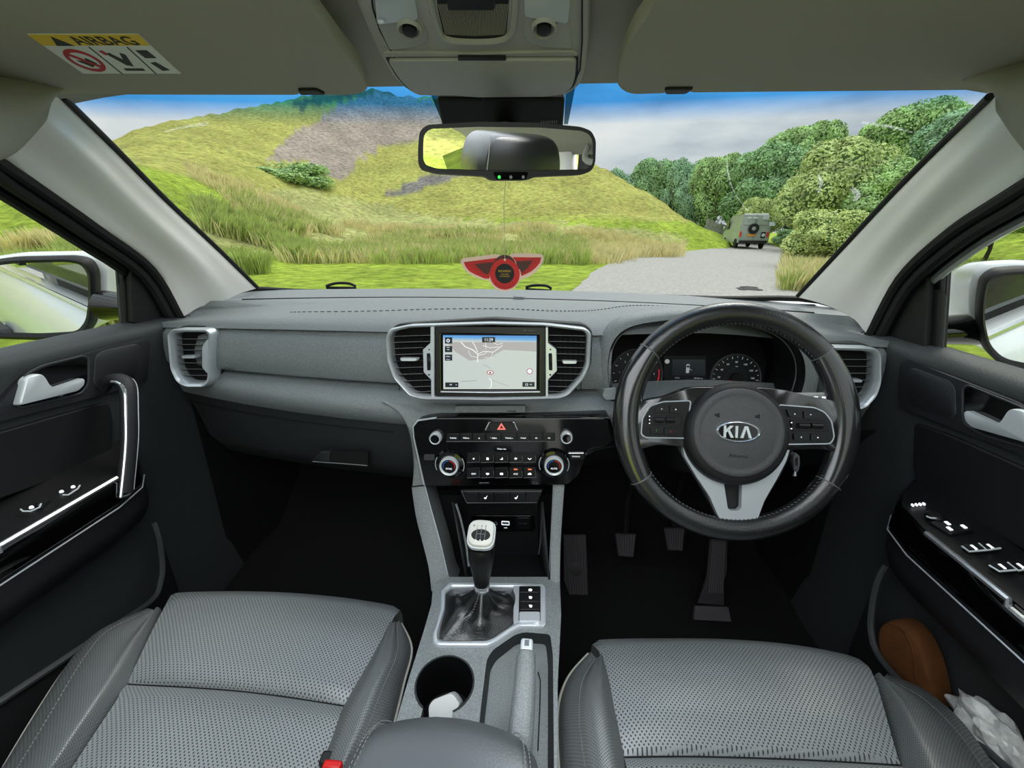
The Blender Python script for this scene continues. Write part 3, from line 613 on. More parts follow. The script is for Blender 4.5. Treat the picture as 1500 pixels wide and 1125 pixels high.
# sun visors
def visor(side, P_, clip, lb):
    a, b, c = (V((side * .60, .607, .158)), V((side * .159, .616, .163)), V((side * .14, .46, .184)))
    n = (b - a).cross(c - a).normalized(); u = XA; fr = Fr(b, u, n.cross(u))
    t = thing('sun_visor', lb, 'sun visor', b)
    poly = fr.poly(P_); MB().dome(fr, rnd(poly, .02, 5), -.008, .008, .985, 3).build('flap', 'visor', t, ang=50)
    k = fr.px(*clip); MB().slab(fr, rnd([(k[0] - .017, k[1] - .006), (k[0] + .017, k[1] - .006), (k[0] + .012, k[1] + .008), (k[0] - .012, k[1] + .008)], .004), -.012, .011).build('clip', 'seal', t, bev=.002)
    return t, fr
vl, vfr = visor(-1, [(-130, 128), (300, 129), (436, 129), (442, 124), (462, 124), (470, 129), (520, 129), (541, 122), (528, 92), (498, 55), (452, -8), (430, -60), (-130, -60)], (454, 122), 'grey sun visor folded up at the left, with airbag warning label')
vr, vfr2 = visor(1, [(1640, 118), (1400, 121), (1012, 125), (1008, 119), (988, 118), (975, 126), (922, 128), (903, 116), (906, 86), (928, 34), (950, 4), (975, -60), (1640, -60)], (994, 119), 'grey sun visor folded up at the right, plain without any label')
# airbag label
q = [vfr.px(x, y, .0085) for x, y in ((40, 50), (203, 50), (265, 107.5), (122, 107.5))]
q2 = [vfr.px(x, y, .0085) for x, y in ((40, 50), (203, 50), (220, 66), (63, 66))]
def lerp2(a, b, t): return (a[0] + (b[0] - a[0]) * t, a[1] + (b[1] - a[1]) * t)
lab_ = MB().slab(vfr, q, .008, .0088).build('warning_label', 'label_white', vl, label='white and yellow airbag warning label')
MB().slab(vfr, q2, .0088, .0091).build('yellow_header', 'yellow', lab_)
uax = (V((*q[1], 0)) - V((*q[0], 0))); vax = V((*q[3], 0)) - V((*q[0], 0))
def LB(s, t): return (q[0][0] + uax.x * s + vax.x * t, q[0][1] + uax.y * s + vax.y * t)
hh = vax.length
p = LB(.63, .14)
tu = (vfr.u * uax.x + vfr.v * uax.y).normalized(); tv = -(vfr.u * vax.x + vfr.v * vax.y).normalized()
lfr = Fr(vfr.P(*p, .0092), tu, tv); text('AIRBAG', lfr, 0, 0, hh * .185, 'ink', lab_, d=0, w=uax.length * .58, bold=.0003)
def LP(s, t): u, v = LB(s, t); return (u, v)
def lbl(pts, m, nm, d=.0092): MB().slab(vfr, [LP(*p) for p in pts], .0088, d).build(nm, m, lab_, smooth=False)
lbl([(.13, .25), (.30, .25), (.19, .03)], 'ink', 'warning_triangle')
for s0, w0 in ((.41, .012), (.77, .012)): lbl([(s0 - .0, .28), (s0 + w0, .28), (s0 + w0, 1), (s0, 1)], 'ink', 'divider')
cc = (.205, .63); ou = [LP(cc[0] + .155 * cos(t) , cc[1] + .30 * sin(t)) for t in [i * pi / 16 for i in range(32)]]; inn = [LP(cc[0] + .12 * cos(t), cc[1] + .225 * sin(t)) for t in [i * pi / 16 for i in range(32)]]
MB().ring(vfr, ou, inn, .0088, .0093).build('prohibition_ring', 'label_red', lab_)
lbl([(.10, .47), (.125, .42), (.31, .78), (.285, .83)], 'label_red', 'prohibition_bar', .0093)
lbl([(.12, .62), (.20, .80), (.29, .70), (.26, .60), (.24, .55), (.21, .64)], 'ink', 'seat_symbol')
lbl([(.5, .45), (.54, .42), (.60, .60), (.64, .42), (.68, .47), (.63, .78), (.57, .74)], 'ink', 'occupant_symbol'); lbl([(.46, .38), (.50, .36), (.52, .46), (.48, .48)], 'label_red', 'arrow_symbol')
lbl([(.50, .84), (.70, .84), (.70, .90), (.50, .90)], 'ink', 'seat_line'); lbl([(.82, .36), (.93, .36), (.95, .55), (.84, .55)], 'ink', 'book_symbol'); lbl([(.84, .68), (.90, .66), (.96, .88), (.88, .90)], 'ink', 'page_symbol')
# overhead console
oa, ob_, oc = V((-.1, .622, .156)), V((.1, .622, .156)), V((0, .50, .197))
ofr = Fr((oa + ob_) / 2, XA, oc - (oa + ob_) / 2); oh = thing('overhead_console', 'grey overhead console with map lamps and a flap between the sun visors', 'console', (oa + ob_) / 2)
def OP(pts, d=0): return ofr.poly(pts, d)
body = [(505, -60), (522, 0), (533, 25), (553, 70), (575, 107), (592, 123), (615, 131), (700, 137), (800, 136), (836, 131), (852, 118), (859, 98), (864, 60), (866, 0), (868, -60)]
MB().dome(ofr, rnd(OP(body), .004, 2), -.03, .006, .97, 4).build('surround', 'console_grey', oh, ang=60)
lid = [(567, 75), (845, 73), (843, 103), (838, 117), (825, 125), (720, 128.5), (612, 127), (600, 120), (584, 102)]
MB().tube([ofr.P(*p, .0068) for p in OP([(541, -40), (546, 10), (556, 42), (574, 76), (590, 108), (606, 125), (640, 132.5), (720, 133.5), (818, 131.5), (840, 122), (850, 100), (853, 60), (853, -40)], .006)], .0009, 5).build('surround_gap', 'ink', oh)
MB().slab(ofr, rnd(OP([(563, 73), (848, 71), (847, 104), (841, 120), (826, 128), (720, 131), (610, 130), (597, 122), (581, 104)]), .006), .002, .0066).build('gap', 'ink', oh)
ld = MB().dome(ofr, rnd(OP(lid), .007, 4), .004, .0105, .985, 3).build('lid', 'console_grey', oh, ang=50)
MB().slab(ofr, rnd(OP([(671, 82.5), (741, 82.5), (741, 87), (671, 87)], .01), .0012), .008, .0112).build('finger_slot', 'seal', ld)
MB().slab(ofr, OP([(560, 68), (568, 64.5), (700, 67), (838, 63), (846, 68), (846, 71), (563, 72.5)]), .004, .0085).build('ledge', 'console_grey', oh, bev=.001)
mb = MB(); mb.tube(spl([ofr.P(*p, .007) for p in OP([(622, -60), (632, 5), (641, 40), (655, 57), (700, 61), (738, 57), (751, 42), (755, 5), (758, -60)], .007)], 5), .0035, 8); mb.build('grille_frame', 'console_grey', oh)
MB().slab(ofr, rnd(OP([(634, -60), (642, 5), (650, 40), (662, 53), (700, 55), (732, 53), (742, 40), (745, 5), (748, -60)]), .004), .003, .0068).build('grille_bed', 'seal', oh)
mb = MB()
for i in range(44):
    f = (i + .5) / 44; a = ofr.P(*ofr.px(641 + f * 104, 6, .007), .0072); b = ofr.P(*ofr.px(652 + f * 88, 52 - 4 * abs(f - .5), .007), .0072); mb.tube([a, b], .00042, 5)
mb.build('grille_ribs', 'visor', oh)['kind'] = 'stuff'
bx_ = MB().slab(ofr, rnd(OP([(650, -30), (656, 12), (725, 12), (726, -30)], .01), .003), .004, .0125).build('button_box', 'seal', oh, bev=.001)
for s, lens, pod, pan in ((-1, [(548, -30), (552, 21), (614, 13), (606, -30)], (600, 42), [(552, 22), (615, 14), (628, 42), (626, 52), (612, 58), (571, 64)]), (1, [(767, -30), (768, 8), (834, 19), (838, -30)], (797, 40), [(767, 10), (835, 20), (840, 62), (790, 58), (772, 52), (767, 36)])):
    MB().slab(ofr, rnd(OP(pan), .005), .004, .008).build('lamp_housing', 'console_grey', oh, bev=.0015)
    MB().dome(ofr, rnd(OP(lens), .004), .004, .011, .94).build('map_lamp_lens', 'lens', oh)
    c = ofr.px(*pod, .01)
    MB().lathe(ofr, [(.0125, .006), (.013, .011), (.0105, .0135), (.0095, .0115), (.0085, .009)], 24, c=c).build('switch_collar', 'console_grey', oh)
    sw = MB().lathe(ofr, [(.0072, .008), (.0070, .0135), (.005, .0142), (.001, .0142)], 20, c=(c[0], c[1])).build('lamp_switch', 'ink', oh)
# interior mirror
mfr = Fr(at(743, 220, y=.5), V((.956, .16, 0)).normalized(), V((0.0, -.10, 1)))
mr_n = V((.262, -.963, -.06)).normalized(); mu_ = ZA.cross(mr_n).normalized(); mu_ = mu_ if mu_.x > 0 else -mu_
mfr = Fr(at(743, 220, y=.5), mu_, mr_n.cross(mu_) if mr_n.cross(mu_).z > 0 else -mr_n.cross(mu_))
rm = thing('rear_view_mirror', 'black framed rear view mirror hanging at the top of the windscreen', 'mirror', mfr.o)
out = [(612, 215), (614, 191), (624, 182), (700, 177.5), (790, 179), (852, 185), (868, 191), (875, 205), (874, 238), (869, 250), (855, 256), (785, 259), (774, 264), (722, 264), (712, 258), (640, 254), (617, 248), (612, 238)]
MB().dome(mfr, rnd(mfr.poly(out), .004, 3), -.022, .0, .985, 3).build('housing', 'seal', rm, ang=50)
gl = [(620, 215), (621, 197), (630, 189), (700, 186), (790, 187), (852, 192), (863, 197), (868, 208), (868, 240), (860, 248), (740, 250), (640, 247), (624, 242), (620, 234)]
MB().slab(mfr, rnd(mfr.poly(gl), .004, 3), -.002, .0008).build('glass', 'mirror', rm, smooth=False)
MB().slab(mfr, rnd(mfr.poly([(722, 252), (774, 252), (770, 263), (727, 263)]), .002), 0, .0012).build('button_strip', 'black_gloss', rm)
for px_, m_ in ((731, 'icon_green'), (748, 'icon_grey'), (766, 'icon_grey')):
    c = mfr.px(px_, 259.5); MB().lathe(mfr, [(.0017, .0008), (.0017, .0016)], 10, c=c).build('button', m_, rm)
# sensor cover / mount behind mirror
cvf = Fr(wsp(735, 160) + V((0, -.012, -.006)), XA, (V((0, .695, .178)) - V((0, 1.16, -.165))))
sc = thing('mirror_mount', 'black sensor cover joining the rear view mirror to the windscreen', 'mirror mount', cvf.o)
MB().slab(cvf, cvf.poly([(641, 130), (828, 130), (824, 186), (652, 186)]), -.01, .018).build('cover', 'seal', sc, bev=.004)
MB().slab(cvf, cvf.poly([(706, 130), (708, 130), (712, 182), (710, 182)], .018), .017, .0185).build('seam', 'ink', sc)
MB().tube([cvf.P(*cvf.px(740, 185), .01), mfr.P(0, .01, -.02)], [.016, .012], 12).build('stalk', 'seal', sc)
mb = MB()
for i in range(8):
    c = cvf.px(793 + 3.2 * i, 179 - .1 * i, .019); mb.slab(cvf, rect(.0016, .004, c[0], c[1]), .017, .0192)
mb.build('code_print', 'icon_grey', sc)['kind'] = 'stuff'
for sx in (-1, 1):
    mb = MB(); base = [(628, 131), (640, 131), (651, 180), (648, 180)] if sx < 0 else [(829, 131), (842, 131), (832, 182), (826, 182)]
    mb.slab(cvf, cvf.poly(base, -.008), -.010, -.008); mb.build('frit', glass('frit_glass', (.35, .42, .42)) if sx < 0 else M['frit_glass'], sc)
# air freshener
ap = at(736, 399, y=.62); afr = Fr(ap, XA, ZA)
af = thing('air_freshener', 'red winged card air freshener hanging on a thread from the mirror', 'air freshener', ap)
def AP(p): return (660 + p[0] * .10667, 360 + p[1] * .10667)
outl = [(140, 230), (160, 180), (220, 165), (430, 140), (620, 115), (680, 130), (750, 150), (810, 130), (850, 105), (1050, 105), (1240, 115), (1270, 150), (1270, 210), (1200, 330), (1080, 420), (960, 470), (900, 560), (820, 610), (740, 625), (650, 605), (580, 555), (530, 480), (420, 460), (280, 400), (190, 320)]
MB().slab(afr, [tuple(c[:2]) for c in spl([V((*p, 0)) for p in afr.poly([AP(p) for p in outl])], 3, closed=True)], -.0008, .0006).build('card', 'tag_cream', af, smooth=False)
def ap2(pts, m, nm, d): return MB().slab(afr, afr.poly([AP(p) for p in pts]), 0, d).build(nm, m, af, smooth=False)
for wing, sh in (([(185, 225), (650, 165), (600, 230), (590, 300), (545, 340), (535, 450), (470, 450), (400, 420), (330, 390), (260, 350), (205, 285)], [(330, 250), (600, 225), (560, 330), (500, 400), (420, 340)]), ([(1245, 160), (850, 155), (900, 220), (905, 300), (955, 330), (975, 415), (1050, 380), (1110, 350), (1170, 300), (1230, 230)], [(1130, 200), (900, 220), (930, 300), (990, 370), (1070, 290)])):
    ap2(wing, 'tag_red', 'wing', .0009); ap2(sh, 'tag_dark', 'wing_shade', .0011)
    mb = MB()
    for k in range(6):
        a = V((*wing[0], 0)); b = V((*wing[-1 - k % 4], 0)); c = V((*wing[2], 0)) * (1 - k / 6) + V((*wing[5], 0)) * (k / 6); e_ = a * (1 - k / 6) + V((*wing[6], 0)) * (k / 6)
        pa, pb = afr.px(*AP(c[:2]), .001), afr.px(*AP(e_[:2]), .001); mb.tube([afr.P(*pa, .0011), afr.P(*pb, .0011)], .00035, 4)
    mb.build('feather_lines', 'tag_dark', af)
cx, cy = afr.px(*AP((745, 390)))
r_ = .0215; MB().lathe(afr, [(r_, 0), (r_ * 1.0, .0013), (r_ * .2, .0013)], 40, c=(cx, cy)).build('red_disc', 'tag_red', af)
cx2, cy2 = afr.px(*AP((745, 290))); MB().lathe(afr, [(.0165, 0), (.0165, .0012), (.01, .0012)], 32, c=(cx2, cy2)).build('upper_disc', 'tag_dark', af)
cx2, cy2 = afr.px(*AP((745, 382))); MB().lathe(afr, [(.0138, 0), (.0138, .0017), (.005, .0017)], 36, c=(cx2, cy2)).build('centre_disc', 'ink', af)
text('RICARDO', afr, cx2, cy2 + .0035, .0030, 'tag_gold', af, d=.0018, w=.0175); text('THE LONG', afr, cx2, cy2 - .0008, .0016, 'tag_gold', af, d=.0018, w=.012); text('AIR FRESHENER', afr, cx2, cy2 - .0036, .0014, 'tag_gold', af, d=.0018, w=.014)
mb = MB()
for k in range(13):
    a = radians(-90 + (k - 6) * 8); mb.tube([afr.P(cx + .0150 * cos(a), cy + .0150 * sin(a), .0014), afr.P(cx + .0205 * cos(a), cy + .0205 * sin(a), .0014)], .0003, 4)
mb.build('tail_lines', 'tag_dark', af)
hp = afr.P(*afr.px(*AP((747, 192)))); MB().lathe(afr, [(.0016, 0), (.0016, .0018)], 10, c=afr.px(*AP((747, 192)))).build('eyelet', 'tag_cream', af)
MB().tube([hp, at(738, 300, y=.57), at(741, 262, y=.515)], .00035, 5).build('thread', 'print_white', af)
# floor and footwells
mb = MB(); xs = [-.78, -.4, 0, .4, .78]
mb.grid([[V((x, y, z)) for x in xs] for y, z in ((-.9, -.90), (.80, -.90), (1.0, -.86), (1.18, -.62), (1.2, -.25))]); tag(mb.build('floor', 'carpet'), 'black carpet covering the footwells', 'carpet', kind='structure')
# ------------------------------------------------------------------ doors
def door(side, name, lb, d):
    s = side; rt = thing(name, lb, 'door', (s * .76, .4, -.9)); rt['kind'] = 'structure'
    fr = Fr((s * .728, 0, 0), YA if s < 0 else -YA, ZA)
    ys = [-.35, 0, .3, .5, .7, .85, .925]
    sec = [(.805, -.196), (.79, -.188), (.765, -.184), (.738, -.191), (.729, -.203), (.731, -.215), (.737, -.26), (.735, -.33), (.742, -.40), (.744, -.6), (.742, -.93)]
    mb = MB(); mb.grid([[V((s * (x - (.012 if (y > .8 and j > 2) else 0)), y, z - .004 * ((y - .5) / .4 if y > .5 else 0))) for y in ys] for j, (x, z) in enumerate(sec)]); mb.build('inner_panel', 'door_panel', rt, ang=60)
    F = lambda pts, dd=0: fr.poly(pts, dd)
    MB().dome(fr, rnd(F(d['blister']), .012, 4), -.012, .006, .975, 3).build('upper_trim', 'door_dark', rt, ang=50)
    bl = MB().dome(fr, rnd(F(d['oval'], .006), .012, 5), .003, .0085, .97, 3).build('speaker_cover', 'door_dark', rt, ang=50)
    mb = MB(); mb.tube([fr.P(*p, .0065) for p in rnd(F(d['oval'], .006), .012, 5)], .0011, 6, closed=True); mb.build('cover_bead', 'door_panel', bl)
    rc = MB().slab(fr, rnd(F(d['recess'], .006), .008, 4), .003, .0066).build('handle_recess', 'black_gloss', rt)
    mb = MB(); mb.tube([fr.P(*p, .0068) for p in rnd(F(d['recess_rim'], .006), .010, 4)], .0016, 6, closed=True); mb.build('recess_rim', 'door_panel', rc)
    MB().dome(fr, rnd(F(d['handle'], .015), .005, 4), .004, .017, .93, 4).build('release_handle', 'satin_lt', rt, ang=60)
    # lower fabric insert
    MB().slab(fr, rnd(F(d['insert'], -.004), .012), -.02, -.002).build('padded_insert', 'black_soft', rt, bev=.003)
    # armrest
    st = [-.35, 0, .3, .45, .56, .62, .66, .69]; kk = [1, 1, 1, 1, 1, .85, .5, .1]
    def armsec(y, k, P): return [V((s * (.742 - (.742 - x) * k), y, z)) for x, z in P]
    topP = [(.742, -.398), (.70, -.404), (.652, -.413)]; bandP = [(.652, -.415), (.6445, -.422), (.643, -.455), (.650, -.462)]; lowP = [(.650, -.462), (.652, -.50), (.675, -.54), (.742, -.56)]
    for nm, P, m_ in (('armrest_top', topP, 'black_satin'), ('gloss_band', bandP, 'black_gloss'), ('armrest_base', lowP, 'door_dark')):
        mb = MB(); mb.grid([armsec(y, k, P) for y, k in zip(st, kk)]); mb.build(nm, m_, rt, ang=60)
    zc = d['chrome']; pts = [V((s * .648, y, -.4135 + (.0 if y > zc[0] else -.008))) for y in (-.3, 0, zc[0] - .012, zc[0] - .004, zc[0], zc[0] + .002, zc[1])]
    mb = MB(); mb.tube(pts, .0042, 8); mb.build('chrome_strip', 'chrome', rt)
    mb = MB(); mb.tube([V((s * (.742 - .098 * k), y, -.463)) for y, k in zip(st[:-1], kk)], .0012, 6); mb.build('lower_bead', 'satin', rt)
    # pocket
    rim = spl([at(px, py, x=s * xx) for px, py, xx in d['rim']], 6); mb = MB(); mb.tube(rim, .0055, 8); pk = mb.build('pocket_rim', 'door_panel', rt)
    mb = MB(); mb.grid([rim, [p + V((-s * .004, 0, -.05)) for p in rim], [V((p.x - s * .0, p.y, -.90)) for p in rim]]); mb.build('pocket_wall', 'black_soft', rt, ang=70)
    return rt, fr
dl, dlf = door(-1, 'passenger_door', 'black passenger door trim at the left with a chrome edged grab handle', dict(
    blister=[(-40, 628), (-10, 600), (20, 563), (34, 549), (60, 536), (206, 492), (218, 499), (214, 560), (120, 586)],
    oval=[(139, 524), (148, 515), (199, 504), (207, 510), (203, 548), (196, 555), (143, 567), (137, 561)],
    recess=[(28, 596), (37, 553), (62, 539), (120, 524), (127, 527), (127, 560), (118, 574)], recess_rim=[(24, 599), (34, 550), (60, 536), (121, 521), (129, 524), (129, 563), (118, 577)],
    handle=[(26, 595), (37, 556), (45, 550), (58, 547), (64, 553), (70, 564), (78, 569), (122, 554), (125, 557), (124, 564), (115, 573)],
    insert=[(-80, 655), (140, 592), (160, 590), (165, 620), (162, 672), (-80, 760)],
    chrome=(.405, .575), rim=[(226, 766, .70), (233, 788, .69), (238, 825, .685), (236, 850, .68), (222, 880, .675), (150, 928, .67), (80, 975, .67), (0, 1028, .67), (-60, 1070, .67)]))
dr, drf = door(1, 'driver_door', 'black driver door trim at the right with window switches on its armrest', dict(
    blister=[(1560, 690), (1320, 597), (1318, 560), (1322, 530), (1332, 525), (1500, 590), (1580, 640)],
    oval=[(1331, 545), (1338, 539), (1391, 559), (1399, 568), (1401, 606), (1394, 613), (1338, 596), (1331, 586)],
    recess=[(1413, 571), (1420, 567), (1500, 600), (1560, 640), (1560, 660), (1440, 630), (1415, 618)], recess_rim=[(1411, 569), (1419, 564), (1500, 597), (1570, 636), (1570, 675), (1440, 637), (1411, 620)],
    handle=[(1411, 604), (1416, 601), (1450, 617), (1460, 621), (1468, 619), (1479, 602), (1485, 598), (1500, 601), (1530, 612), (1540, 664), (1500, 648), (1422, 626), (1413, 617)],
    insert=[(1580, 720), (1400, 640), (1340, 618), (1338, 690), (1350, 722), (1580, 850)],
    chrome=(.43, .55), rim=[(1298, 828, .70), (1286, 850, .69), (1278, 885, .685), (1276, 925, .68), (1288, 962, .675), (1330, 1008, .67), (1400, 1060, .67), (1480, 1130, .67), (1560, 1200, .67)]))
# passenger grab handle
gp = spl([at(150, 570, x=-.730), at(158, 558, x=-.715), at(176, 556, x=-.69), at(187, 568, x=-.672), at(189, 600, x=-.662), at(189, 650, x=-.655), at(182, 722, x=-.648)], 5)
gh = MB().tube(gp, [.013] * 10 + [.0135] * (len(gp) - 10), 12, up=(0, 1, 0), flat=.8).build('grab_handle', 'door_dark', dl, ang=60)
ed_ = [p + V((.006, -.0125, 0)) for p in gp[8:]]; MB().tube(ed_, .0030, 8).build('chrome_edge', 'chrome', gh)
MB().tube([gp[-1] + V((.004, -.012, -.001)), gp[-1] + V((.006, .0, -.004)), gp[-1] + V((.004, .012, -.001))], .0025, 8).build('chrome_foot', 'chrome', gh)
MB().tube([p + V((.006, .012, 0)) for p in gp[10:]], .0012, 8).build('chrome_bead', 'satin', gh)
# passenger switches (on armrest top)
def armfr(s): return Fr((s * .70, .45, -.403), YA if s < 0 else -YA, V((s * .05, 0, .01)))
al, ar_ = armfr(-1), armfr(1)
def sw(fr, P, root, m='key_black', h=.005, nm='window_switch'): return MB().dome(fr, rnd(fr.poly(P, h * .6), .003, 3), -.002, h, .9, 2).build(nm, m, root)
w = sw(al, [(50, 738), (62, 730), (76, 732), (62, 744)], dl); p = al.px(47, 744, .005)
MB().tube([al.P(*al.px(*q_, .006), .006) for q_ in ((30, 746), (34, 749), (45, 749), (58, 743), (60, 738))], .0012, 6).build('switch_edge', 'satin_lt', w)
MB().tube([al.P(*al.px(*q_, .006), .006) for q_ in ((92, 725), (100, 725), (114, 716), (117, 711))], .0012, 6).build('lock_edge', 'satin_lt', dl)
for q_ in ((90, 720), (107, 713), (46, 743)): MB().lathe(al, [(.003, .001), (.0022, .0035)], 8, c=al.px(*q_, .002)).build('symbol', 'icon_white', dl)
# driver switches
for P in ([(1409, 800), (1419, 796), (1440, 798), (1444, 806), (1420, 808)], [(1434, 796), (1456, 796), (1466, 803), (1446, 806)], [(1449, 828), (1459, 823), (1480, 826), (1488, 835), (1464, 837)], [(1476, 824), (1500, 824), (1512, 832), (1492, 836)]):
    w = sw(ar_, P, dr, h=.007); MB().tube([ar_.P(*ar_.px(*q_, .007), .007) for q_ in (P[0], P[-1], P[-2])], .0013, 6).build('switch_edge', 'satin_lt', w)
    c = ar_.px(sum(a for a, b in P) / len(P), sum(b for a, b in P) / len(P), .007); MB().slab(ar_, rect(.008, .003, *c), .006, .0077).build('symbol', 'icon_white', w)
sw(ar_, [(1360, 765), (1378, 762), (1420, 766), (1428, 777), (1392, 784)], dr, h=.004, nm='lock_switch_plate')
for q_ in ((1388, 766), (1391, 774), (1412, 771)): MB().slab(ar_, rect(.007, .004, *ar_.px(*q_, .005)), .003, .0054).build('lock_symbol', 'icon_white', dr)
kn = MB().lathe(ar_, [(.011, 0), (.011, .006), (.008, .009), (.001, .009)], 20, c=ar_.px(1370, 755, .006)).build('mirror_adjuster', 'black_satin', dr)
MB().tube([ar_.P(*ar_.px(*q_, .006), .007) for q_ in ((1357, 757), (1363, 759.5), (1372, 760))], .0012, 6).build('adjuster_edge', 'satin_lt', kn)
for i in range(4): MB().slab(ar_, rect(.004, .0022, *ar_.px(1337 + 5.5 * i, 739 - .6 * i, .002)), -.001, .0024).build('symbol', 'icon_white', dr)
# window quarter trims, dividers, glass
for s, rt, q_, dv, dlb in ((-1, dl, [(186, 352), (205, 364), (235, 392), (258, 428), (270, 464), (192, 476)], [(172, 341), (186, 352), (194, 478), (182, 480)], 'left'), (1, dr, [(1365, 373), (1345, 388), (1312, 415), (1285, 450), (1270, 488), (1357, 514)], [(1386, 366), (1365, 376), (1355, 512), (1376, 517)], 'right')):
    f = Fr((s * .752, 0, 0), YA, ZA); MB().slab(f, rnd(f.poly(q_), .01), -.01, .004).build('quarter_trim', 'seal', rt, bev=.003)
    f2 = Fr((s * .765, 0, 0), YA, ZA); MB().slab(f2, f2.poly(dv), -.012, .006).build('window_divider', 'seal', rt, bev=.002)
    mb = MB(); P0 = dv[0]; P1 = dv[3]; a = f2.P(*f2.px(*P0)); b = f2.P(*f2.px(*P1)); off = V((0, -.006 , 0)); mb.tube([a + off, b + off], .0018, 6); mb.build('divider_bead', 'door_panel', rt)
    # door frame along the pillar, its white outer skin
    path = [p + V((s * .020, -.012, -.014)) for p in (lo if s < 0 else ro)]; ex = [V((s * .69, .35, .145)), V((s * .69, 0, .165)), V((s * .69, -.35, .165))]
    full = spl(ex[::-1] + path, 4); pil_ = spl(path, 4); MB().grid([[p + V((-s * .012, .010, .012)) for p in pil_], [p + V((0, -.002, .001)) for p in pil_], [p + V((s * .022, -.004, -.010)) for p in pil_], [p + V((s * .035, .01, -.005)) for p in pil_]]).build('frame_web', 'seal', rt, ang=80); MB().tube(full, .010, 8).build('window_frame', 'seal', rt)
    MB().tube([p + V((s * .022, -.004, -.010)) for p in full], .008, 8).build('outer_frame', 'white_paint' if s > 0 else 'seal', rt)
    mb = MB(); topl = spl(ex[::-1] + path[:4], 4); mb.grid([[p + V((s * .01, 0, 0)) for p in topl], [V((s * .80, p.y, -.20)) for p in topl]])
    wn = mb.build('window_2' if s < 0 else 'window_3', 'side_glass'); tag(wn, 'darkened %s front door window glass' % dlb, 'window', kind='structure')
# belt seals outside + body sides (seen in the mirrors)
mat('dark_glass', (.05, .07, .07), .03, spec=.9, coat=.5)
for s, sd_ in ((-1, 'left'), (1, 'right')):
    ys = [1.3, .9, .5, 0, -.5, -.72, -.74, -1.2, -1.7, -2.2]; sec = [(.80, -.222), (.84, -.235), (.895, -.29), (.915, -.35), (.93, -.42), (.925, -.6), (.94, -.8), (.93, -1.0), (.88, -1.12)]
    mb = MB(); mb.grid([[V((s * (x - (.05 * max(0, (-y - 1.3)) ** 2) - (.004 if y in (-.72, -.74) else 0)), y, z)) for y in ys] for x, z in sec]); bs = mb.build('body_side', 'white_paint', solid=.004, ang=50)
    tag(bs, 'white painted %s flank of the car, seen in the %s door mirror' % (sd_, sd_), 'car body', kind='structure')
    mb = MB(); mb.tube([V((s * .838, y, -.228)) for y in ys[1:9]], .007, 6); mb.build('belt_strip', 'chrome', bs)
    mb = MB(); mb.slab(Fr((s * .80, 0, 0), YA, ZA), [(-.42, -.2), (-.50, -.2), (-.50, .17), (-.42, .17)], -.01, .01); mb.build('pillar_cover', 'seal', bs)
    mb = MB(); mb.grid([[V((s * .69, y, .17 - .10 * max(0, -y - 1.2))) for y in (-.5, -.9, -1.3, -1.8)], [V((s * .80, y, -.2)) for y in (-.5, -.9, -1.3, -1.8)]]); mb.build('rear_window', 'dark_glass', bs)
    mb = MB(); mb.slab(Fr((s * .94, 0, 0), YA, ZA), rnd(rect(.20, .05, -.62 + .42 - .02, -.40), .02), -.012, .012); mb.build('handle_cup', 'seal', bs)
    MB().tube(spl([V((s * .925, -.33, -.40)), V((s * .962, -.30, -.395)), V((s * .966, -.2, -.395)), V((s * .962, -.12, -.395)), V((s * .925, -.09, -.40))], 5), .011, 8).build('door_handle', 'chrome', bs)
# door mirrors
def dmirror(s, glassP, lb, nrm, o, shell, stem):
    n = V(nrm).normalized(); u = ZA.cross(n).normalized(); u = u if u.x > 0 else -u; v = n.cross(u); v = v if v.z > 0 else -v
    fr = Fr(o, u, v); t = thing('door_mirror', lb, 'mirror', o); G = rnd(fr.poly(glassP), .014, 5)
    cx = sum(p[0] for p in G) / len(G); cy = sum(p[1] for p in G) / len(G); sc_ = lambda k, dx=0, dy=0: [(cx + (p[0] - cx) * k[0] + dx, cy + (p[1] - cy) * k[1] + dy) for p in G]
    MB().slab(fr, G, -.003, .0005).build('glass', 'mirror', t, smooth=False)
    MB().ring(fr, sc_((1.14, 1.16)), sc_((.99, .99)), 0, 0, prof=[(0, -.03), (0, .004), (.5, .010), (1, .003), (1, -.004)]).build('bezel', 'seal', t, ang=60)
    rows = []
    for k, d_, dx, dy in shell: rows.append([fr.P(p[0], p[1], d_) for p in sc_((k, k), dx, dy)])
    mb = MB(); mb.grid(rows, cu=True, cap=True); mb.build('shell', 'white_paint', t, ang=80)
    mb = MB(); mb.grid([[q_ + w_ for w_ in ring_] for q_, ring_ in stem], cu=True, cap=True); mb.build('mount_arm', 'black_gloss', t, ang=60)
    return t
def oval(a, b): return [V((0, a * cos(2 * pi * i / 14), b * sin(2 * pi * i / 14))) for i in range(14)]
shl = lambda dx: [(1.15, -.025, 0, 0), (1.17, -.05, dx * .02, .006), (1.10, -.09, dx * .07, .004), (.92, -.125, dx * .13, 0), (.55, -.15, dx * .18, -.004), (.2, -.155, dx * .20, -.005)]
dmirror(-1, [(-62, 470), (-62, 405), (-40, 394), (20, 385), (100, 383), (121, 387), (130, 402), (131, 440), (127, 470), (114, 486), (60, 489), (-30, 486)], 'white shelled left door mirror reflecting the flank of the car', (.50, -.862, -.02), at(60, 436, y=.80), shl(.28), [(V((-.86, .84, -.165)), oval(.035, .032)), (V((-.82, .86, -.17)), oval(.04, .026)), (V((-.775, .88, -.18)), oval(.06, .03))])
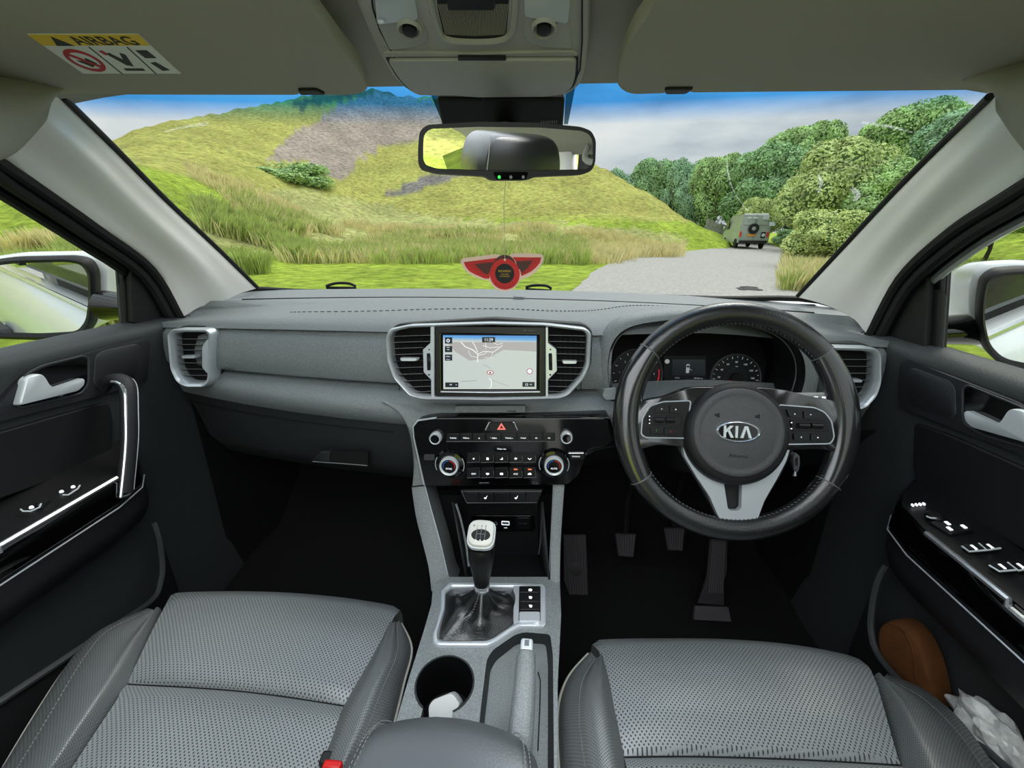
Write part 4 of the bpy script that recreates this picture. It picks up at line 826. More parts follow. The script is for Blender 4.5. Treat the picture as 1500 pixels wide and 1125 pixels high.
dmirror(1, [(1442, 440), (1447, 415), (1462, 404), (1500, 401), (1580, 408), (1600, 440), (1600, 520), (1560, 545), (1470, 526), (1449, 505), (1441, 470)], 'white shelled right door mirror reflecting the flank of the car', (-.49, -.87, -.06), at(1490, 465, y=.80), shl(-.28), [(V((.90, .86, -.175)), oval(.035, .03)), (V((.84, .87, -.18)), oval(.045, .026)), (V((.775, .88, -.185)), oval(.06, .03))])
# rear roof rail, grab handle and pillar seen in the rear view mirror
for s, l_ in ((-1, 'left'), (1, 'right')):
    mb = MB(); mb.grid([[V((s * .70, y, .115)), V((s * .715, y, .02)), V((s * .745, y, -.2)), V((s * .75, y, -.9))] for y in (-.38, -.50)]); tag(mb.build('trim_5' if s < 0 else 'trim_6', 'pillar', solid=.02), 'pale grey %s door pillar behind the front seats' % l_, 'pillar', kind='structure')
    gh_ = MB().tube(spl([V((s * .675, -.12, .125)), V((s * .655, -.14, .09)), V((s * .655, -.2, .08)), V((s * .655, -.26, .09)), V((s * .675, -.28, .125))], 4), .009, 8).build('grab_handle', 'console_grey'); tag(gh_, 'grey %s ceiling grab handle behind the door window' % l_, 'grab handle')
# ================================================================== DASHBOARD
from mathutils.geometry import tessellate_polygon
def holeplate(mb, fr, outer, holes, d, depth=None, hd=None):
    """flat plate on fr at depth d with holes, walls going down by depth (outer) and hd (holes)"""
    loops = [[V((u, v, 0)) for u, v in outer]] + [[V((u, v, 0)) for u, v in h] for h in holes]
    tris = tessellate_polygon(loops); flat = [p for l in loops for p in l]
    mb.add([fr.P(p.x, p.y, d) for p in flat], [tuple(t) for t in tris])
    for i, l in enumerate(loops):
        dd = depth if i == 0 else hd
        if dd: mb.grid([[fr.P(p.x, p.y, d) for p in l], [fr.P(p.x, p.y, d - dd) for p in l]], cu=True)
    return mb
dash = thing('dashboard', 'black and grey textured dashboard running across the car below the windscreen', 'dashboard', (0, .9, -.5))
def bump_(x, y): return .030 * exp(-((x - .365) / .17) ** 2) * exp(-((y - .84) / .10) ** 2)
def drow(y, cy, z, cz, xs, s=1.): return [V((x * s, y + cy * x * x, z + cz * x * x + bump_(x, y))) for x in xs]
X1 = [-.722, -.70, -.64, -.54, -.42, -.3, -.2, -.1, 0, .1, .18, .24, .3, .36, .42, .48, .54, .60, .66, .70, .722]
rows = [drow(1.175, -.28, -.160, 0, X1), drow(1.10, -.25, -.170, 0, X1), drow(1.06, -.25, -.171, 0, X1), drow(1.03, -.24, -.162, -.01, X1), drow(.97, -.10, -.161, -.05, X1), drow(.90, 0, -.162, -.07, X1), drow(.83, .04, -.162, -.07, X1), drow(.79, .07, -.165, -.06, X1), drow(.765, .12, -.175, -.045, X1), drow(.755, .13, -.185, -.04, X1)]
MB().grid([[V((p.x * (1.035 if i > 3 else 1.07), p.y, p.z)) for p in r] for i, r in enumerate(rows)]).build('top_pad', 'dash_top', dash, ang=80)
# defroster channel line at the far edge, stitched seam
MB().tube([p + V((0, 0, .001)) for p in drow(1.065, -.25, -.171, 0, X1)[2:-2]], .006, 6, flat=.5).build('defroster_channel', 'void', dash)
def seam(px_, yy, col='stitch'):
    pts = spl([at(a, b, y=yy) for a, b in px_], 8); return pts
sm = [V((p.x, p.y, -.162 + .0012 - .06 * p.x ** 2 + bump_(p.x, p.y))) for p in spl([V((-.46, .86, 0)), V((-.3, .85, 0)), V((-.15, .872, 0)), V((0, .885, 0)), V((.12, .862, 0)), V((.2, .86, 0)), V((.3, .93, 0)), V((.42, .96, 0))], 12)]
mb = MB()
for i in range(0, len(sm) - 1): mb.tube([sm[i], sm[i] + (sm[i + 1] - sm[i]) * .6], .0008, 5)
mb.build('stitching', 'ink', dash)['kind'] = 'stuff'
# lower half shared rows
L_ROWS = [(.755, .13, -.185, -.04, 1), (.764, .13, -.189, -.03, 1), (.752, .14, -.200, -.01, 1), (.742, .14, -.215, 0, 1), (.735, .14, -.245, 0, 1), (.728, .15, -.274, 0, 1), (.733, .15, -.281, 0, 1)]
XL = [x for x in X1 if x <= .19] + [.205]; XR = [.575] + [x for x in X1 if x >= .58]
MB().grid([drow(*r[:4], XL) for r in L_ROWS]).build('left_fascia', 'dash', dash, ang=80)
MB().grid([drow(*r[:4], XR) for r in L_ROWS]).build('right_fascia', 'dash', dash, ang=80)
band = [(.760, .16, -.284, 0), (.735, .20, -.291, 0), (.705, .24, -.297, 0), (.684, .26, -.308, 0), (.680, .26, -.322, 0), (.686, .26, -.338, 0), (.70, .24, -.352, 0)]
MB().grid([drow(*r, X1) for r in band]).build('lower_band', 'dash', dash, ang=80)
XG = [x for x in X1 if x <= -.09]
gl_ = [(.702, .24, -.350, 0, 1), (.706, .23, -.40, 0, .97), (.716, .18, -.45, 0, .93), (.735, .15, -.49, 0, .88), (.80, .15, -.515, 0, .86), (1.0, .1, -.52, 0, .86)]
gb = MB().grid([drow(*r[:4], XG, r[4]) for r in gl_]).build('glovebox', 'dash_dark', dash, ang=80)
MB().tube([V((p.x, p.y - .001, p.z)) for p in drow(.704, .235, -.372, 0, [x for x in XG if x < -.12])], .0011, 5).build('lid_seam', 'void', gb)
gfr = Fr(at(500, 668, y=.715), V((1, -.05, 0)), ZA)
lt = MB().slab(gfr, rnd(gfr.poly([(458, 672), (474, 661), (540, 661), (540, 683), (458, 676)]), .004), -.004, .003).build('latch_recess', 'void', gb)
MB().dome(gfr, rnd(gfr.poly([(458, 674), (470, 662), (484, 662), (482, 677)], .006), .003), 0, .006, .92).build('latch', 'dash_dark', gb); MB().tube([gfr.P(*gfr.px(*q_, .004), .004) for q_ in ((458, 676), (500, 679), (538, 682))], .0009, 5).build('latch_edge', 'dash', gb)
XK = [.06, .1, .18, .26, .36, .46, .56, .64, .70, .722]
MB().grid([drow(.702, .15, -.356, 0, XK), drow(.73, .15, -.40, 0, XK), drow(.76, .12, -.45, 0, XK), drow(.82, .1, -.50, 0, XK), drow(1.05, .05, -.50, 0, XK)]).build('knee_panel', 'black_soft', dash, ang=80)
# kick panels either side of the footwells
for s, lb in ((-1, 'left'), (1, 'right')):
    mb = MB(); mb.grid([[V((s * .725, .84, -.2)), V((s * .725, .84, -.5)), V((s * .735, .84, -.9))], [V((s * .74, .95, -.2)), V((s * .72, .95, -.55)), V((s * .72, .95, -.9))], [V((s * .74, 1.22, -.2)), V((s * .66, 1.2, -.55)), V((s * .64, 1.2, -.9))]]); tag(mb.build('trim_7' if s < 0 else 'trim_8', 'black_soft'), 'black %s footwell side trim under the dashboard end' % lb, 'trim', kind='structure')
# soft passenger side: airbag wording embossed
afr_ = Fr(at(335, 540, y=.765), V((1, .1, 0)), ZA); text('AIRBAG', afr_, 0, .0, .006, 'dash_dark', dash, d=.003, w=.026)
# side demister grilles (left and right ends of the top)
for nm, P, s in (('left', [(338, 463), (322, 464), (300, 467)], -1), ('right', [(1190, 484), (1212, 489), (1240, 494)], 1)):
    cvs = [V((s * x, .875 - .04 * (x - .6) * 3, -.162 - .07 * x * x + .0015)) for x in (.60, .625, .65, .675, .70)]
    tg = MB()
    for i in range(4): 
        a, b = cvs[i], cvs[i + 1]; m_ = (a + b) / 2 + V((0, -.03, -.004)); tg.add([a, b, m_, a + V((0, 0, -.006)), b + V((0, 0, -.006)), m_ + V((0, 0, -.006))], [(0, 1, 2), (3, 4, 5), (0, 1, 4, 3), (1, 2, 5, 4), (2, 0, 3, 5)])
    tg.build('demister_grille', 'void', dash, smooth=False)
# ---------------- centre unit with screen and two vents
co = at(718, 530, y=.648); tv_ = V((0, .16, 1)).normalized(); cf = Fr(co, XA, tv_)
Cp = lambda pts, d=0: cf.poly(pts, d)
cu_ = thing('navigation_unit', 'chrome framed navigation unit with an air vent on either side of its screen', 'navigation unit', co)
outer = [(566, 492), (572, 481), (600, 475), (718, 471.5), (800, 473.5), (858, 480), (866, 488), (864, 536), (855, 555), (833, 579), (820, 584), (720, 586.5), (620, 585), (600, 580), (577, 554), (568, 528)]
inner = [(571, 494), (576, 486), (601, 480), (718, 476.5), (800, 478.5), (855, 485), (860, 491), (858, 534), (850, 551), (829, 574), (818, 578.5), (720, 581), (622, 579.5), (604, 575), (582, 551), (573, 527)]
MB().dome(cf, rnd(Cp([(560, 488), (572, 475), (718, 466), (860, 475), (872, 486), (870, 538), (858, 560), (836, 586), (720, 592), (615, 590), (594, 583), (571, 556), (561, 530)]), .008, 3), -.07, -.0235, .985, 3).build('housing', 'dash_dark', cu_, ang=50)
ro_, ri_ = rnd(Cp(outer), .006, 3), rnd(Cp(inner), .006, 3)
MB().ring(cf, ro_, ri_, 0, 0, prof=[(0, -.02), (0, .002), (.35, .006), (.8, .004), (1, -.004), (1, -.02)]).build('chrome_surround', 'satin', cu_, ang=60)
MB().slab(cf, ri_, -.03, -.022).build('back_panel', 'void', cu_, smooth=False)
for s, x0, x1, nm, lb in ((-1, 575, 637, 'left', 0), (1, 800, 858, 'right', 0)):
    # post and thumbwheel plate
    pl_ = [(631, 478), (637, 478), (637, 581), (632, 581), (632, 556), (621, 545), (620, 512), (631, 502)] if s < 0 else [(799, 479), (803, 479), (803, 502), (815, 511), (816, 543), (803, 556), (803, 580), (799, 580)]
    vent = MB().slab(cf, rnd(Cp(pl_), .0015, 2), -.02, .003).build('vent_plate', 'satin', cu_, bev=.0012)
    wx = 628.5 if s < 0 else 806
    MB().slab(cf, rnd(Cp([(wx - 2.6, 517), (wx + 2.6, 517), (wx + 3.2, 542), (wx - 2.0, 542)]), .002), .0005, .0036).build('wheel_slot', 'void', vent)
    mb = MB(); c = cf.px(wx + .5, 530, .003); ww = 3.6 * .00078
    mb.lathe(Fr(cf.P(c[0], c[1], -.008), cf.v, cf.n), [(.0135, -.0022), (.0145, 0), (.0135, .0022)], 20); mb.build('thumbwheel', 'key_black', vent)
    c = cf.px(wx + (.2), 512, .003); MB().lathe(cf, [(.0013, .0031), (.0013, .0036)], 8, c=c).build('vent_open_mark', 'seal', vent); c = cf.px(wx, 549, .003); MB().lathe(cf, [(.0016, .0031), (.0012, .0036)], 10, c=c).build('vent_shut_mark', 'seal', vent)
    # slats: each its own part
    ys = [492, 501, 510, 519, 529, 538.5, 548, 557.5, 566.5, 574]
    for i, yy in enumerate(ys):
        if s < 0: a = 577 + max(0, yy - 540) * .62; b = 631 if (yy < 505 or yy > 555) else 620
        else: a = 804 if (yy < 505 or yy > 555) else 816; b = 857 - max(0, yy - 545) * .85
        yl, yr = (yy + 1.2, yy - .3) if s < 0 else (yy - .3, yy + .8)
        p, q_ = cf.P(*cf.px(a, yl, -.006), -.006), cf.P(*cf.px(b, yr, -.006), -.006); w_ = cf.n * -.014 + cf.v * -.003; th = cf.v * .0012
        MB().add([p, q_, q_ + w_, p + w_, p + th, q_ + th, q_ + w_ + th, p + w_ + th], [(0, 1, 2, 3), (7, 6, 5, 4), (0, 4, 5, 1), (1, 5, 6, 2), (2, 6, 7, 3), (3, 7, 4, 0)]).build('vent_slat', 'key_black', cu_, bev=.0004, smooth=False)
        if i % 1 == 0: MB().tube([p + th * .6 + cf.n * .0003, q_ + th * .6 + cf.n * .0003], .0005, 5).build('slat_highlight', 'icon_grey', cu_) if i != 4 else None  # highlight along the slat edge put in as a thin grey line
    tb = (585, 612) if s < 0 else (823, 846); yy = 527 if s < 0 else 531
    MB().dome(cf, rnd(Cp([(tb[0], yy - 3), (tb[1], yy - 2.5), (tb[1] - 1, yy + 2), (tb[0] + 1, yy + 2)], .002), .002), -.01, .003, .85).build('vent_thumb_tab', 'satin_lt', cu_)
    for k in range(5):
        xx = (585 + k * 8.5) if s < 0 else (821 + k * 7.5); MB().tube([cf.P(*cf.px(xx, 490, -.021), -.021), cf.P(*cf.px(xx, 572 - k * 0, -.021), -.021)], .0009, 5).build('rear_vane', 'seal', cu_)
sb = MB().slab(cf, rnd(Cp([(637.5, 478), (799, 479), (799, 581), (637.5, 581)], .004), .003), -.015, .004).build('screen_bezel', 'black_satin', cu_, bev=.0015)
o_, i_ = rnd(Cp([(643.5, 487), (793, 488.5), (792, 575), (644, 575)], .005), .003, 3), rnd(Cp([(649, 491), (786, 492), (785.5, 570), (649.5, 570)], .005), .0008, 3)
MB().ring(cf, o_, i_, 0, 0, prof=[(0, .003), (0, .0062), (.4, .0062), (1, .0035), (1, .003)]).build('screen_rim', 'black_gloss', cu_, ang=60); 
MB().tube([cf.P(*cf.px(*q_, .006), .006) for q_ in ((645.5, 574), (720, 575), (791, 574))], .0008, 5).build('rim_edge', 'satin', cu_)
# the lit map
def scr(): 
    m = bpy.data.materials.new('map_screen'); m.use_nodes = True; b = m.node_tree.nodes['Principled BSDF']; b.inputs['Base Color'].default_value = (.1, .1, .1, 1); b.inputs['Roughness'].default_value = .25
    t = m.node_tree; tc = N(t, 'ShaderNodeTexCoord'); sx = N(t, 'ShaderNodeSeparateXYZ'); t.links.new(tc.outputs['Object'], sx.inputs[0]); mr = N(t, 'ShaderNodeMapRange'); t.links.new(sx.outputs[2], mr.inputs[0])
    zt = cf.P(*cf.px(718, 491.5, .005), 0).z - co.z; zb = cf.P(*cf.px(718, 500, .005), 0).z - co.z
    mr.inputs[1].default_value = zt; mr.inputs[2].default_value = zb; cr = N(t, 'ShaderNodeValToRGB'); cr.color_ramp.elements[0].color = (*lin((.15, .55, .88)), 1); cr.color_ramp.elements[1].color = (*lin((.80, .84, .82)), 1); cr.color_ramp.elements.new(.45).color = (*lin((.35, .68, .92)), 1)
    t.links.new(mr.outputs[0], cr.inputs[0]); t.links.new(cr.outputs[0], b.inputs['Emission Color']); b.inputs['Emission Strength'].default_value = .27; MATS['map'] = m
scr(); mat('map_land', (.1, .1, .1), .3, emit=((.71, .70, .69), .72)); mat('map_road', (.1, .1, .1), .3, emit=((.93, .94, .94), .85)); mat('map_ink', (.03, .03, .04), .3, emit=((.12, .15, .19), .5)); mat('map_grey_road', (.1, .1, .1), .3, emit=((.62, .66, .68), .8)); mat('map_text', (.1, .1, .1), .3, emit=((.9, .95, 1.), .9)); mat('map_red', (.1, .02, .02), .3, emit=((.62, .10, .14), .8))
scn = MB().slab(cf, Cp([(649, 491), (786, 492), (785.5, 570), (649.5, 570)], .0045), .002, .0045).build('display_screen', 'map', cu_, smooth=False, label='lit navigation map display reading 11:29')
def c4(x, y): return (560 + x * .21333, 460 + y * .21333)
def mp_(pts, m, nm, d=.0049, r=0): 
    P = Cp([c4(*p) for p in pts], d); MB().slab(cf, rnd(P, r, 3) if r else P, .0045, d).build(nm, m, scn, smooth=False)
def ml(pts, w, m='map_road', nm='map_road', d=.0050): MB().tube([cf.P(*cf.px(*c4(*p), d), d) for p in pts], w, 4).build(nm, m, scn)
mp_([(440, 193), (1059, 193), (1059, 258), (830, 246), (730, 305), (600, 320), (500, 258)], 'map_land', 'map_area')
ml([(540, 192), (570, 225), (620, 245), (655, 275), (655, 330)], .0009); ml([(620, 192), (640, 225), (655, 262)], .0007); ml([(655, 275), (700, 255), (760, 262), (800, 235), (825, 215)], .0006); ml([(690, 215), (740, 232), (800, 225)], .0005); ml([(655, 285), (700, 275), (720, 258)], .0005); ml([(760, 262), (745, 300), (700, 300)], .0004); ml([(590, 250), (610, 290), (655, 300)], .0004); ml([(710, 195), (712, 240)], .0004); ml([(760, 195), (790, 210), (830, 200)], .0004)
ml([(690, 348), (725, 360), (745, 375)], .0005, 'map_grey_road'); ml([(735, 440), (752, 460), (748, 500), (735, 511)], .0009, 'map_road'); ml([(742, 438), (760, 465), (752, 508)], .0004, 'map_grey_road'); ml([(755, 455), (800, 470), (870, 495)], .0004, 'map_grey_road'); ml([(540, 462), (600, 460), (650, 455)], .0007, 'map_grey_road')
for b in ([(430, 160), (480, 160), (480, 203), (430, 203)], [(430, 220), (480, 220), (480, 262), (430, 262)], [(430, 278), (480, 278), (480, 320), (430, 320)], [(685, 158), (775, 158), (775, 195), (685, 195)], [(432, 470), (522, 470), (522, 503), (432, 503)], [(962, 467), (1046, 467), (1046, 500), (962, 500)]): mp_(b, 'map_ink', 'map_button', .0051, .0004)
def mt(s, x, y, h, w=None, m='map_text'): u, v = cf.px(*c4(x, y), .0052); text(s, cf, u, v, h, m, scn, d=.0053, w=w)
mt('11:29', 730, 178, .0052, .0125); mt('<', 452, 245, .003, .004); mt('MAP', 452, 229, .0013, .005); mt('100m', 452, 292, .0018, .007); mt('Auto', 452, 311, .0015, .006); mt('=', 470, 486, .004, .004); mt('>', 508, 487, .003); mt('[] <', 1005, 484, .003, .010)
u, v = cf.px(*c4(452, 183), .005); MB().lathe(cf, [(.0028, .0052), (.0028, .0054), (.0015, .0054), (.0015, .0052)], 14, c=(u, v), cap=False).build('compass_icon', 'map_text', scn)
u, v = cf.px(*c4(741, 402), .005); MB().slab(cf, circ(u, v, .0056, 24, .0036), .0048, .0052).build('position_marker', 'map_red', scn, smooth=False); MB().slab(cf, circ(u, v, .0044, 24, .0027), .0052, .0053).build('marker_field', 'map_road', scn, smooth=False); MB().slab(cf, [(u - .0026, v - .0016), (u + .0026, v - .0016), (u, v + .0020)], .0053, .0054).build('marker_arrow', 'map_red', scn, smooth=False)
u, v = cf.px(*c4(1012, 393), .005); MB().slab(cf, circ(u, v, .0048, 24), .0048, .0051).build('speed_ring', 'map_red', scn, smooth=False); MB().slab(cf, circ(u, v, .0038, 24), .0051, .0053).build('speed_disc', 'map_text', scn, smooth=False); mt('- - -', 1012, 393, .0018, .004, 'map_ink')
text('JBL Sound', cf, *cf.px(775, 484, .004), .0022, 'icon_grey', sb, d=.0042, w=.018)
# slot on the band under the unit
bf = Fr(at(718, 598, y=.677), XA, V((0, .05, 1)))
st_ = MB().dome(bf, rnd(bf.poly([(667, 594), (770, 593.5), (770, 603), (667, 603.5)]), .002), -.004, .003, .985).build('indicator_strip', 'dash', dash)
text('PASSENGER AIRBAG', bf, *bf.px(704, 597.6, .003), .0014, 'icon_grey', st_, d=.0032, w=.015); text('OFF', bf, *bf.px(704, 600.4, .003), .0014, 'icon_grey', st_, d=.0032, w=.008); MB().slab(bf, rect(.016, .0012, *bf.px(749, 602.2, .003)), .002, .0034).build('passenger_symbol', 'void', st_)
# dashtop sensor bump
bp_ = V((.017, 1.03, -.158)); fz = Fr(bp_, XA, YA); MB().dome(Fr(at(760, 437, y=1.02) + V((0, 0, -.003)), XA, ZA), rnd(rect(.030, .016), .006), -.02, .0, .8, 4).build('light_sensor', 'dash_top', dash)
# ---------------- end vents
def end_vent(s, ring_o, ring_i, ys, xa, xb, yc, lb):
    f = Fr(at(*lb[1], y=lb[2]), V((1, lb[3], 0)), V((0, .12, 1))); P = lambda p, d=0: f.poly(p, d)
    t = MB().dome(f, rnd(P([(p[0] + (p[0] - lb[1][0]) * .07, p[1] + (p[1] - lb[1][1]) * .07) for p in ring_o]), .008, 3), -.10, -.0215, .98).build('end_vent', 'dash_dark', dash, label=lb[0])
    o_, i_ = rnd(P(ring_o), .008, 4), rnd(P(ring_i), .006, 4)
    MB().ring(f, o_, i_, 0, 0, prof=[(0, -.025), (0, .003), (.3, .009), (.75, .007), (1, -.006), (1, -.02)]).build('chrome_surround', 'satin', t, ang=60)
    MB().slab(f, i_, -.03, -.02).build('back_panel', 'void', t, smooth=False)
    for y in ys:
        a, b = xa(y), xb(y); p, q_ = f.P(*f.px(a, y, -.005), -.005), f.P(*f.px(b, y + lb[4], -.005), -.005); w_ = f.n * -.012 + f.v * -.003; th = f.v * .0013
        MB().add([p, q_, q_ + w_, p + w_, p + th, q_ + th, q_ + w_ + th, p + w_ + th], [(0, 1, 2, 3), (7, 6, 5, 4), (0, 4, 5, 1), (1, 5, 6, 2), (2, 6, 7, 3), (3, 7, 4, 0)]).build('vent_slat', 'key_black', t, bev=.0004, smooth=False); MB().tube([p + th * .6 + f.n * .0003, q_ + th * .6 + f.n * .0003], .0006, 5).build('slat_highlight', 'icon_grey', t)  # grey line along each slat stands in for its edge highlight
    MB().dome(f, rnd(f.poly(yc, .004), .002), -.01, .006, .85).build('vent_thumb_tab', 'satin', t)
    return t, f
tl, fl = end_vent(-1, [(248, 488), (256, 481), (308, 481), (315, 487), (313, 558), (304, 567), (275, 567), (261, 560), (252, 540)], [(255, 492), (261, 487), (303, 487), (307, 491), (305, 554), (299, 560), (279, 560), (268, 553), (260, 537)],
    [497, 505, 513, 522.5, 532, 541, 550], lambda y: 260 + max(0, y - 535) * .35, lambda y: 303, [(265, 521), (286, 520.5), (287, 525), (266, 525)], ('chrome ringed air vent at the left end', (281, 524), .772, .1, .3))
pl2 = MB().slab(fl, rnd(fl.poly([(303, 497), (307, 499), (306, 545), (303, 547), (296, 538), (296, 508)], .003), .003), -.01, .0035).build('vent_plate', 'satin', tl, bev=.001)
tr2, fr2_ = end_vent(1, [(1200, 512), (1206, 506), (1278, 508), (1288, 516), (1289, 560), (1283, 580), (1268, 596), (1256, 600), (1205, 592)], [(1206, 517), (1212, 513), (1272, 515), (1280, 521), (1279, 558), (1272, 575), (1260, 589), (1252, 592), (1208, 585)],
    [527, 537, 547, 557, 567, 577], lambda y: 1212, lambda y: 1276 - max(0, y - 552) * .55, [(1247, 555), (1263, 556), (1263, 560), (1247, 560)], ('chrome ringed air vent at the right end', (1248, 552), .755, -.1, .3))
# ---------------- gloss centre stack
sf = Fr(at(735, 660, y=.655), XA, V((0, .10, 1))); Sp = lambda p, d=0: sf.poly(p, d)
def s2(x, y): return (600 + x * .2, 600 + y * .2)
sk = thing('control_stack', 'gloss black radio and climate control panel below the navigation unit', 'control panel', sf.o)
MB().slab(sf, rnd(Sp([(607, 640), (605, 625), (612, 615), (640, 611), (893, 611), (902, 640), (890, 652), (868, 660), (858, 670), (848, 695), (832, 709), (640, 711), (623, 709)]), .004, 3), -.06, .004).build('panel', 'black_gloss', sk, bev=.002)
MB().tube([sf.P(*p, .003) for p in Sp([(640, 611), (613, 615), (606, 624), (607, 640), (622, 709)])], .0017, 6).build('chrome_line', 'satin', sk)
hz_ = MB().dome(sf, Sp([s2(*p) for p in ((558, 150), (583, 97), (765, 93), (788, 150))], .005), .002, .0075, .97).build('hazard_button', 'key_black', sk)
for pp in (((555, 150), (582, 95), (592, 93)), ((757, 92), (767, 93), (790, 150))): MB().tube([sf.P(*sf.px(*s2(*p), .0065), .0065) for p in pp], .0009, 5).build('button_edge', 'satin', hz_)
mat('hazard_tri', (.8, .2, .2), .4, emit=((.95, .55, .52), .6)); MB().slab(sf, Sp([s2(*p) for p in ((640, 147), (705, 147), (672, 97))], .0076), .006, .0080).build('hazard_triangle', 'hazard_tri', hz_, smooth=False); MB().slab(sf, Sp([s2(*p) for p in ((660, 137), (686, 137), (672, 115))], .0082), .0075, .0083).build('triangle_core', 'tag_dark', hz_, smooth=False)
ed8 = [272, 367, 460, 558, 672, 785, 880, 975, 1068]; lb8 = ['RADIO', 'MEDIA', '(', '^ SEEK', 'TRACK v', 'MAP', 'O', 'O']
for i in range(8):
    b = MB().slab(sf, Sp([s2(ed8[i] + 2, 177), s2(ed8[i + 1] - 2, 176), s2(ed8[i + 1] - 2, 231), s2(ed8[i] + 2, 232)], .006), .002, .0068).build('radio_button', 'key_black', sk, bev=.0006)
    mt_ = s2((ed8[i] + ed8[i + 1]) / 2, 209); text(lb8[i], sf, *sf.px(*mt_, .007), .0022, 'icon_white', b, d=.0071, w=[.011, .011, .003, .012, .014, .009, .004, .004][i])
MB().tube([sf.P(*p, .006) for p in Sp([s2(270, 233), s2(1070, 231)], .006)], .0008, 5).build('row_edge', 'icon_grey', sk)
for c, r, nm in (((188, 212), .0108, 'radio_knob'), ((1150, 207), .0105, 'tuning_knob')):
    u, v = sf.px(*s2(*c), .012); k = MB().lathe(sf, [(r * .95, .002), (r, .004), (r * .98, .014), (r * .86, .0165), (r * .72, .015)], 32, c=(u, v)).build(nm, 'satin_lt', sk)
    MB().lathe(sf, [(r * .72, .012), (r * .70, .0156), (r * .05, .0152)], 24, c=(u, v)).build('knob_cap', 'black_gloss', k)
for c, nm, lb, cc in (((290, 412), 'temperature_dial', 'SYNC', -1), ((1058, 410), 'temperature_dial', 'AUTO', 1)):
    u, v = sf.px(*s2(*c), .014); r = .0165
    k = MB().lathe(sf, [(r * 1.62, .003), (r * 1.68, .006), (r * 1.5, .011), (r * 1.2, .012), (r * 1.02, .010)], 40, c=(u, v)).build(nm, 'black_gloss', sk)
    MB().lathe(sf, [(r * 1.02, .008), (r * 1.02, .018), (r * .97, .0195), (r * .80, .0185), (r * .78, .015)], 40, c=(u, v), cap=False).build('dial_ring', 'satin_lt', k)
    MB().lathe(sf, [(r * .80, .012), (r * .78, .0165), (r * .05, .0165)], 32, c=(u, v)).build('dial_face', 'black_gloss', k)
    for a0_, a1_, m_ in ((200, 95, 'icon_blue'), (85, -20, 'icon_red')):
        mb = MB(); mb.tube([sf.P(u + r * .62 * cos(radians(a0_ + (a1_ - a0_) * i / 8)), v + r * .62 * sin(radians(a0_ + (a1_ - a0_) * i / 8)), .0168) for i in range(9)], .00042, 5); mb.build('dial_scale', m_, k)
    text(lb, sf, u, v - .0045, .0030, 'icon_white', k, d=.0168, w=.011)
    for a_ in ((150, 205), (-25, 30)) : mb = MB(); mb.tube([sf.P(u + r * 1.55 * cos(radians(a_[0] + (a_[1] - a_[0]) * i / 6)), v + r * 1.55 * sin(radians(a_[0] + (a_[1] - a_[0]) * i / 6)), .0095) for i in range(7)], .0011, 5); mb.build('dial_highlight_ring', 'satin', k)
e5 = [418, 520, 622, 725, 830, 928]
ic = [['o', 'oo', '/.', 'v/', 'v'], ['OFF', 'W', 'W', 'A/C', 'o-o']]
for rI, (y0, y1) in enumerate(((318, 386), (428, 498))):
    for i in range(5):
        b = MB().dome(sf, rnd(Sp([s2(e5[i] + 4, y0 + 2), s2(e5[i + 1] - 4, y0), s2(e5[i + 1] - 4, y1 - 2), s2(e5[i] + 4, y1)], .006), .0008, 2), .002, .0072, .97, 2).build('climate_button', 'key_black', sk)
        mb = MB(); mb.tube([sf.P(*sf.px(*s2(*p), .006), .0072) for p in ((e5[i + 1] - 5, y0 + 16), (e5[i + 1] - 4, y1 - 4), (e5[i] + 4, y1))], .0005, 5); mb.build('button_edge', 'icon_grey', b)
        cx_, cy_ = (e5[i] + e5[i + 1]) / 2, (y0 + y1) / 2 + 8
        if rI == 1 and i in (0, 3): text(ic[1][i], sf, *sf.px(*s2(cx_, cy_), .0072), .0032, 'icon_white', b, d=.0076, w=.008)
        else:   # small pictograms: fan, airflow figure, demister, recirculation
            u, v = sf.px(*s2(cx_, cy_), .0075); f_ = .0020
            shp = {0: [circ(0, 0, f_ * .8, 8)], 1: [rect(f_ * 2.0, f_ * 2.2)], 2: [circ(.0012, .0014, f_ * .5, 8), [(-.003, -.001), (-.001, -.002), (.0025, -.0014), (.0025, .0002), (0, -.0005)]], 3: [circ(.0002, .0016, f_ * .5, 8), [(-.003, .001), (0, -.0022), (.0032, .0014), (.0012, .0002)]], 4: [[(-.0036, .001), (-.001, -.0018), (.001, -.0018), (.0036, .001), (.0024, .001), (0, -.0006), (-.0024, .001)]]}[i] if rI == 0 else {1: [[(-.0034, .0006), (-.0018, .0018), (.0018, .0018), (.0034, .0006), (.0012, -.002), (-.0012, -.002)]], 2: [rnd(rect(.0056, .0038), .001)], 4: [rnd(rect(.0068, .0022, 0, -.0006), .0009), [(-.002, .0005), (-.001, .002), (.002, .002), (.003, .0005)]]}[i]
            mb = MB()
            for q_ in shp: mb.slab(sf, [(u + a, v + b2) for a, b2 in q_], .0070, .0078)
            mb.build('pictogram', 'icon_white', b, smooth=False)
for x in (777, 880): MB().slab(sf, rect(.0062, .0016, *sf.px(*s2(x, 438), .008)), .0072, .0082).build('indicator_lamp', 'icon_orange', sk, smooth=False)
text('Clean Air', sf, *sf.px(735, 657.6, .004), .0024, 'icon_white', sk, d=.0045, w=.016)
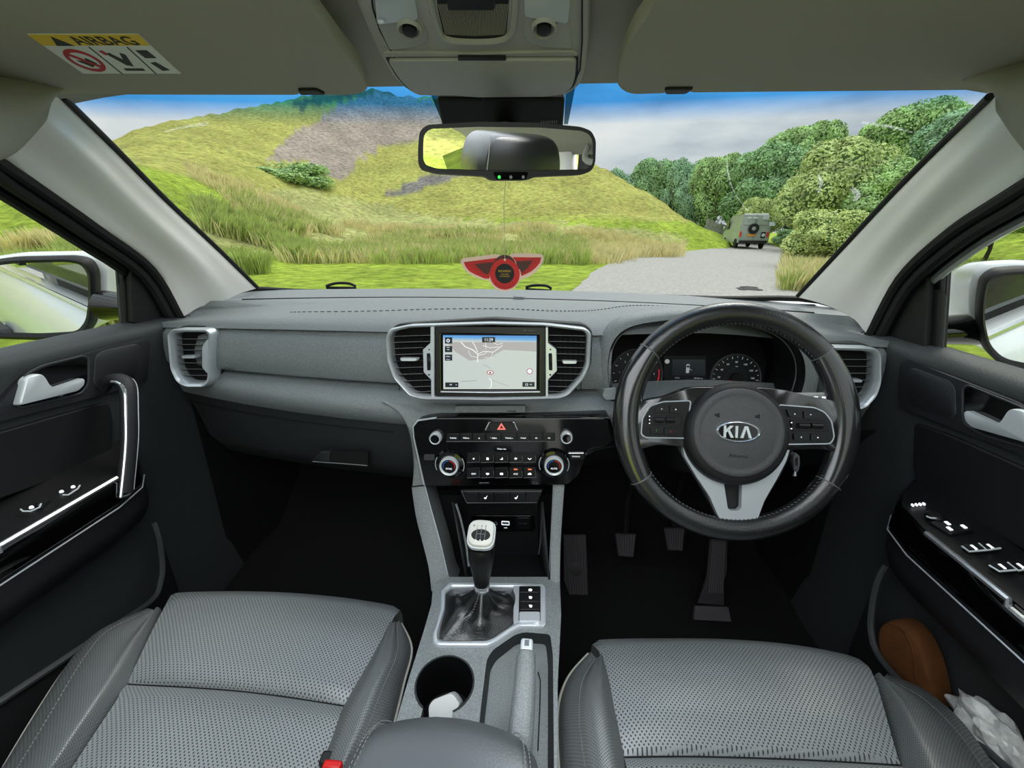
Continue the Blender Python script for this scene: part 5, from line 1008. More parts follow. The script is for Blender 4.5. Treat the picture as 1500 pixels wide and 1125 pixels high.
cl = MB().slab(sf, rnd(Sp([s2(1168, 322), s2(1278, 322), s2(1278, 362), s2(1180, 362)], .005), .001), .002, .0062).build('climate_screen_button', 'key_black', sk, bev=.0006); text('CLIMATE', sf, *sf.px(*s2(1218, 343), .006), .0022, 'icon_white', cl, d=.0066, w=.013); MB().tube([sf.P(*sf.px(*s2(*p), .006), .0066) for p in ((1165, 318), (1275, 317))], .0007, 5).build('button_edge', 'icon_white', cl)
MB().tube([sf.P(*sf.px(*s2(*p), .004), .0048) for p in ((1280, 342), (1310, 312), (1360, 288), (1430, 276), (1500, 268))], [.001, .004, .003, .0018, .001], 7).build('side_gloss_edge', 'black_gloss', sk)
mb = MB()
for k in range(5): mb.tube([sf.P(*sf.px(*s2(*p), .004), .0045) for p in ((108, 330 + 9 * k), (182, 330 + 9 * k))], .0004, 4)
mb.build('louvre_lines', 'icon_grey', sk)['kind'] = 'stuff'
MB().tube([sf.P(*sf.px(*s2(*p), .004), .0045) for p in ((510, 536), (582, 536))], .0007, 5).build('brand_bar', 'icon_grey', sk)
# seat heater row
hf = Fr(at(735, 728, y=.648), XA, V((0, .05, 1))); hb = MB().slab(hf, hf.poly([(674, 717.5), (795, 717.5), (787, 738), (683, 738)]), -.04, 0).build('switch_row', 'black_satin', sk, bev=.001)
mb = MB(); mb.tube([hf.P(*hf.px(*p, 0), .0005) for p in ((676, 719.5), (684, 736.5), (786, 736), (793, 719.5), (676, 719.5))], .0006, 5); mb.build('row_outline', 'icon_grey', hb)
for i in range(5):
    xa, xb = 678 + i * 23, 678 + (i + 1) * 23
    b = MB().slab(hf, rnd(hf.poly([(xa + (5 if i == 0 else 1), 721), (xb - 1, 721), (xb - (6 if i == 4 else 1), 735), (xa + (9 if i == 0 else 1), 735)]), .0006), -.001, .0018).build('blank_switch' if i % 2 == 0 else 'seat_heater_switch', 'key_black', sk, bev=.0005)
    if i % 2: u, v = hf.px([711.6, 756.4][i // 2], 729, .002); MB().slab(hf, [(u - .003, v - .0022), (u - .0004, v - .003), (u + .0012, v - .0018), (u + .002, v + .002), (u + .003, v + .0036), (u + .0018, v + .004), (u + .0004, v + .0004), (u - .003, v + .0002)], .0016, .0024).build('seat_symbol', 'icon_white', b, smooth=False)
# ================================================================== CENTRE CONSOLE
con = thing('centre_console', 'grey black centre console with gear lever surround, cup holder and handbrake well', 'console', (0, .45, -.85))
ZC = -.575; kf = Fr((0, .45, ZC), XA, YA); Kp = lambda p, d=0: kf.poly(p, d)
def b2(x, y): return (500 + x / 3, 750 + y / 3)
def g7(x, y): return (600 + x * .25343, 840 + y * .25343)
cup = [(608 + 0, 1007)] ; cc_ = kf.px(651.5, 1001); rc_ = abs(kf.px(694, 1001)[0] - kf.px(609, 1001)[0]) / 2
# keyhole shaped cup holder opening
ang0 = [radians(a) for a in range(-62, 243, 12)]
cupo = [(cc_[0] + rc_ * cos(a), cc_[1] + rc_ * sin(a)) for a in ang0]; sl = [kf.px(622, 1056), kf.px(666.5, 1056)]
cup_o = cupo + [kf.px(628, 1036), kf.px(622, 1075), kf.px(666, 1075), kf.px(674, 1036)][0:0] + [(cc_[0] - rc_ * .53, cc_[1] - rc_ * 1.9), (cc_[0] + rc_ * .50, cc_[1] - rc_ * 1.9)]
hb_o = rnd(Kp([(713, 966), (722, 952), (754, 930), (768, 926), (806, 929), (810, 960), (812, 1180), (690, 1180), (704, 1040)]), .006, 3)
outer_c = Kp([(634, 862), (640, 850), (660, 845), (806, 845), (820, 852), (822, 900), (817, 1000), (816, 1180), (560, 1180), (575, 1075), (600, 990), (622, 920), (632, 885)])
mb = MB(); holeplate(mb, kf, outer_c, [cup_o, hb_o], 0, .012, None); mb.build('top_panel', 'dash', con, smooth=False)
MB().grid([[kf.P(u, v, 0) for u, v in cup_o], [kf.P(u, v, -.075) for u, v in cup_o]], cu=True).build('cup_holder_wall', 'black_satin', con, ang=70)
MB().slab(kf, cup_o, -.08, -.075).build('cup_holder_floor', 'void', con, smooth=False)
MB().tube([kf.P(u, v, .0003) for u, v in cupo], .0013, 6).build('cup_holder_rim', 'dash_dark', con)
w1 = [kf.P(u, v, 0) for u, v in hb_o]; cxx = sum(p[0] for p in hb_o) / len(hb_o)
MB().grid([w1, [kf.P(u + (cxx - u) * .12, v, -.022) for u, v in hb_o]], cu=True).build('handbrake_well_wall', 'dash_dark', con, ang=70)
MB().slab(kf, [(u + (cxx - u) * .12, v) for u, v in hb_o], -.03, -.022).build('handbrake_well_floor', 'dash', con, smooth=False)
MB().tube([kf.P(*kf.px(*p, -.022), -.021) for p in ((788, 985), (791.5, 997), (791, 1030), (788, 1100))], .0007, 5).build('lever_gaiter_seam', 'void', con)
# flanks of the console
fl_ = [kf.P(u, v, -.010) for u, v in outer_c]
MB().grid([fl_, [V((p.x * 1.03, p.y, -.9)) for p in fl_]], cu=True).build('side_skirt', 'black_soft', con, ang=60)
# rising arms either side of the open bin
def arm(Pl, Pr, ys, nm, m='dash', edge=None):
    a = spl([at(*p, y=y) for p, y in zip(Pl, ys)], 4); b = spl([at(*p, y=y) for p, y in zip(Pr, ys)], 4)
    o = MB().grid([[p + V((0, .05, -.03)) for p in a], a, [(p + q_) / 2 + V((0, -.003, .002)) for p, q_ in zip(a, b)], b, [q_ + V((0, .07, -.04)) for q_ in b]]).build(nm, m, con, ang=60)
    return a, b
arm([(603, 713), (609, 755), (619, 795), (628, 832), (632, 866)], [(622, 711), (633, 752), (645, 795), (656, 840), (668, 862)], [.655, .635, .61, .585, .565], 'left_arm')
MB().tube(spl([at(*p, y=y - .002) for p, y in zip([(622, 710), (633, 752), (645, 795), (656, 842)], [.655, .635, .61, .585])], 5), .0011, 6).build('arm_bead', 'satin', con)
arm([(811, 708), (809, 750), (807, 800), (806, 866)], [(827, 708), (824, 750), (821, 800), (820, 866)], [.655, .635, .61, .565], 'right_arm')
MB().tube(spl([at(*p, y=y - .002) for p, y in zip([(811, 708), (808, 770), (804, 850)], [.655, .63, .585])], 5), .0011, 6).build('arm_bead', 'dash', con)
arm([(556, 586), (585, 604), (600, 635), (606, 680), (604, 713)], [(640, 606), (616, 612), (608, 640), (615, 680), (622, 711)], [.688, .678, .668, .66, .656], 'stack_side_trim')
MB().tube([at(603, 713, y=.652), at(622, 711, y=.652)], .0012, 5).build('trim_gap', 'void', con)
# open storage bin
binb = Fr(at(735, 775, y=.735), XA, ZA); BP = lambda p, d=0: binb.poly(p, d)
MB().slab(binb, BP([(640, 725), (825, 725), (815, 850), (655, 850)]), -.02, 0).build('bin_back', 'black_soft', con, smooth=False)
for Pn, Pf in (([(664, 735), (686, 856)], [(670, 738), (688, 815)]), ([(796, 735), (806, 852)], [(790, 738), (790, 812)])):
    a = [at(*Pn[0], y=.66), at(*Pn[1], y=.575)]; b = [at(*Pf[0], y=.73), at(*Pf[1], y=.73)]
    MB().grid([a, b]).build('bin_side', 'dash_dark', con, solid=.003)
MB().tube(spl([at(668, 738, y=.66), at(676, 765, y=.65), at(683, 800, y=.63), at(687, 830, y=.6)], 4), .0022, 6).build('bin_edge', 'dash', con); MB().tube(spl([at(795, 738, y=.66), at(792, 790, y=.64), at(789, 812, y=.62)], 4), .0016, 6).build('bin_edge', 'dash_dark', con)
MB().grid([[at(676, 812, y=.735), at(800, 812, y=.735)], [at(660, 862, y=.56), at(812, 862, y=.56)]]).build('bin_floor', 'black_soft', con)
pp = MB().slab(binb, rnd(BP([(690, 755), (783, 755), (784, 778), (690, 778)], .003), .010), -.002, .004).build('socket_panel', 'black_gloss', con, bev=.001)
u, v = binb.px(726, 766.5, .004); MB().lathe(binb, [(.0042, .004), (.0045, .0055), (.003, .0055), (.002, .004)], 16, c=(u, v)).build('aux_socket', 'icon_grey', pp)
u, v = binb.px(740.5, 766, .004); o_, i_ = rnd(rect(.017, .0095, u, v), .002), rnd(rect(.014, .0065, u, v), .0015); MB().ring(binb, o_, i_, .004, .0054).build('usb_socket', 'icon_white', pp); MB().slab(binb, rect(.011, .0018, u, v + .0006), .0035, .0052).build('usb_tongue', 'icon_grey', pp)
text('USB', binb, *binb.px(740.5, 773, .004), .0022, 'icon_white', pp, d=.0045, w=.007); text('AUX', binb, *binb.px(726.5, 773, .004), .0022, 'icon_grey', pp, d=.0045, w=.006)
MB().slab(binb, rnd(BP([(756, 758), (777, 758), (777, 775), (756, 775)], .004), .004), .003, .0055).build('power_socket_cap', 'key_black', pp, bev=.001); text('12V 180W', binb, *binb.px(766, 766.5, .0055), .0020, 'icon_grey', pp, d=.006, w=.017)
# gear lever frame + boot
fo = rnd(Kp([g7(*p) for p in ((133, 345), (134, 395), (160, 417), (455, 418), (505, 395), (600, 328), (645, 308), (772, 307), (787, 285), (787, 80), (770, 60), (600, 50), (230, 48), (183, 95), (178, 200), (150, 300))], .004), .004, 3)
fi = rnd(Kp([g7(*p) for p in ((163, 352), (164, 376), (180, 386), (440, 387), (480, 372), (575, 308), (625, 279), (625, 279), (626, 240), (626, 80), (626, 78), (590, 78), (240, 75), (210, 105), (206, 205), (175, 300))], .004), .004, 3)
MB().ring(kf, fo, fi, 0, 0, prof=[(0, -.002), (0, .003), (.3, .0055), (.8, .005), (1, .001), (1, -.002)]).build('shifter_frame', 'satin', con, ang=60)
MB().slab(kf, rnd(Kp([g7(*p) for p in ((600, 60), (770, 62), (784, 82), (784, 285), (770, 302), (640, 305), (600, 325))], .004), .003), 0, .0048).build('switch_plate', 'satin', con, bev=.001)
sp_ = MB().slab(kf, rnd(Kp([g7(*p) for p in ((634, 73), (757, 73), (757, 272), (630, 272))], .006), .002), .003, .0058).build('switch_block', 'void', con, smooth=False)
for i, (y0, y1) in enumerate(((80, 110), (113, 164), (167, 210))):
    MB().slab(kf, rnd(Kp([g7(*p) for p in ((640, y0), (752, y0), (752, y1), (639, y1))], .008), .001), .004, .0085).build('drive_mode_switch', 'key_black', con, bev=.0008)
    u, v = kf.px(*g7(698, (y0 + y1) / 2), .009); mb = MB(); mb.slab(kf, [(u - .003 + .001 * i, v - .002), (u + .002, v - .0024), (u + .0032, v + .001), (u + .001, v + .0026), (u - .0026, v + .0022)], .008, .0091); mb.build('switch_symbol', 'icon_white', con, smooth=False)
MB().dome(kf, rnd(Kp([g7(*p) for p in ((633, 222), (755, 222), (755, 270), (632, 270))], .007), .002), .003, .008, .93).build('blank_plate', 'satin', con)
# console rear body below the armrest
MB().box((-.005, .08, -.70), (.19, .50, .25)).build('rear_body', 'black_soft', con, bev=.02)
# white charger in the cup holder
ch = thing('charging_plug', 'white plastic charging plug standing in the console cup holder', 'plug', at(650, 1040, z=-.61)); cz = kf
mb = MB(); P_ = [(627, 1035), (633, 1025), (661, 1014), (667, 1018), (676, 1031), (668, 1042), (664, 1060), (628, 1060)]
pf = Fr(at(650, 1035, z=-.592), XA, V((0, .8, .6))); mb.dome(pf, rnd(pf.poly(P_), .004, 4), -.025, .004, .93); mb.build('body', 'cable', ch, ang=50)
MB().tube([at(650, 1058, z=-.592), at(655, 1056, z=-.600), at(667, 1050, z=-.606)], .0006, 5).build('seam', 'icon_grey', ch)
# ================================================================== INSTRUMENT CLUSTER
cl_o = at(1035, 545, y=.83); kfr = Fr(cl_o, XA, V((0, .22, 1))); KP = lambda p, d=0: kfr.poly(p, d)
def c3(x, y): return (880 + x * .21333, 470 + y * .21333)
ic_ = thing('instrument_cluster', 'hooded instrument cluster with two dials and a small display behind the steering wheel', 'instrument cluster', cl_o)
lip = [(1050, 470), (1107, 478), (1147, 494), (1168, 519), (1173, 547), (1166, 576), (1150, 604), (1050, 625), (935, 612), (902, 585), (893, 545), (899, 505), (925, 481), (985, 471)]
outA = [(1050, 452), (1112, 460), (1162, 478), (1196, 508), (1206, 548), (1198, 588), (1180, 622), (1050, 650), (915, 640), (882, 602), (872, 545), (878, 500), (905, 468), (970, 454)]
hp_ = Fr(at(1035, 545, y=.742), XA, V((0, .16, 1)))
Lp = [V((*p, 0)) for p in hp_.poly(lip)]; Ap = [V((*p, 0)) for p in hp_.poly(outA)]
Lp, Ap = spl(Lp, 5, closed=True), spl(Ap, 5, closed=True); cl_c = sum((p for p in Lp), V()) / len(Lp)
rows = [[hp_.P(p.x, p.y, -.045) for p in Ap], [hp_.P(p.x, p.y, -.012) for p in Ap], [hp_.P(*(p * .55 + q_ * .45).xy, .002) for p, q_ in zip(Ap, Lp)], [hp_.P(*(p * .15 + q_ * .85).xy, .004) for p, q_ in zip(Ap, Lp)], [hp_.P(p.x, p.y, -.003) for p in Lp], [hp_.P(*(cl_c + (p - cl_c) * .97).xy, -.05) for p in Lp], [hp_.P(*(cl_c + (p - cl_c) * .95).xy, -.115) for p in Lp]]
MB().grid(rows[:4], cu=True).build('hood', 'dash', ic_, ang=80); MB().grid(rows[3:], cu=True).build('hood_lining', 'black_satin', ic_, ang=80)
MB().tube([hp_.P(*(cl_c + (p - cl_c) * .985).xy, -.010) for p in Lp], .0012, 6, closed=True).build('hood_bead', 'icon_grey', ic_)
MB().slab(kfr, [(-.2, -.12), (.2, -.12), (.2, .09), (-.2, .09)], -.03, -.012).build('face', 'void', ic_, smooth=False)
MB().slab(kfr, rnd(KP([c3(*p) for p in ((438, 238), (735, 238), (735, 440), (438, 436))]), .002), -.012, -.006).build('display_panel', 'ink', ic_, bev=.001)
mat('lcd', (.03, .04, .05), .25, emit=((.10, .12, .14), .6)); mat('dial_face', (.02, .025, .025), .5, emit=((.05, .07, .07), .35)); mat('dial_white', (.5, .5, .5), .5, emit=((.62, .66, .66), .5)); mat('dial_red', (.5, .05, .08), .5, emit=((.8, .12, .2), .5))
dp = MB().slab(kfr, KP([c3(*p) for p in ((495, 266), (722, 266), (722, 380), (495, 378))]), -.006, -.004).build('trip_display', 'lcd', ic_, smooth=False)
u, v = kfr.px(*c3(602, 325)); mb = MB(); mb.slab(kfr, rnd(rect(.0062, .018, u, v - .0012), .002), -.004, -.0034); mb.build('car_symbol', 'dial_white', dp, smooth=False); MB().slab(kfr, rnd(rect(.005, .004, u, v + .003), .001), -.0034, -.003).build('car_window', 'lcd', dp, smooth=False); MB().tube([kfr.P(u + .003, v - .002, -.003), kfr.P(u + .008, v - .004, -.003)], .0006, 4).build('open_door', 'dial_white', dp)
text('16°c', kfr, *kfr.px(*c3(530, 394)), .0026, 'dial_white', ic_, d=-.0055, w=.0085); text('98108 mi', kfr, *kfr.px(*c3(676, 397)), .0028, 'dial_white', ic_, d=-.0055, w=.017)
MB().lathe(kfr, [(.0045, -.006), (.0045, -.004), (.001, -.004)], 16, c=kfr.px(*c3(461, 280))).build('start_lamp', 'dial_white', ic_)
text('(D)', kfr, *kfr.px(*c3(565, 466)), .0042, 'dial_red', ic_, d=-.010, w=.010, bold=.0002); text('A', kfr, *kfr.px(*c3(605, 466)), .0042, 'dial_red', ic_, d=-.010, w=.005, bold=.0002)
def dial(cx, cy, rpx, name, lbl, labels, a0, a1, nt_, needle, nred=None):
    u, v = kfr.px(cx, cy); r = abs(kfr.px(cx + rpx, cy)[0] - u)
    t = MB().lathe(kfr, [(r, -.012), (r, -.007), (r * .97, -.005), (r * .95, -.009)], 48, c=(u, v), cap=False).build(name, 'icon_grey', ic_, label=lbl)
    MB().lathe(kfr, [(r * .96, -.012), (r * .96, -.0095), (.001, -.0095)], 40, c=(u, v)).build('dial_face', 'dial_face', t)
    P = lambda a, k, d=-.009: kfr.P(u + r * k * cos(radians(a)), v + r * k * sin(radians(a)), d)
    for i in range(nt_):
        a = a0 + (a1 - a0) * i / (nt_ - 1); MB().tube([P(a, .90), P(a, .80 if i % 2 == 0 else .85)], .00055, 4).build('tick', 'dial_red' if nred and i >= nred else 'dial_white', t)
    for s_, a in labels: text(s_, kfr, u + r * .66 * cos(radians(a)), v + r * .66 * sin(radians(a)), .0038, 'dial_white', t, d=-.009, name='number')
    mb = MB(); mb.tube([P(needle, .1, -.006), P(needle, .75, -.006)], [.0011, .0004], 6); mb.build('needle', 'dial_red', t)
    MB().lathe(kfr, [(r * .22, -.009), (r * .2, -.004), (.001, -.004)], 20, c=(u, v)).build('needle_cap', 'ink', t)
    return t, u, v, r
t1, u, v, r = dial(934, 549, 39, 'rev_counter', 'rev counter dial with a red zone', [('1', 175), ('2', 135), ('3', 90), ('4', 50), ('5', 3), ('6', -38)], 200, -50, 13, 205, 9)
mb = MB(); mb.tube([kfr.P(u + r * .85 * cos(radians(a)), v + r * .85 * sin(radians(a)), -.0085) for a in range(15, -60, -8)], .0010, 5); mb.build('red_zone', 'dial_red', t1)
for i in range(5): MB().tube([kfr.P(u - .004 + .0 + r * .5 * cos(radians(220 + i * 20)), v + r * .62 * sin(radians(220 + i * 20)), -.0085), kfr.P(u - .004 + r * .58 * cos(radians(220 + i * 20)), v + r * .72 * sin(radians(220 + i * 20)), -.0085)], .0006, 4).build('gauge_tick', 'dial_red' if i < 3 else 'dial_white', t1)
t2, u, v, r = dial(1080.5, 555, 38, 'speedometer', 'speedometer dial numbered up to 140', [('20', 178), ('40', 150), ('60', 122), ('80', 92), ('100', 60), ('120', 30), ('140', 2)], 210, -30, 19, 207)
text('MPH', kfr, u, v + r * .48, .002, 'dial_white', t2, d=-.009)
for i, s_ in enumerate(('20', '40', '60', '80', '100', '120', '140', '160', '180', '200')): a = radians(205 - i * 24); text(s_, kfr, u + r * .40 * cos(a), v + r * .40 * sin(a), .0019, 'icon_grey', t2, d=-.009, name='inner_number')
# ================================================================== STEERING WHEEL
wc = V((.380, .622, -.279)); tl_ = radians(20.9); wf = Fr(wc, XA, V((0, sin(tl_), cos(tl_)))); Wp = lambda p, d=0: wf.poly(p, d)
def w4(x, y): return (920 + x * .21333, 570 + y * .21333)
sw_ = thing('steering_wheel', 'black leather steering wheel with silver lower spoke and oval badge', 'steering wheel', wc)
RR = .1675
def ang_of(px, py): u, v = wf.px(px, py); return math.degrees(atan2(v, u))
aTL, aTR, aBL, aBR = ang_of(945, 510), ang_of(1203, 518), ang_of(937, 702), ang_of(1222, 714)
def rimarc(a0, a1, nm, m, bulge=0):
    n = max(8, int(abs(a1 - a0) / 4)); rows = []
    for i in range(n + 1):
        f = i / n; a = radians(a0 + (a1 - a0) * f); k = 1 + bulge * sin(pi * f) ** .7; er = V((cos(a), sin(a)))
        ro_ = []
        for j in range(16):
            b = 2 * pi * j / 16; rad = RR + .0178 * k * cos(b) - (.0178 * (k - 1)); dd = .0150 * sin(b)
            ro_.append(wf.P(er.x * rad, er.y * rad, dd))
        rows.append(ro_)
    return MB().grid(rows, cu=True, cap=True).build(nm, m, sw_, ang=70)
rimarc(aTR, aTL, 'rim_top', 'wheel_leather'); rimarc(aTL, aBL + 360 if aBL < 0 else aBL, 'rim_side', 'wheel_smooth', .22); rimarc(aBR, aTR, 'rim_side', 'wheel_smooth', .22); rimarc(aBL + (360 if aBL < 0 else 0), aBR + 360, 'rim_bottom', 'wheel_leather')
for a in (aTL, aTR, aBL, aBR):
    a = radians(a); c = wf.P(RR * cos(a), RR * sin(a)); er = wf.u * cos(a) + wf.v * sin(a)
    MB().tube([c + er * (.0180 * cos(b)) + wf.n * (.0152 * sin(b)) for b in [2 * pi * i / 20 for i in range(20)]], .0009, 5, closed=True).build('rim_seam', 'icon_grey', sw_)
mb = MB()
for i in range(150):
    a = radians(360 * i / 150); 
    mb.tube([wf.P((RR - .0172) * cos(a), (RR - .0172) * sin(a), .005), wf.P((RR - .0168) * cos(a + .016), (RR - .0168) * sin(a + .016), .0075)], .0006, 4)
mb.build('rim_stitching', 'icon_grey', sw_)['kind'] = 'stuff'
# spokes
for s, sp in ((-1, [(922, 612), (930, 594), (948, 584), (975, 580), (1012, 566), (1060, 566), (1060, 655), (1000, 655), (962, 652), (934, 660), (920, 648)]), (1, [(1100, 566), (1150, 570), (1185, 580), (1215, 584), (1232, 592), (1240, 612), (1240, 650), (1228, 664), (1200, 658), (1160, 660), (1100, 660)])):
    k_ = MB().dome(wf, rnd(Wp(sp, .008), .010, 3), -.012, .010, .96, 4).build('side_spoke', 'wheel_smooth', sw_, ang=60)
    pn = [(939, 636), (941, 613), (952, 595), (971, 588.5), (1012, 587), (1005, 642), (945.6, 641)] if s < 0 else [(1140, 593), (1193, 597), (1208, 604), (1218, 617), (1222, 640), (1217, 650), (1150, 651)]
    MB().slab(wf, rnd(Wp(pn, .012), .004, 3), .006, .0118).build('button_field', 'key_black', k_, bev=.001)
    ln = pn[:-1] + [pn[-1]]; pts = [wf.P(*p, .012) for p in rnd(Wp(pn, .012), .005, 4)]
    MB().tube(pts, .0011, 6, closed=True).build('field_edge', 'satin', k_)
def wb(P, nm, par=sw_, m='key_black', d=.0135): return MB().dome(wf, rnd(Wp([w4(*p) for p in P], d), .0015, 3), .010, d + .0015, .96, 2).build(nm, m, par)
def wi(x, y, s_, par, m='icon_grey', h=.0028): text(s_, wf, *wf.px(*w4(x, y), .015), h, m, par, d=.0153)
for P, s_, m in (([(178, 155), (195, 120), (275, 110), (275, 163)], '<', 'icon_white'), ([(284, 110), (376, 112), (366, 168), (284, 165)], 'o', 'icon_white'), ([(148, 262), (240, 262), (240, 308), (152, 306)], '/', 'icon_green'), ([(246, 264), (342, 266), (342, 318), (246, 310)], 'o', 'icon_red'),
                 ([(1085, 140), (1192, 150), (1198, 198), (1104, 192)], 'o', 'icon_white'), ([(1200, 152), (1290, 158), (1322, 202), (1204, 200)], '^', 'icon_white'), ([(1132, 304), (1245, 306), (1245, 354), (1136, 350)], 'x', 'icon_white'), ([(1250, 306), (1358, 310), (1352, 356), (1250, 354)], 'o', 'icon_white')):
    b = wb(P, 'wheel_button'); wi(sum(p[0] for p in P) / 4, sum(p[1] for p in P) / 4, s_, b, m)
for P, c1, c2, cy in (([(132, 182), (372, 186), (366, 248), (140, 242)], (182, 242), (258, 320), 211), ([(1108, 210), (1358, 214), (1380, 290), (1122, 288)], (1168, 1242), (1256, 1330), 250)):
    b = wb(P, 'rocker_bezel', m='black_satin', d=.0125)
    for c in (c1, c2): MB().tube([wf.P(*wf.px(*w4(c[0], cy), .016), .016), wf.P(*wf.px(*w4(c[1], cy + 3), .016), .016)], .0042, 10).build('rocker_switch', 'key_black', b)
    for yy in (-24, 0, 24) if cy == 211 else (-20, 22): MB().lathe(wf, [(.0011, .013), (.0009, .0146)], 6, c=wf.px(*w4(P[0][0] + 16, cy + yy), .0145)).build('symbol', 'icon_white', b)
# lower spoke plate
Vp = Wp([(1000, 645), (1002, 668), (1020, 698), (1040, 728), (1052, 756), (1066, 774), (1083, 780), (1099, 775), (1110, 760), (1120, 733), (1138, 702), (1152, 675), (1160, 648), (1120, 640), (1040, 640)], .006); Vh = rnd(Wp([(1060, 705), (1087, 705), (1086, 744), (1082, 748), (1070, 748), (1066, 744)], .006), .002)
mb = MB(); holeplate(mb, wf, rnd(Vp, .004, 3), [Vh], .006, .012, .010); mb.build('lower_spoke', 'satin', sw_, bev=.0012, ang=30)
MB().slab(wf, Wp([(985, 640), (1000, 668), (1022, 705), (1042, 740), (1056, 768), (1083, 785), (1108, 768), (1126, 735), (1150, 695), (1170, 650), (1100, 640), (1050, 640)]), -.014, -.007).build('spoke_backing', 'black_soft', sw_, bev=.002)
# hub
hu, hv = wf.px(1081, 637, .02); rh = abs(wf.px(1161, 637, .02)[0] - hu)
MB().lathe(wf, [(rh * .98, -.01), (rh, .006), (rh * .975, .016), (rh * .92, .023), (rh * .86, .0255)], 64, c=(hu, hv)).build('hub_surround', 'black_soft', sw_, ang=60)
hu2, hv2 = wf.px(1083, 634, .028); r2 = abs(wf.px(1151, 634, .028)[0] - hu2)
MB().lathe(wf, [(r2, .015), (r2, .0265), (r2 * .975, .0285), (r2 * .88, .0295), (r2 * .845, .0280), (r2 * .80, .0290), (r2 * .4, .0325), (.001, .0335)], 64, c=(hu2, hv2)).build('airbag_cover', 'hub_plastic', sw_, ang=60)
lu, lv = wf.px(1081, 632.5, .033); a_, b_ = abs(wf.px(1114, 632, .033)[0] - lu), abs(wf.px(1081, 617, .033)[1] - lv)
bd = MB().ring(wf, circ(lu, lv, a_, 40, b_), circ(lu, lv, a_ * .87, 40, b_ * .80), 0, 0, prof=[(0, .030), (0, .0345), (.5, .0360), (1, .0345), (1, .032)]).build('badge', 'chrome', sw_, ang=60)
MB().slab(wf, circ(lu, lv, a_ * .9, 40, b_ * .84), .031, .0338).build('badge_field', 'black_gloss', bd, smooth=False)
def glyph(polys, ox, w, h):
    mb = MB()
    for P in polys: mb.slab(wf, [(lu + ox + x * w, lv + (y - .5) * h) for x, y in P], .0335, .0356)
    return mb.build('letter', 'satin_lt', bd, smooth=False)
gh, gw = b_ * 1.12, a_ * .40
glyph([[(0, 0), (.26, 0), (.26, 1), (0, 1)], [(.26, .42), (.26, .66), (.72, 1), (1.08, 1), (.50, .56)], [(.38, .62), (.62, .68), (1.12, 0), (.78, 0)]], -a_ * .66, gw, gh)
glyph([[(0, 0), (.27, 0), (.27, 1), (0, 1)]], -a_ * .14, gw, gh)
glyph([[(0, 0), (.30, 0), (.62, .78), (.94, 0), (1.26, 0), (.80, 1), (.44, 1)]], a_ * .09, gw, gh)
text('AIRBAG', wf, *wf.px(1082, 668, .032), .0060, 'ink', sw_, d=.0315, w=.027)
for x, y in ((1052, 608), (1111, 610)): 
    u, v = wf.px(x, y, .033); mb = MB(); mb.slab(wf, [(u - .004, v - .001), (u - .002, v - .001), (u + .002, v - .003), (u + .002, v + .003), (u - .002, v + .001), (u - .004, v + .001)], .030, .0332); mb.build('horn_mark', 'black_soft', sw_, smooth=False)
# column shroud, stalks and key
cs = thing('steering_column', 'black steering column shroud between wheel and dashboard', 'steering column', wc + V((0, .06, -.03)))
cfm = Fr(wc - wf.n * .03, wf.u, wf.v); MB().dome(Fr(wc - wf.n * .12, wf.u, wf.v), rnd([(-.065, -.10), (.065, -.10), (.075, .01), (.05, .030), (-.05, .030), (-.075, .01)], .02), -.08, .085, .88, 4).build('shroud', 'black_soft', cs, ang=60)
ls = thing('indicator_stalk', 'dark grey stalk tip showing at the left of the steering wheel rim', 'stalk', wc + V((-.1, .05, 0)))
MB().tube([wc - wf.n * .075 + wf.u * -.06, wc - wf.n * .06 + wf.u * -.14 + wf.v * .02, at(893, 577, y=.69)], [.008, .008, .011], 10).build('lever', 'black_soft', ls)
sfm = Fr(at(890, 577, y=.685), XA, wf.v); MB().dome(sfm, rnd(sfm.poly([(880, 580), (884, 569), (902, 567), (904, 586), (886, 587)]), .003), -.012, .008, .85).build('tip', 'dash', ls)
rs_ = thing('wiper_stalk', 'grey stalk with white markings at the right of the steering wheel hub', 'stalk', wc + V((.1, .05, 0)))
MB().tube([wc - wf.n * .075 + wf.u * .05, at(1165, 584, y=.655), at(1212, 584, y=.655), at(1240, 585, y=.66)], [.008, .010, .010, .011], 12).build('lever', 'dash', rs_)
for px_ in (1180, 1195, 1207): MB().box(at(px_, 583, y=.644), (.006, .001, .005)).build('marking', 'icon_white', rs_, smooth=False)
ky = thing('ignition_key', 'silver ended ignition key in the lock right of the steering column', 'key', at(1165, 672, y=.66))
kk_ = Fr(at(1164, 675, y=.655), XA, ZA); ou_ = rnd(kk_.poly([(1160, 668), (1164, 664), (1169, 665), (1170, 680), (1167, 690), (1161, 688)]), .003, 3); in_ = rnd(kk_.poly([(1163, 671), (1165, 668), (1167, 669), (1167, 680), (1165, 684), (1163.5, 683)]), .001, 3)
MB().ring(kk_, ou_, in_, -.003, .004).build('bow', 'chrome', ky, bev=.0006); MB().tube([kk_.P(*kk_.px(1165, 690)), kk_.P(*kk_.px(1163, 696), .002)], [.0022, .0035], 8).build('ring_end', 'chrome', ky); MB().tube([kk_.P(0, 0, -.003), kk_.P(-.002, .006, -.06)], .009, 10).build('lock_barrel', 'black_satin', ky)
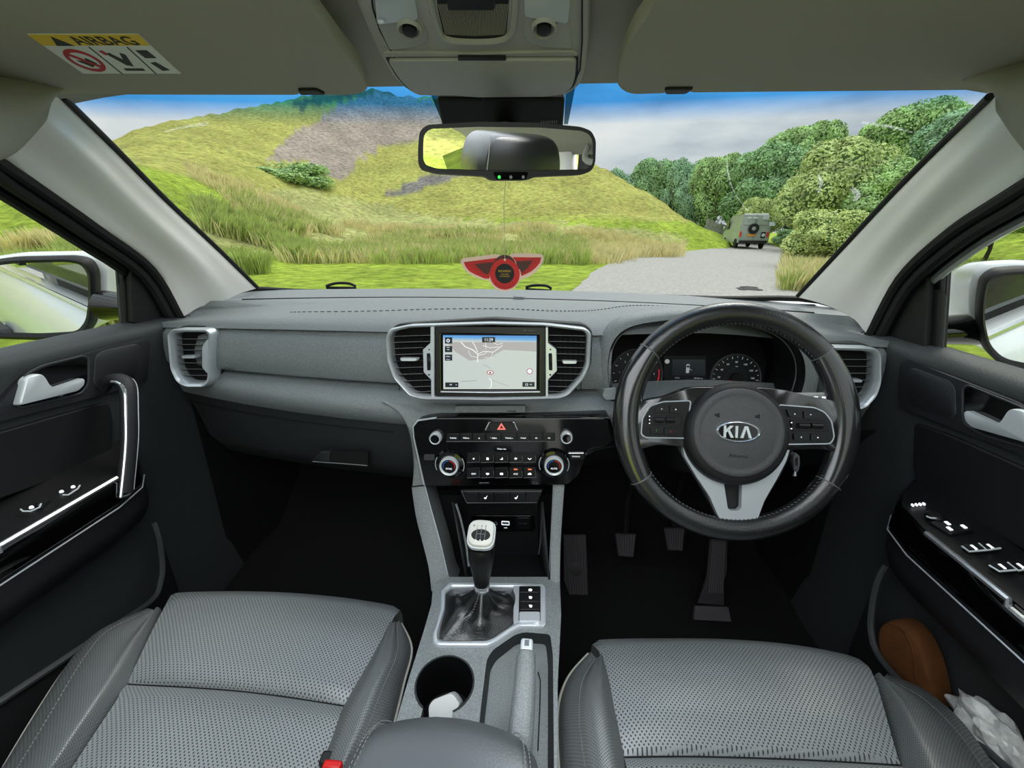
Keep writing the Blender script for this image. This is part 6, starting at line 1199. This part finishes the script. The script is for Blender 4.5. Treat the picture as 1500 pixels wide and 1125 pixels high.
# ================================================================== GEAR LEVER
gb_ = V((.000, .500, ZC + .004)); top_ = at(705, 783, y=.488); mid_ = at(706, 858, y=.503)
gl2 = thing('gear_lever', 'black gear lever with a white capped knob showing the shift pattern', 'gear lever', gb_)
ax = (top_ - mid_).normalized(); gf = Fr(mid_, XA, ax.cross(XA)); sg = 1 if gf.n.dot(ax) > 0 else -1
hL = (top_ - mid_).length
def gsec(t, rx, ry, n=24, tilt=0): 
    c = mid_ + ax * t; yv = ax.cross(XA).normalized(); 
    return [c + XA * (rx * (abs(cos(a)) ** .8) * (1 if cos(a) > 0 else -1)) + yv * (ry * (abs(sin(a)) ** .8) * (1 if sin(a) > 0 else -1)) + ax * (tilt * sin(a)) for a in [2 * pi * i / n for i in range(n)]]
gp_ = [(.006, .0100, .011), (.012, .0118, .013), (.035, .0150, .017), (.065, .0190, .021), (.082, .0195, .020), (.088, .0170, .017)]
kt = -.0 * (1 if ax.cross(XA).normalized().y > 0 else -1)
MB().grid([gsec(t * hL / .105, a, b, tilt=kt * max(0, (t - .05) / .05)) for t, a, b in gp_], cu=True, cap=True).build('grip', 'black_satin', gl2, ang=60)
# cap facing up and back
nc = (CAM - top_).normalized() * .55 + ax * .75; nc.normalize(); cfr = Fr(top_ + nc * .004, XA, nc.cross(XA)); 
if cfr.v.z < 0 and cfr.v.y < 0: cfr.v = -cfr.v
co_ = rnd(rect(.0375, .040), .014, 5); mat('cap_white', (.86, .85, .81), .3)
cp = MB().dome(cfr, co_, -.012, .003, .88, 4).build('knob_cap', 'cap_white', gl2, ang=60); MB().ring(cfr, [(a * 1.06, b * 1.06) for a, b in co_], [(a * .97, b * .97) for a, b in co_], -.010, -.002).build('cap_rim', 'satin_lt', gl2, bev=.0006)
MB().slab(cfr, circ(0, -.004, .0135, 28, .0085), .0025, .0036).build('pattern_field', 'ink', cp, smooth=False)
for x in (-.006, 0, .006): MB().tube([cfr.P(x, -.0095, .0042), cfr.P(x, .006, .0042)], .0006, 4).build('pattern_line', 'chrome', cp)
MB().tube([cfr.P(-.006, -.003, .0042), cfr.P(.006, -.003, .0042)], .0006, 4).build('pattern_line', 'chrome', cp)
for s_, x, y in (('1', -.006, .009), ('3', 0, .009), ('5', .006, .009), ('2', -.006, -.012), ('4', 0, -.012), ('6', .006, -.012), ('R', -.011, .009)): text(s_, cfr, x, y, .0026, 'ink' if y > 0 else 'icon_white', cp, d=.0040, name='gear_number')
MB().lathe(Fr(mid_, XA, ax.cross(XA)), [(.0115, -.012 * sg), (.0125, -.004 * sg), (.0118, .006 * sg), (.0095, .008 * sg)], 28).build('collar', 'chrome', gl2, ang=50)
# gaiter: pleated leather skirt from the frame to the collar
bo = rnd(Kp([g7(*p) for p in ((168, 366), (170, 376), (440, 382), (476, 368), (570, 305), (618, 270), (622, 240), (620, 90), (590, 76), (250, 78), (208, 108), (204, 205), (178, 300))], .004), .004, 3)
import bisect
def resample(P, n):
    P = [V((*p, 0)) for p in P]; P.append(P[0]); L_ = [0]
    for a, b in zip(P, P[1:]): L_.append(L_[-1] + (b - a).length)
    out = []
    for i in range(n):
        s_ = L_[-1] * i / n; k = max(0, min(len(P) - 2, bisect.bisect_right(L_, s_) - 1)); d_ = L_[k + 1] - L_[k]; out.append(P[k] + (P[k + 1] - P[k]) * ((s_ - L_[k]) / d_ if d_ else 0))
    return out
B = resample(bo, 64); rows = []; cc0 = kf.px(705, 868); topc = mid_ - ax * .006
a_off = atan2(B[0].y - cc0[1], B[0].x - cc0[0])
for j in range(9):
    f = j / 8; ro_ = []
    for i, b in enumerate(B):
        P0 = kf.P(b.x, b.y, .001); an = atan2(b.y - cc0[1], b.x - cc0[0]); P1 = topc + V((.012 * cos(an), .012 * sin(an), 0))
        g_ = f ** .75; p = P0 + (P1 - P0) * g_; p.z = P0.z + (P1.z - P0.z) * (f ** 1.5 * .85 + .15 * f)
        rk = sin(pi * f); fold = .0060 * rk * cos(an * 5 + .6) + .003 * rk * cos(an * 9 + 1.3)
        p += V((cos(an), sin(an), .6)) * fold; p.z += .006 * sin(pi * min(1, f * 2)); ro_.append(p)
    rows.append(ro_)
MB().grid(rows, cu=True).build('gaiter', 'wheel_leather', gl2, ang=80, sub=1)
sm2 = [rows[j][k] + V((0, -.0008, .0012)) for j, k in zip(range(9), (3, 3, 3, 4, 4, 4, 4, 5, 5))]
mb = MB()
ss = spl(sm2, 4)
for i in range(0, len(ss) - 1, 2): mb.tube([ss[i], ss[i + 1]], .0008, 4)
mb.build('gaiter_stitching', 'icon_grey', gl2)['kind'] = 'stuff'
# ================================================================== HANDBRAKE
hb = thing('handbrake', 'grey handbrake lever with a silver release button', 'handbrake', at(766, 1075, z=-.56))
hp1 = [at(771, 958, z=-.527), at(769, 1000, z=-.530), at(766, 1040, z=-.536), at(762, 1085, z=-.545), at(757, 1130, z=-.56)]
rows = []
for i, (c, w_, h_) in enumerate(zip(hp1, (.0120, .0135, .0140, .0145, .0150), (.011, .013, .014, .015, .016))):
    sec_ = [(-1, -.8), (-1, .45), (-.55, 1), (.55, 1), (1, .45), (1, -.8)]; rows.append([c + XA * (w_ * a) + ZA * (h_ * b) for a, b in sec_])
MB().grid(rows, cu=True, cap=True).build('grip', 'dash', hb, bev=.003, ang=40)
MB().box(hp1[0] + V((0, .009, .001)), (.0165, .018, .013)).build('release_button', 'satin_lt', hb, bev=.003); MB().box(hp1[0] + V((0, .010, .0078)), (.006, .008, .001)).build('button_mark', 'icon_grey', hb)
MB().tube([hp1[3] + V((0, 0, -.01)), hp1[4] + V((0, -.02, -.03))], [.013, .016], 10).build('shaft', 'black_soft', hb)
# ================================================================== ARMREST
ar = thing('centre_storage_box', 'padded black leather armrest lid at the rear of the centre console', 'armrest', (-.003, .1, -.58))
rows = []
for y, k, zz in ((.310, .72, -.535), (.312, .80, -.520), (.300, .90, -.503), (.27, .97, -.4965), (.2, 1.0, -.494), (.0, 1.0, -.494), (-.1, .98, -.50), (-.12, .9, -.52)):
    rows.append([V((-.004 + .108 * k * x, y - (.022 * abs(x) ** 3 if y > .1 else 0), zz - dz)) for x, dz in ((-1, .05), (-1, .018), (-.93, .006), (-.82, .001), (-.8, .0016), (-.78, .0004), (-.4, -.002), (0, -.003), (.4, -.002), (.78, .0004), (.8, .0016), (.82, .001), (.93, .006), (1, .018), (1, .05))])
MB().grid(rows, cap=False).build('lid', 'leather_plain', ar, ang=80, sub=1)
for x_ in (-.79, .79, -.84, .84):
    mb = MB(); pts = spl([V((-.004 + .108 * k * x_, y - (.022 * abs(x_) ** 3 if y > .1 else 0), zz + .0012 - (.003 if abs(x_) > .8 else 0))) for y, k, zz in ((.312, .80, -.520), (.300, .90, -.503), (.27, .97, -.4965), (.2, 1, -.494), (0, 1, -.494))], 9)
    for i in range(0, len(pts) - 1): mb.tube([pts[i], pts[i] + (pts[i + 1] - pts[i]) * .6], .0006, 4)
    mb.build('stitching', 'stitch', ar)['kind'] = 'stuff'
MB().box((-.004, .1, -.565), (.19, .40, .05)).build('base', 'black_soft', ar, bev=.01)
# ================================================================== SEATS
def arcs(Q, n):
    L_ = [0.]
    for a, b in zip(Q, Q[1:]): L_.append(L_[-1] + (b - a).length)
    out = []
    for i in range(n):
        s_ = L_[-1] * i / (n - 1); k = max(0, min(len(Q) - 2, bisect.bisect_right(L_, s_) - 1)); d_ = L_[k + 1] - L_[k]; out.append(Q[k] + (Q[k + 1] - Q[k]) * ((s_ - L_[k]) / d_ if d_ else 0))
    return out
def prow(P, z): return arcs(spl([at(p[0], p[1], z=(p[2] if len(p) > 2 else z)) for p in P], 6), 31)
def crown(R, h): 
    n = len(R) - 1; return [p + V((0, 0, h * (1 - (2 * i / n - 1) ** 4))) for i, p in enumerate(R)]
def seat(name, lb, front, mids, seamr, rear, bL, bR, cx, pip):
    rt = thing(name, lb, 'seat', (cx, .2, -.88))
    f = prow(front, -.606); rows = [[p + V((0, .006, -.12)) for p in f], [p + V((0, .008, -.05)) for p in f], [p + V((0, .006, -.012)) for p in f], f]
    for P, z in mids: rows.append(crown(prow(P, z), .007))
    rows.append(prow(seamr, -.609))
    MB().grid(rows).build('cushion_front', 'leather_perf', rt, ang=80)
    s0 = prow(seamr, -.609); rr = [s0, [p + V((0, -.004, .004)) for p in s0]]
    for P, z in rear: rr.append(crown(prow(P, z), .007))
    last = rr[-1]; rr.append([V((p.x, .05, -.625)) for p in last]); rr.append([V((p.x, -.08, -.64)) for p in last])
    MB().grid(rr).build('cushion_rear', 'leather_perf', rt, ang=80)
    MB().tube([p + V((0, 0, .0003)) for p in s0], .0014, 6).build('cross_seam', 'void', rt)
    for nm, bl in (('side_bolster', bL), ('side_bolster', bR)):
        cols = []
        for a, c, o, g_ in zip(*[spl([at(p[0], p[1], z=p[2]) for p in q_], 5) for q_ in bl]):
            cols.append(spl([a + V((0, 0, -.02)), a, a * .5 + c * .5 + V((0, 0, .008)), c, c * .5 + o * .5 + V((0, 0, .003)), o, g_, g_ + V((0, 0, -.10)), V((g_.x, g_.y, -.86))], 3))
        l1, l2 = cols[-1], cols[-1]; cols.append([V((p.x, .05, p.z - .01)) for p in l1]); cols.append([V((p.x, -.08, p.z - .01)) for p in l1])
        b_ = MB().grid(cols).build(nm, 'leather_side_shaded', rt, ang=80)
        st = spl([at(p[0], p[1], z=p[2] + .001) for p in bl[2]], 14); mb = MB()
        for i in range(0, len(st) - 1): mb.tube([st[i], st[i] + (st[i + 1] - st[i]) * .6], .0007, 4)
        mb.build('bolster_stitching', 'stitch', b_)['kind'] = 'stuff'
        pg = spl([at(p[0], p[1], z=p[2] + .0005) for p in bl[3]], 6); MB().tube(pg, .0022, 6).build('piping', 'piping', b_)
    # backrest and head restraint (behind the viewpoint, seen in the mirror)
    mb = MB(); rows = []
    for z, y, w_ in ((-.64, -.10, .23), (-.5, -.10, .245), (-.3, -.14, .25), (-.15, -.17, .24), (-.08, -.20, .19), (-.06, -.24, .15)):
        rows.append(spl([V((cx - w_, y - .10, z)), V((cx - w_, y + .03, z)), V((cx - w_ * .8, y + .05, z)), V((cx - w_ * .6, y, z)), V((cx, y - .005, z)), V((cx + w_ * .6, y, z)), V((cx + w_ * .8, y + .05, z)), V((cx + w_, y + .03, z)), V((cx + w_, y - .10, z)), V((cx, y - .14, z))], 3))
    mb.grid(rows, cu=True, cap=True); mb.build('backrest', 'leather_perf', rt, ang=80)
    hf_ = Fr((cx, -.19, .045), XA, V((0, .08, 1))); hr = MB().dome(hf_, rnd([(-.11, -.09), (.11, -.09), (.13, .02), (.105, .095), (-.105, .095), (-.13, .02)], .045, 6), -.11, .03, .86, 5).build('head_restraint', 'wheel_leather', rt, ang=80)
    for x_ in (-.07, .07): MB().tube([V((cx + x_, -.22, -.12)), V((cx + x_, -.22, 0))], .006, 8).build('restraint_post', 'chrome', hr)
    for x_ in (-.115,): MB().tube([hf_.P(x_ * .9, -.08, .032), hf_.P(x_ * .95, .0, .036), hf_.P(x_ * .85, .085, .030)], .0012, 6).build('seam', 'stitch', hr)
    MB().box((cx, .22, -.80), (.44, .42, .14)).build('seat_base', 'black_soft', rt, bev=.02)
    return rt
m2 = MATS['leather_perf'].copy(); MATS['leather_side_shaded'] = m2  # bolster leather: finer perforation, with shading put in as a darker colour
for n_ in m2.node_tree.nodes:
    if n_.type == 'MATH' and n_.operation == 'DIVIDE': n_.inputs[1].default_value = .0036
    if n_.type == 'MIX': n_.inputs['B'].default_value = (*lin((.38, .39, .39)), 1); n_.inputs['A'].default_value = (*lin((.16, .165, .17)), 1)
seat('passenger_seat', 'black perforated leather passenger seat at the left', [(250, 872, -.612), (262, 868), (340, 866), (420, 868), (500, 875), (570, 886), (586, 894, -.612)],
     [([(243, 885), (325, 880), (410, 881), (490, 888), (578, 903)], -.600), ([(222, 925), (315, 925), (395, 930), (465, 938), (553, 952)], -.600), ([(200, 972), (295, 976), (370, 983), (440, 992), (525, 1006)], -.602), ([(187, 998), (285, 1003), (360, 1009), (430, 1018), (508, 1030)], -.606)],
     [(185, 1003), (285, 1008), (360, 1014), (430, 1023), (505, 1035)],
     [([(172, 1024), (275, 1026), (350, 1034), (425, 1044), (500, 1056)], -.600), ([(140, 1072), (250, 1072), (330, 1080), (405, 1090), (485, 1100)], -.600), ([(105, 1125), (220, 1125), (300, 1135), (380, 1145), (462, 1160)], -.602)],
     [[(236, 893, -.602), (212, 945, -.603), (184, 1005, -.605), (146, 1065, -.605), (105, 1127, -.605)], [(226, 896, -.596), (182, 945, -.588), (146, 1000, -.584), (108, 1060, -.582), (66, 1127, -.582)], [(224, 893, -.600), (160, 922, -.594), (122, 965, -.592), (72, 1048, -.592), (24, 1127, -.592)], [(215, 897, -.622), (145, 930, -.622), (100, 975, -.622), (50, 1050, -.622), (4, 1127, -.622)]],
     [[(570, 918, -.604), (545, 962, -.604), (503, 1035, -.606), (484, 1085, -.606), (464, 1135, -.606)], [(576, 912, -.594), (562, 965, -.584), (530, 1030, -.582), (508, 1080, -.582), (488, 1135, -.582)], [(581, 912, -.600), (582, 955, -.592), (562, 1005, -.590), (540, 1062, -.590), (515, 1120, -.590)], [(588, 914, -.612), (603, 950, -.615), (592, 1000, -.617), (578, 1058, -.617), (560, 1130, -.617)]], -.36, None)
seat('driver_seat', 'black perforated leather driver seat at the right', [(868, 944, -.612), (880, 937), (960, 935), (1060, 936), (1160, 944), (1248, 961), (1272, 976, -.612)],
     [([(877, 953), (960, 948), (1060, 949), (1160, 957), (1276, 982)], -.600), ([(888, 985), (975, 980), (1070, 981), (1170, 988), (1286, 1006)], -.599), ([(900, 1040), (990, 1036), (1085, 1037), (1185, 1043), (1300, 1056)], -.600), ([(912, 1100), (1005, 1098), (1095, 1100), (1195, 1104), (1316, 1112)], -.606)],
     [(914, 1110), (1005, 1109), (1098, 1111), (1200, 1115), (1320, 1122)],
     [([(918, 1126), (1010, 1124), (1105, 1126), (1205, 1130), (1326, 1138)], -.600), ([(924, 1160), (1015, 1158), (1110, 1160), (1215, 1165), (1335, 1170)], -.600)],
     [[(882, 962, -.604), (892, 990, -.604), (902, 1040, -.605), (912, 1095, -.606), (920, 1140, -.606)], [(877, 963, -.594), (872, 992, -.584), (876, 1038, -.580), (884, 1095, -.580), (892, 1140, -.580)], [(873, 964, -.600), (854, 995, -.591), (848, 1038, -.588), (852, 1090, -.588), (860, 1140, -.588)], [(862, 958, -.612), (834, 990, -.615), (819, 1030, -.617), (817, 1085, -.617), (820, 1140, -.617)]],
     [[(1280, 990, -.604), (1298, 1038, -.604), (1312, 1085, -.605), (1322, 1120, -.606), (1334, 1160, -.606)], [(1292, 992, -.595), (1330, 1030, -.586), (1356, 1078, -.582), (1375, 1120, -.582), (1390, 1160, -.582)], [(1294, 993, -.600), (1345, 1018, -.594), (1394, 1062, -.591), (1436, 1118, -.591), (1460, 1160, -.591)], [(1298, 992, -.622), (1352, 1013, -.620), (1404, 1056, -.620), (1450, 1118, -.620), (1475, 1160, -.620)]], .395, None)
bk = thing('seat_belt_buckle', 'red topped seat belt buckle at the inner edge of the passenger seat', 'buckle', at(488, 1124, z=-.60)); MB().box(at(488, 1126, z=-.585), (.022, .010, .018)).build('button', 'belt_red', bk, bev=.003); MB().box(at(489, 1128, z=-.61), (.026, .014, .05)).build('case', 'black_soft', bk, bev=.003)
# ================================================================== PEDALS
def p8(x, y): return (800 + x * .21333, 740 + y * .21333)
mat('pedal', (.20, .19, .20), .55); mat('pedal_rib', (.36, .34, .36), .5); mat('pedal_dark', (.10, .10, .10), .6)
def pedal(nm, lb, P, y, tilt, ribs, arm_):
    f = Fr(at(*p8(sum(p[0] for p in P) / len(P), sum(p[1] for p in P) / len(P)), y=y), XA, V((0, tilt, 1))); t = thing(nm, lb, 'pedal', f.o)
    MB().slab(f, rnd(f.poly([p8(*p) for p in P]), .004), -.012, 0).build('pad', 'pedal', t, bev=.002)
    mb = MB(); t0, t1_, b0, b1 = ribs
    n = 7
    for i in range(n):
        k = (i + .5) / n; a = (t0[0] + (t1_[0] - t0[0]) * k, t0[1] + (t1_[1] - t0[1]) * k); b = (b0[0] + (b1[0] - b0[0]) * k, b0[1] + (b1[1] - b0[1]) * k)
        mb.tube([f.P(*f.px(*p8(*a)), .001), f.P(*f.px(*p8(*b)), .001)], .0017, 6)
    mb.build('ribs', 'pedal_rib', t)['kind'] = 'stuff'
    if arm_: MB().tube([f.P(0, .02, -.01), f.P(0, .10, .01), f.P(.0, .22, .10)], .008, 8).build('arm', 'pedal_dark', t)
    return t, f
pedal('clutch_pedal', 'ribbed clutch pedal, left of the two small square pedals', [(472, 195), (622, 195), (602, 360), (494, 352)], .90, .5, ((480, 205), (612, 205), (502, 345), (594, 350)), True)
bt, bfr = pedal('brake_pedal', 'ribbed brake pedal, right of the two small square pedals', [(806, 155), (956, 155), (940, 316), (834, 312)], .90, .5, ((815, 165), (946, 165), (842, 302), (932, 306)), True)
ft_, ff_ = pedal('footrest', 'long ribbed footrest beside the centre console', [(118, 200), (275, 200), (292, 622), (158, 618), (120, 520)], .88, .6, ((130, 210), (268, 210), (160, 610), (282, 614)), False)
MB().lathe(ff_, [(.018, 0), (.018, .003), (.012, .004), (.001, .004)], 24, c=ff_.px(*p8(200, 437))).build('round_boss', 'pedal', ft_)
at_, af_ = pedal('accelerator_pedal', 'tall floor hinged accelerator pedal on the right', [(1125, 232), (1245, 232), (1242, 460), (1222, 520), (1224, 690), (1040, 676), (1072, 592), (1105, 480)], .86, .7, ((1140, 250), (1232, 250), (1110, 600), (1214, 606)), False)
MB().slab(af_, rnd(af_.poly([p8(*p) for p in ((1020, 690), (1250, 698), (1272, 802), (1012, 788))]), .003), -.012, .003).build('hinge_base', 'pedal_rib', at_, bev=.002)
# ================================================================== DOOR POCKET CONTENTS
pc = at(1330, 965, x=.70); bp2 = thing('brown_pouch', 'brown suede pouch tucked into the driver door pocket', 'pouch', pc + V((0, 0, -.08)))
pfr = Fr(pc, V((.25, -1, 0)), ZA); o_ = [tuple(p.xy) for p in spl([V((*pfr.px(*p), 0)) for p in ((1290, 925), (1298, 911), (1322, 908), (1345, 925), (1362, 955), (1375, 1000), (1376, 1040), (1340, 1010), (1305, 975), (1292, 948))], 4, closed=True)]
MB().dome(pfr, o_, -.02, .012, .80, 5).build('pouch', 'brown_suede', bp2, ang=80)
MB().tube(spl([pfr.P(*pfr.px(*p, .012), .012) for p in ((1304, 913), (1322, 922), (1336, 950), (1342, 995))], 5), .0016, 6).build('seam', 'brown_suede', bp2)
wr = at(1465, 1090, x=.69); tb_ = thing('crumpled_bag', 'crumpled white plastic wrapper in the driver door pocket', 'wrapper', wr + V((0, 0, -.05)))
b = bmesh.new(); bmesh.ops.create_icosphere(b, subdivisions=4, radius=1); mb = MB()
for v_ in b.verts:
    q_ = v_.co.copy(); k = 1 + .38 * noise.noise(q_ * 2.3) + .22 * abs(noise.noise(q_ * 5)); v_.co = V((q_.x * .022 * k, q_.y * .055 * k, q_.z * .03 * k))
mb.add([v_.co + wr for v_ in b.verts], [tuple(x.index for x in f.verts) for f in b.faces]); b.free(); mb.build('wrapper', 'paper', tb_, smooth=True, ang=18)
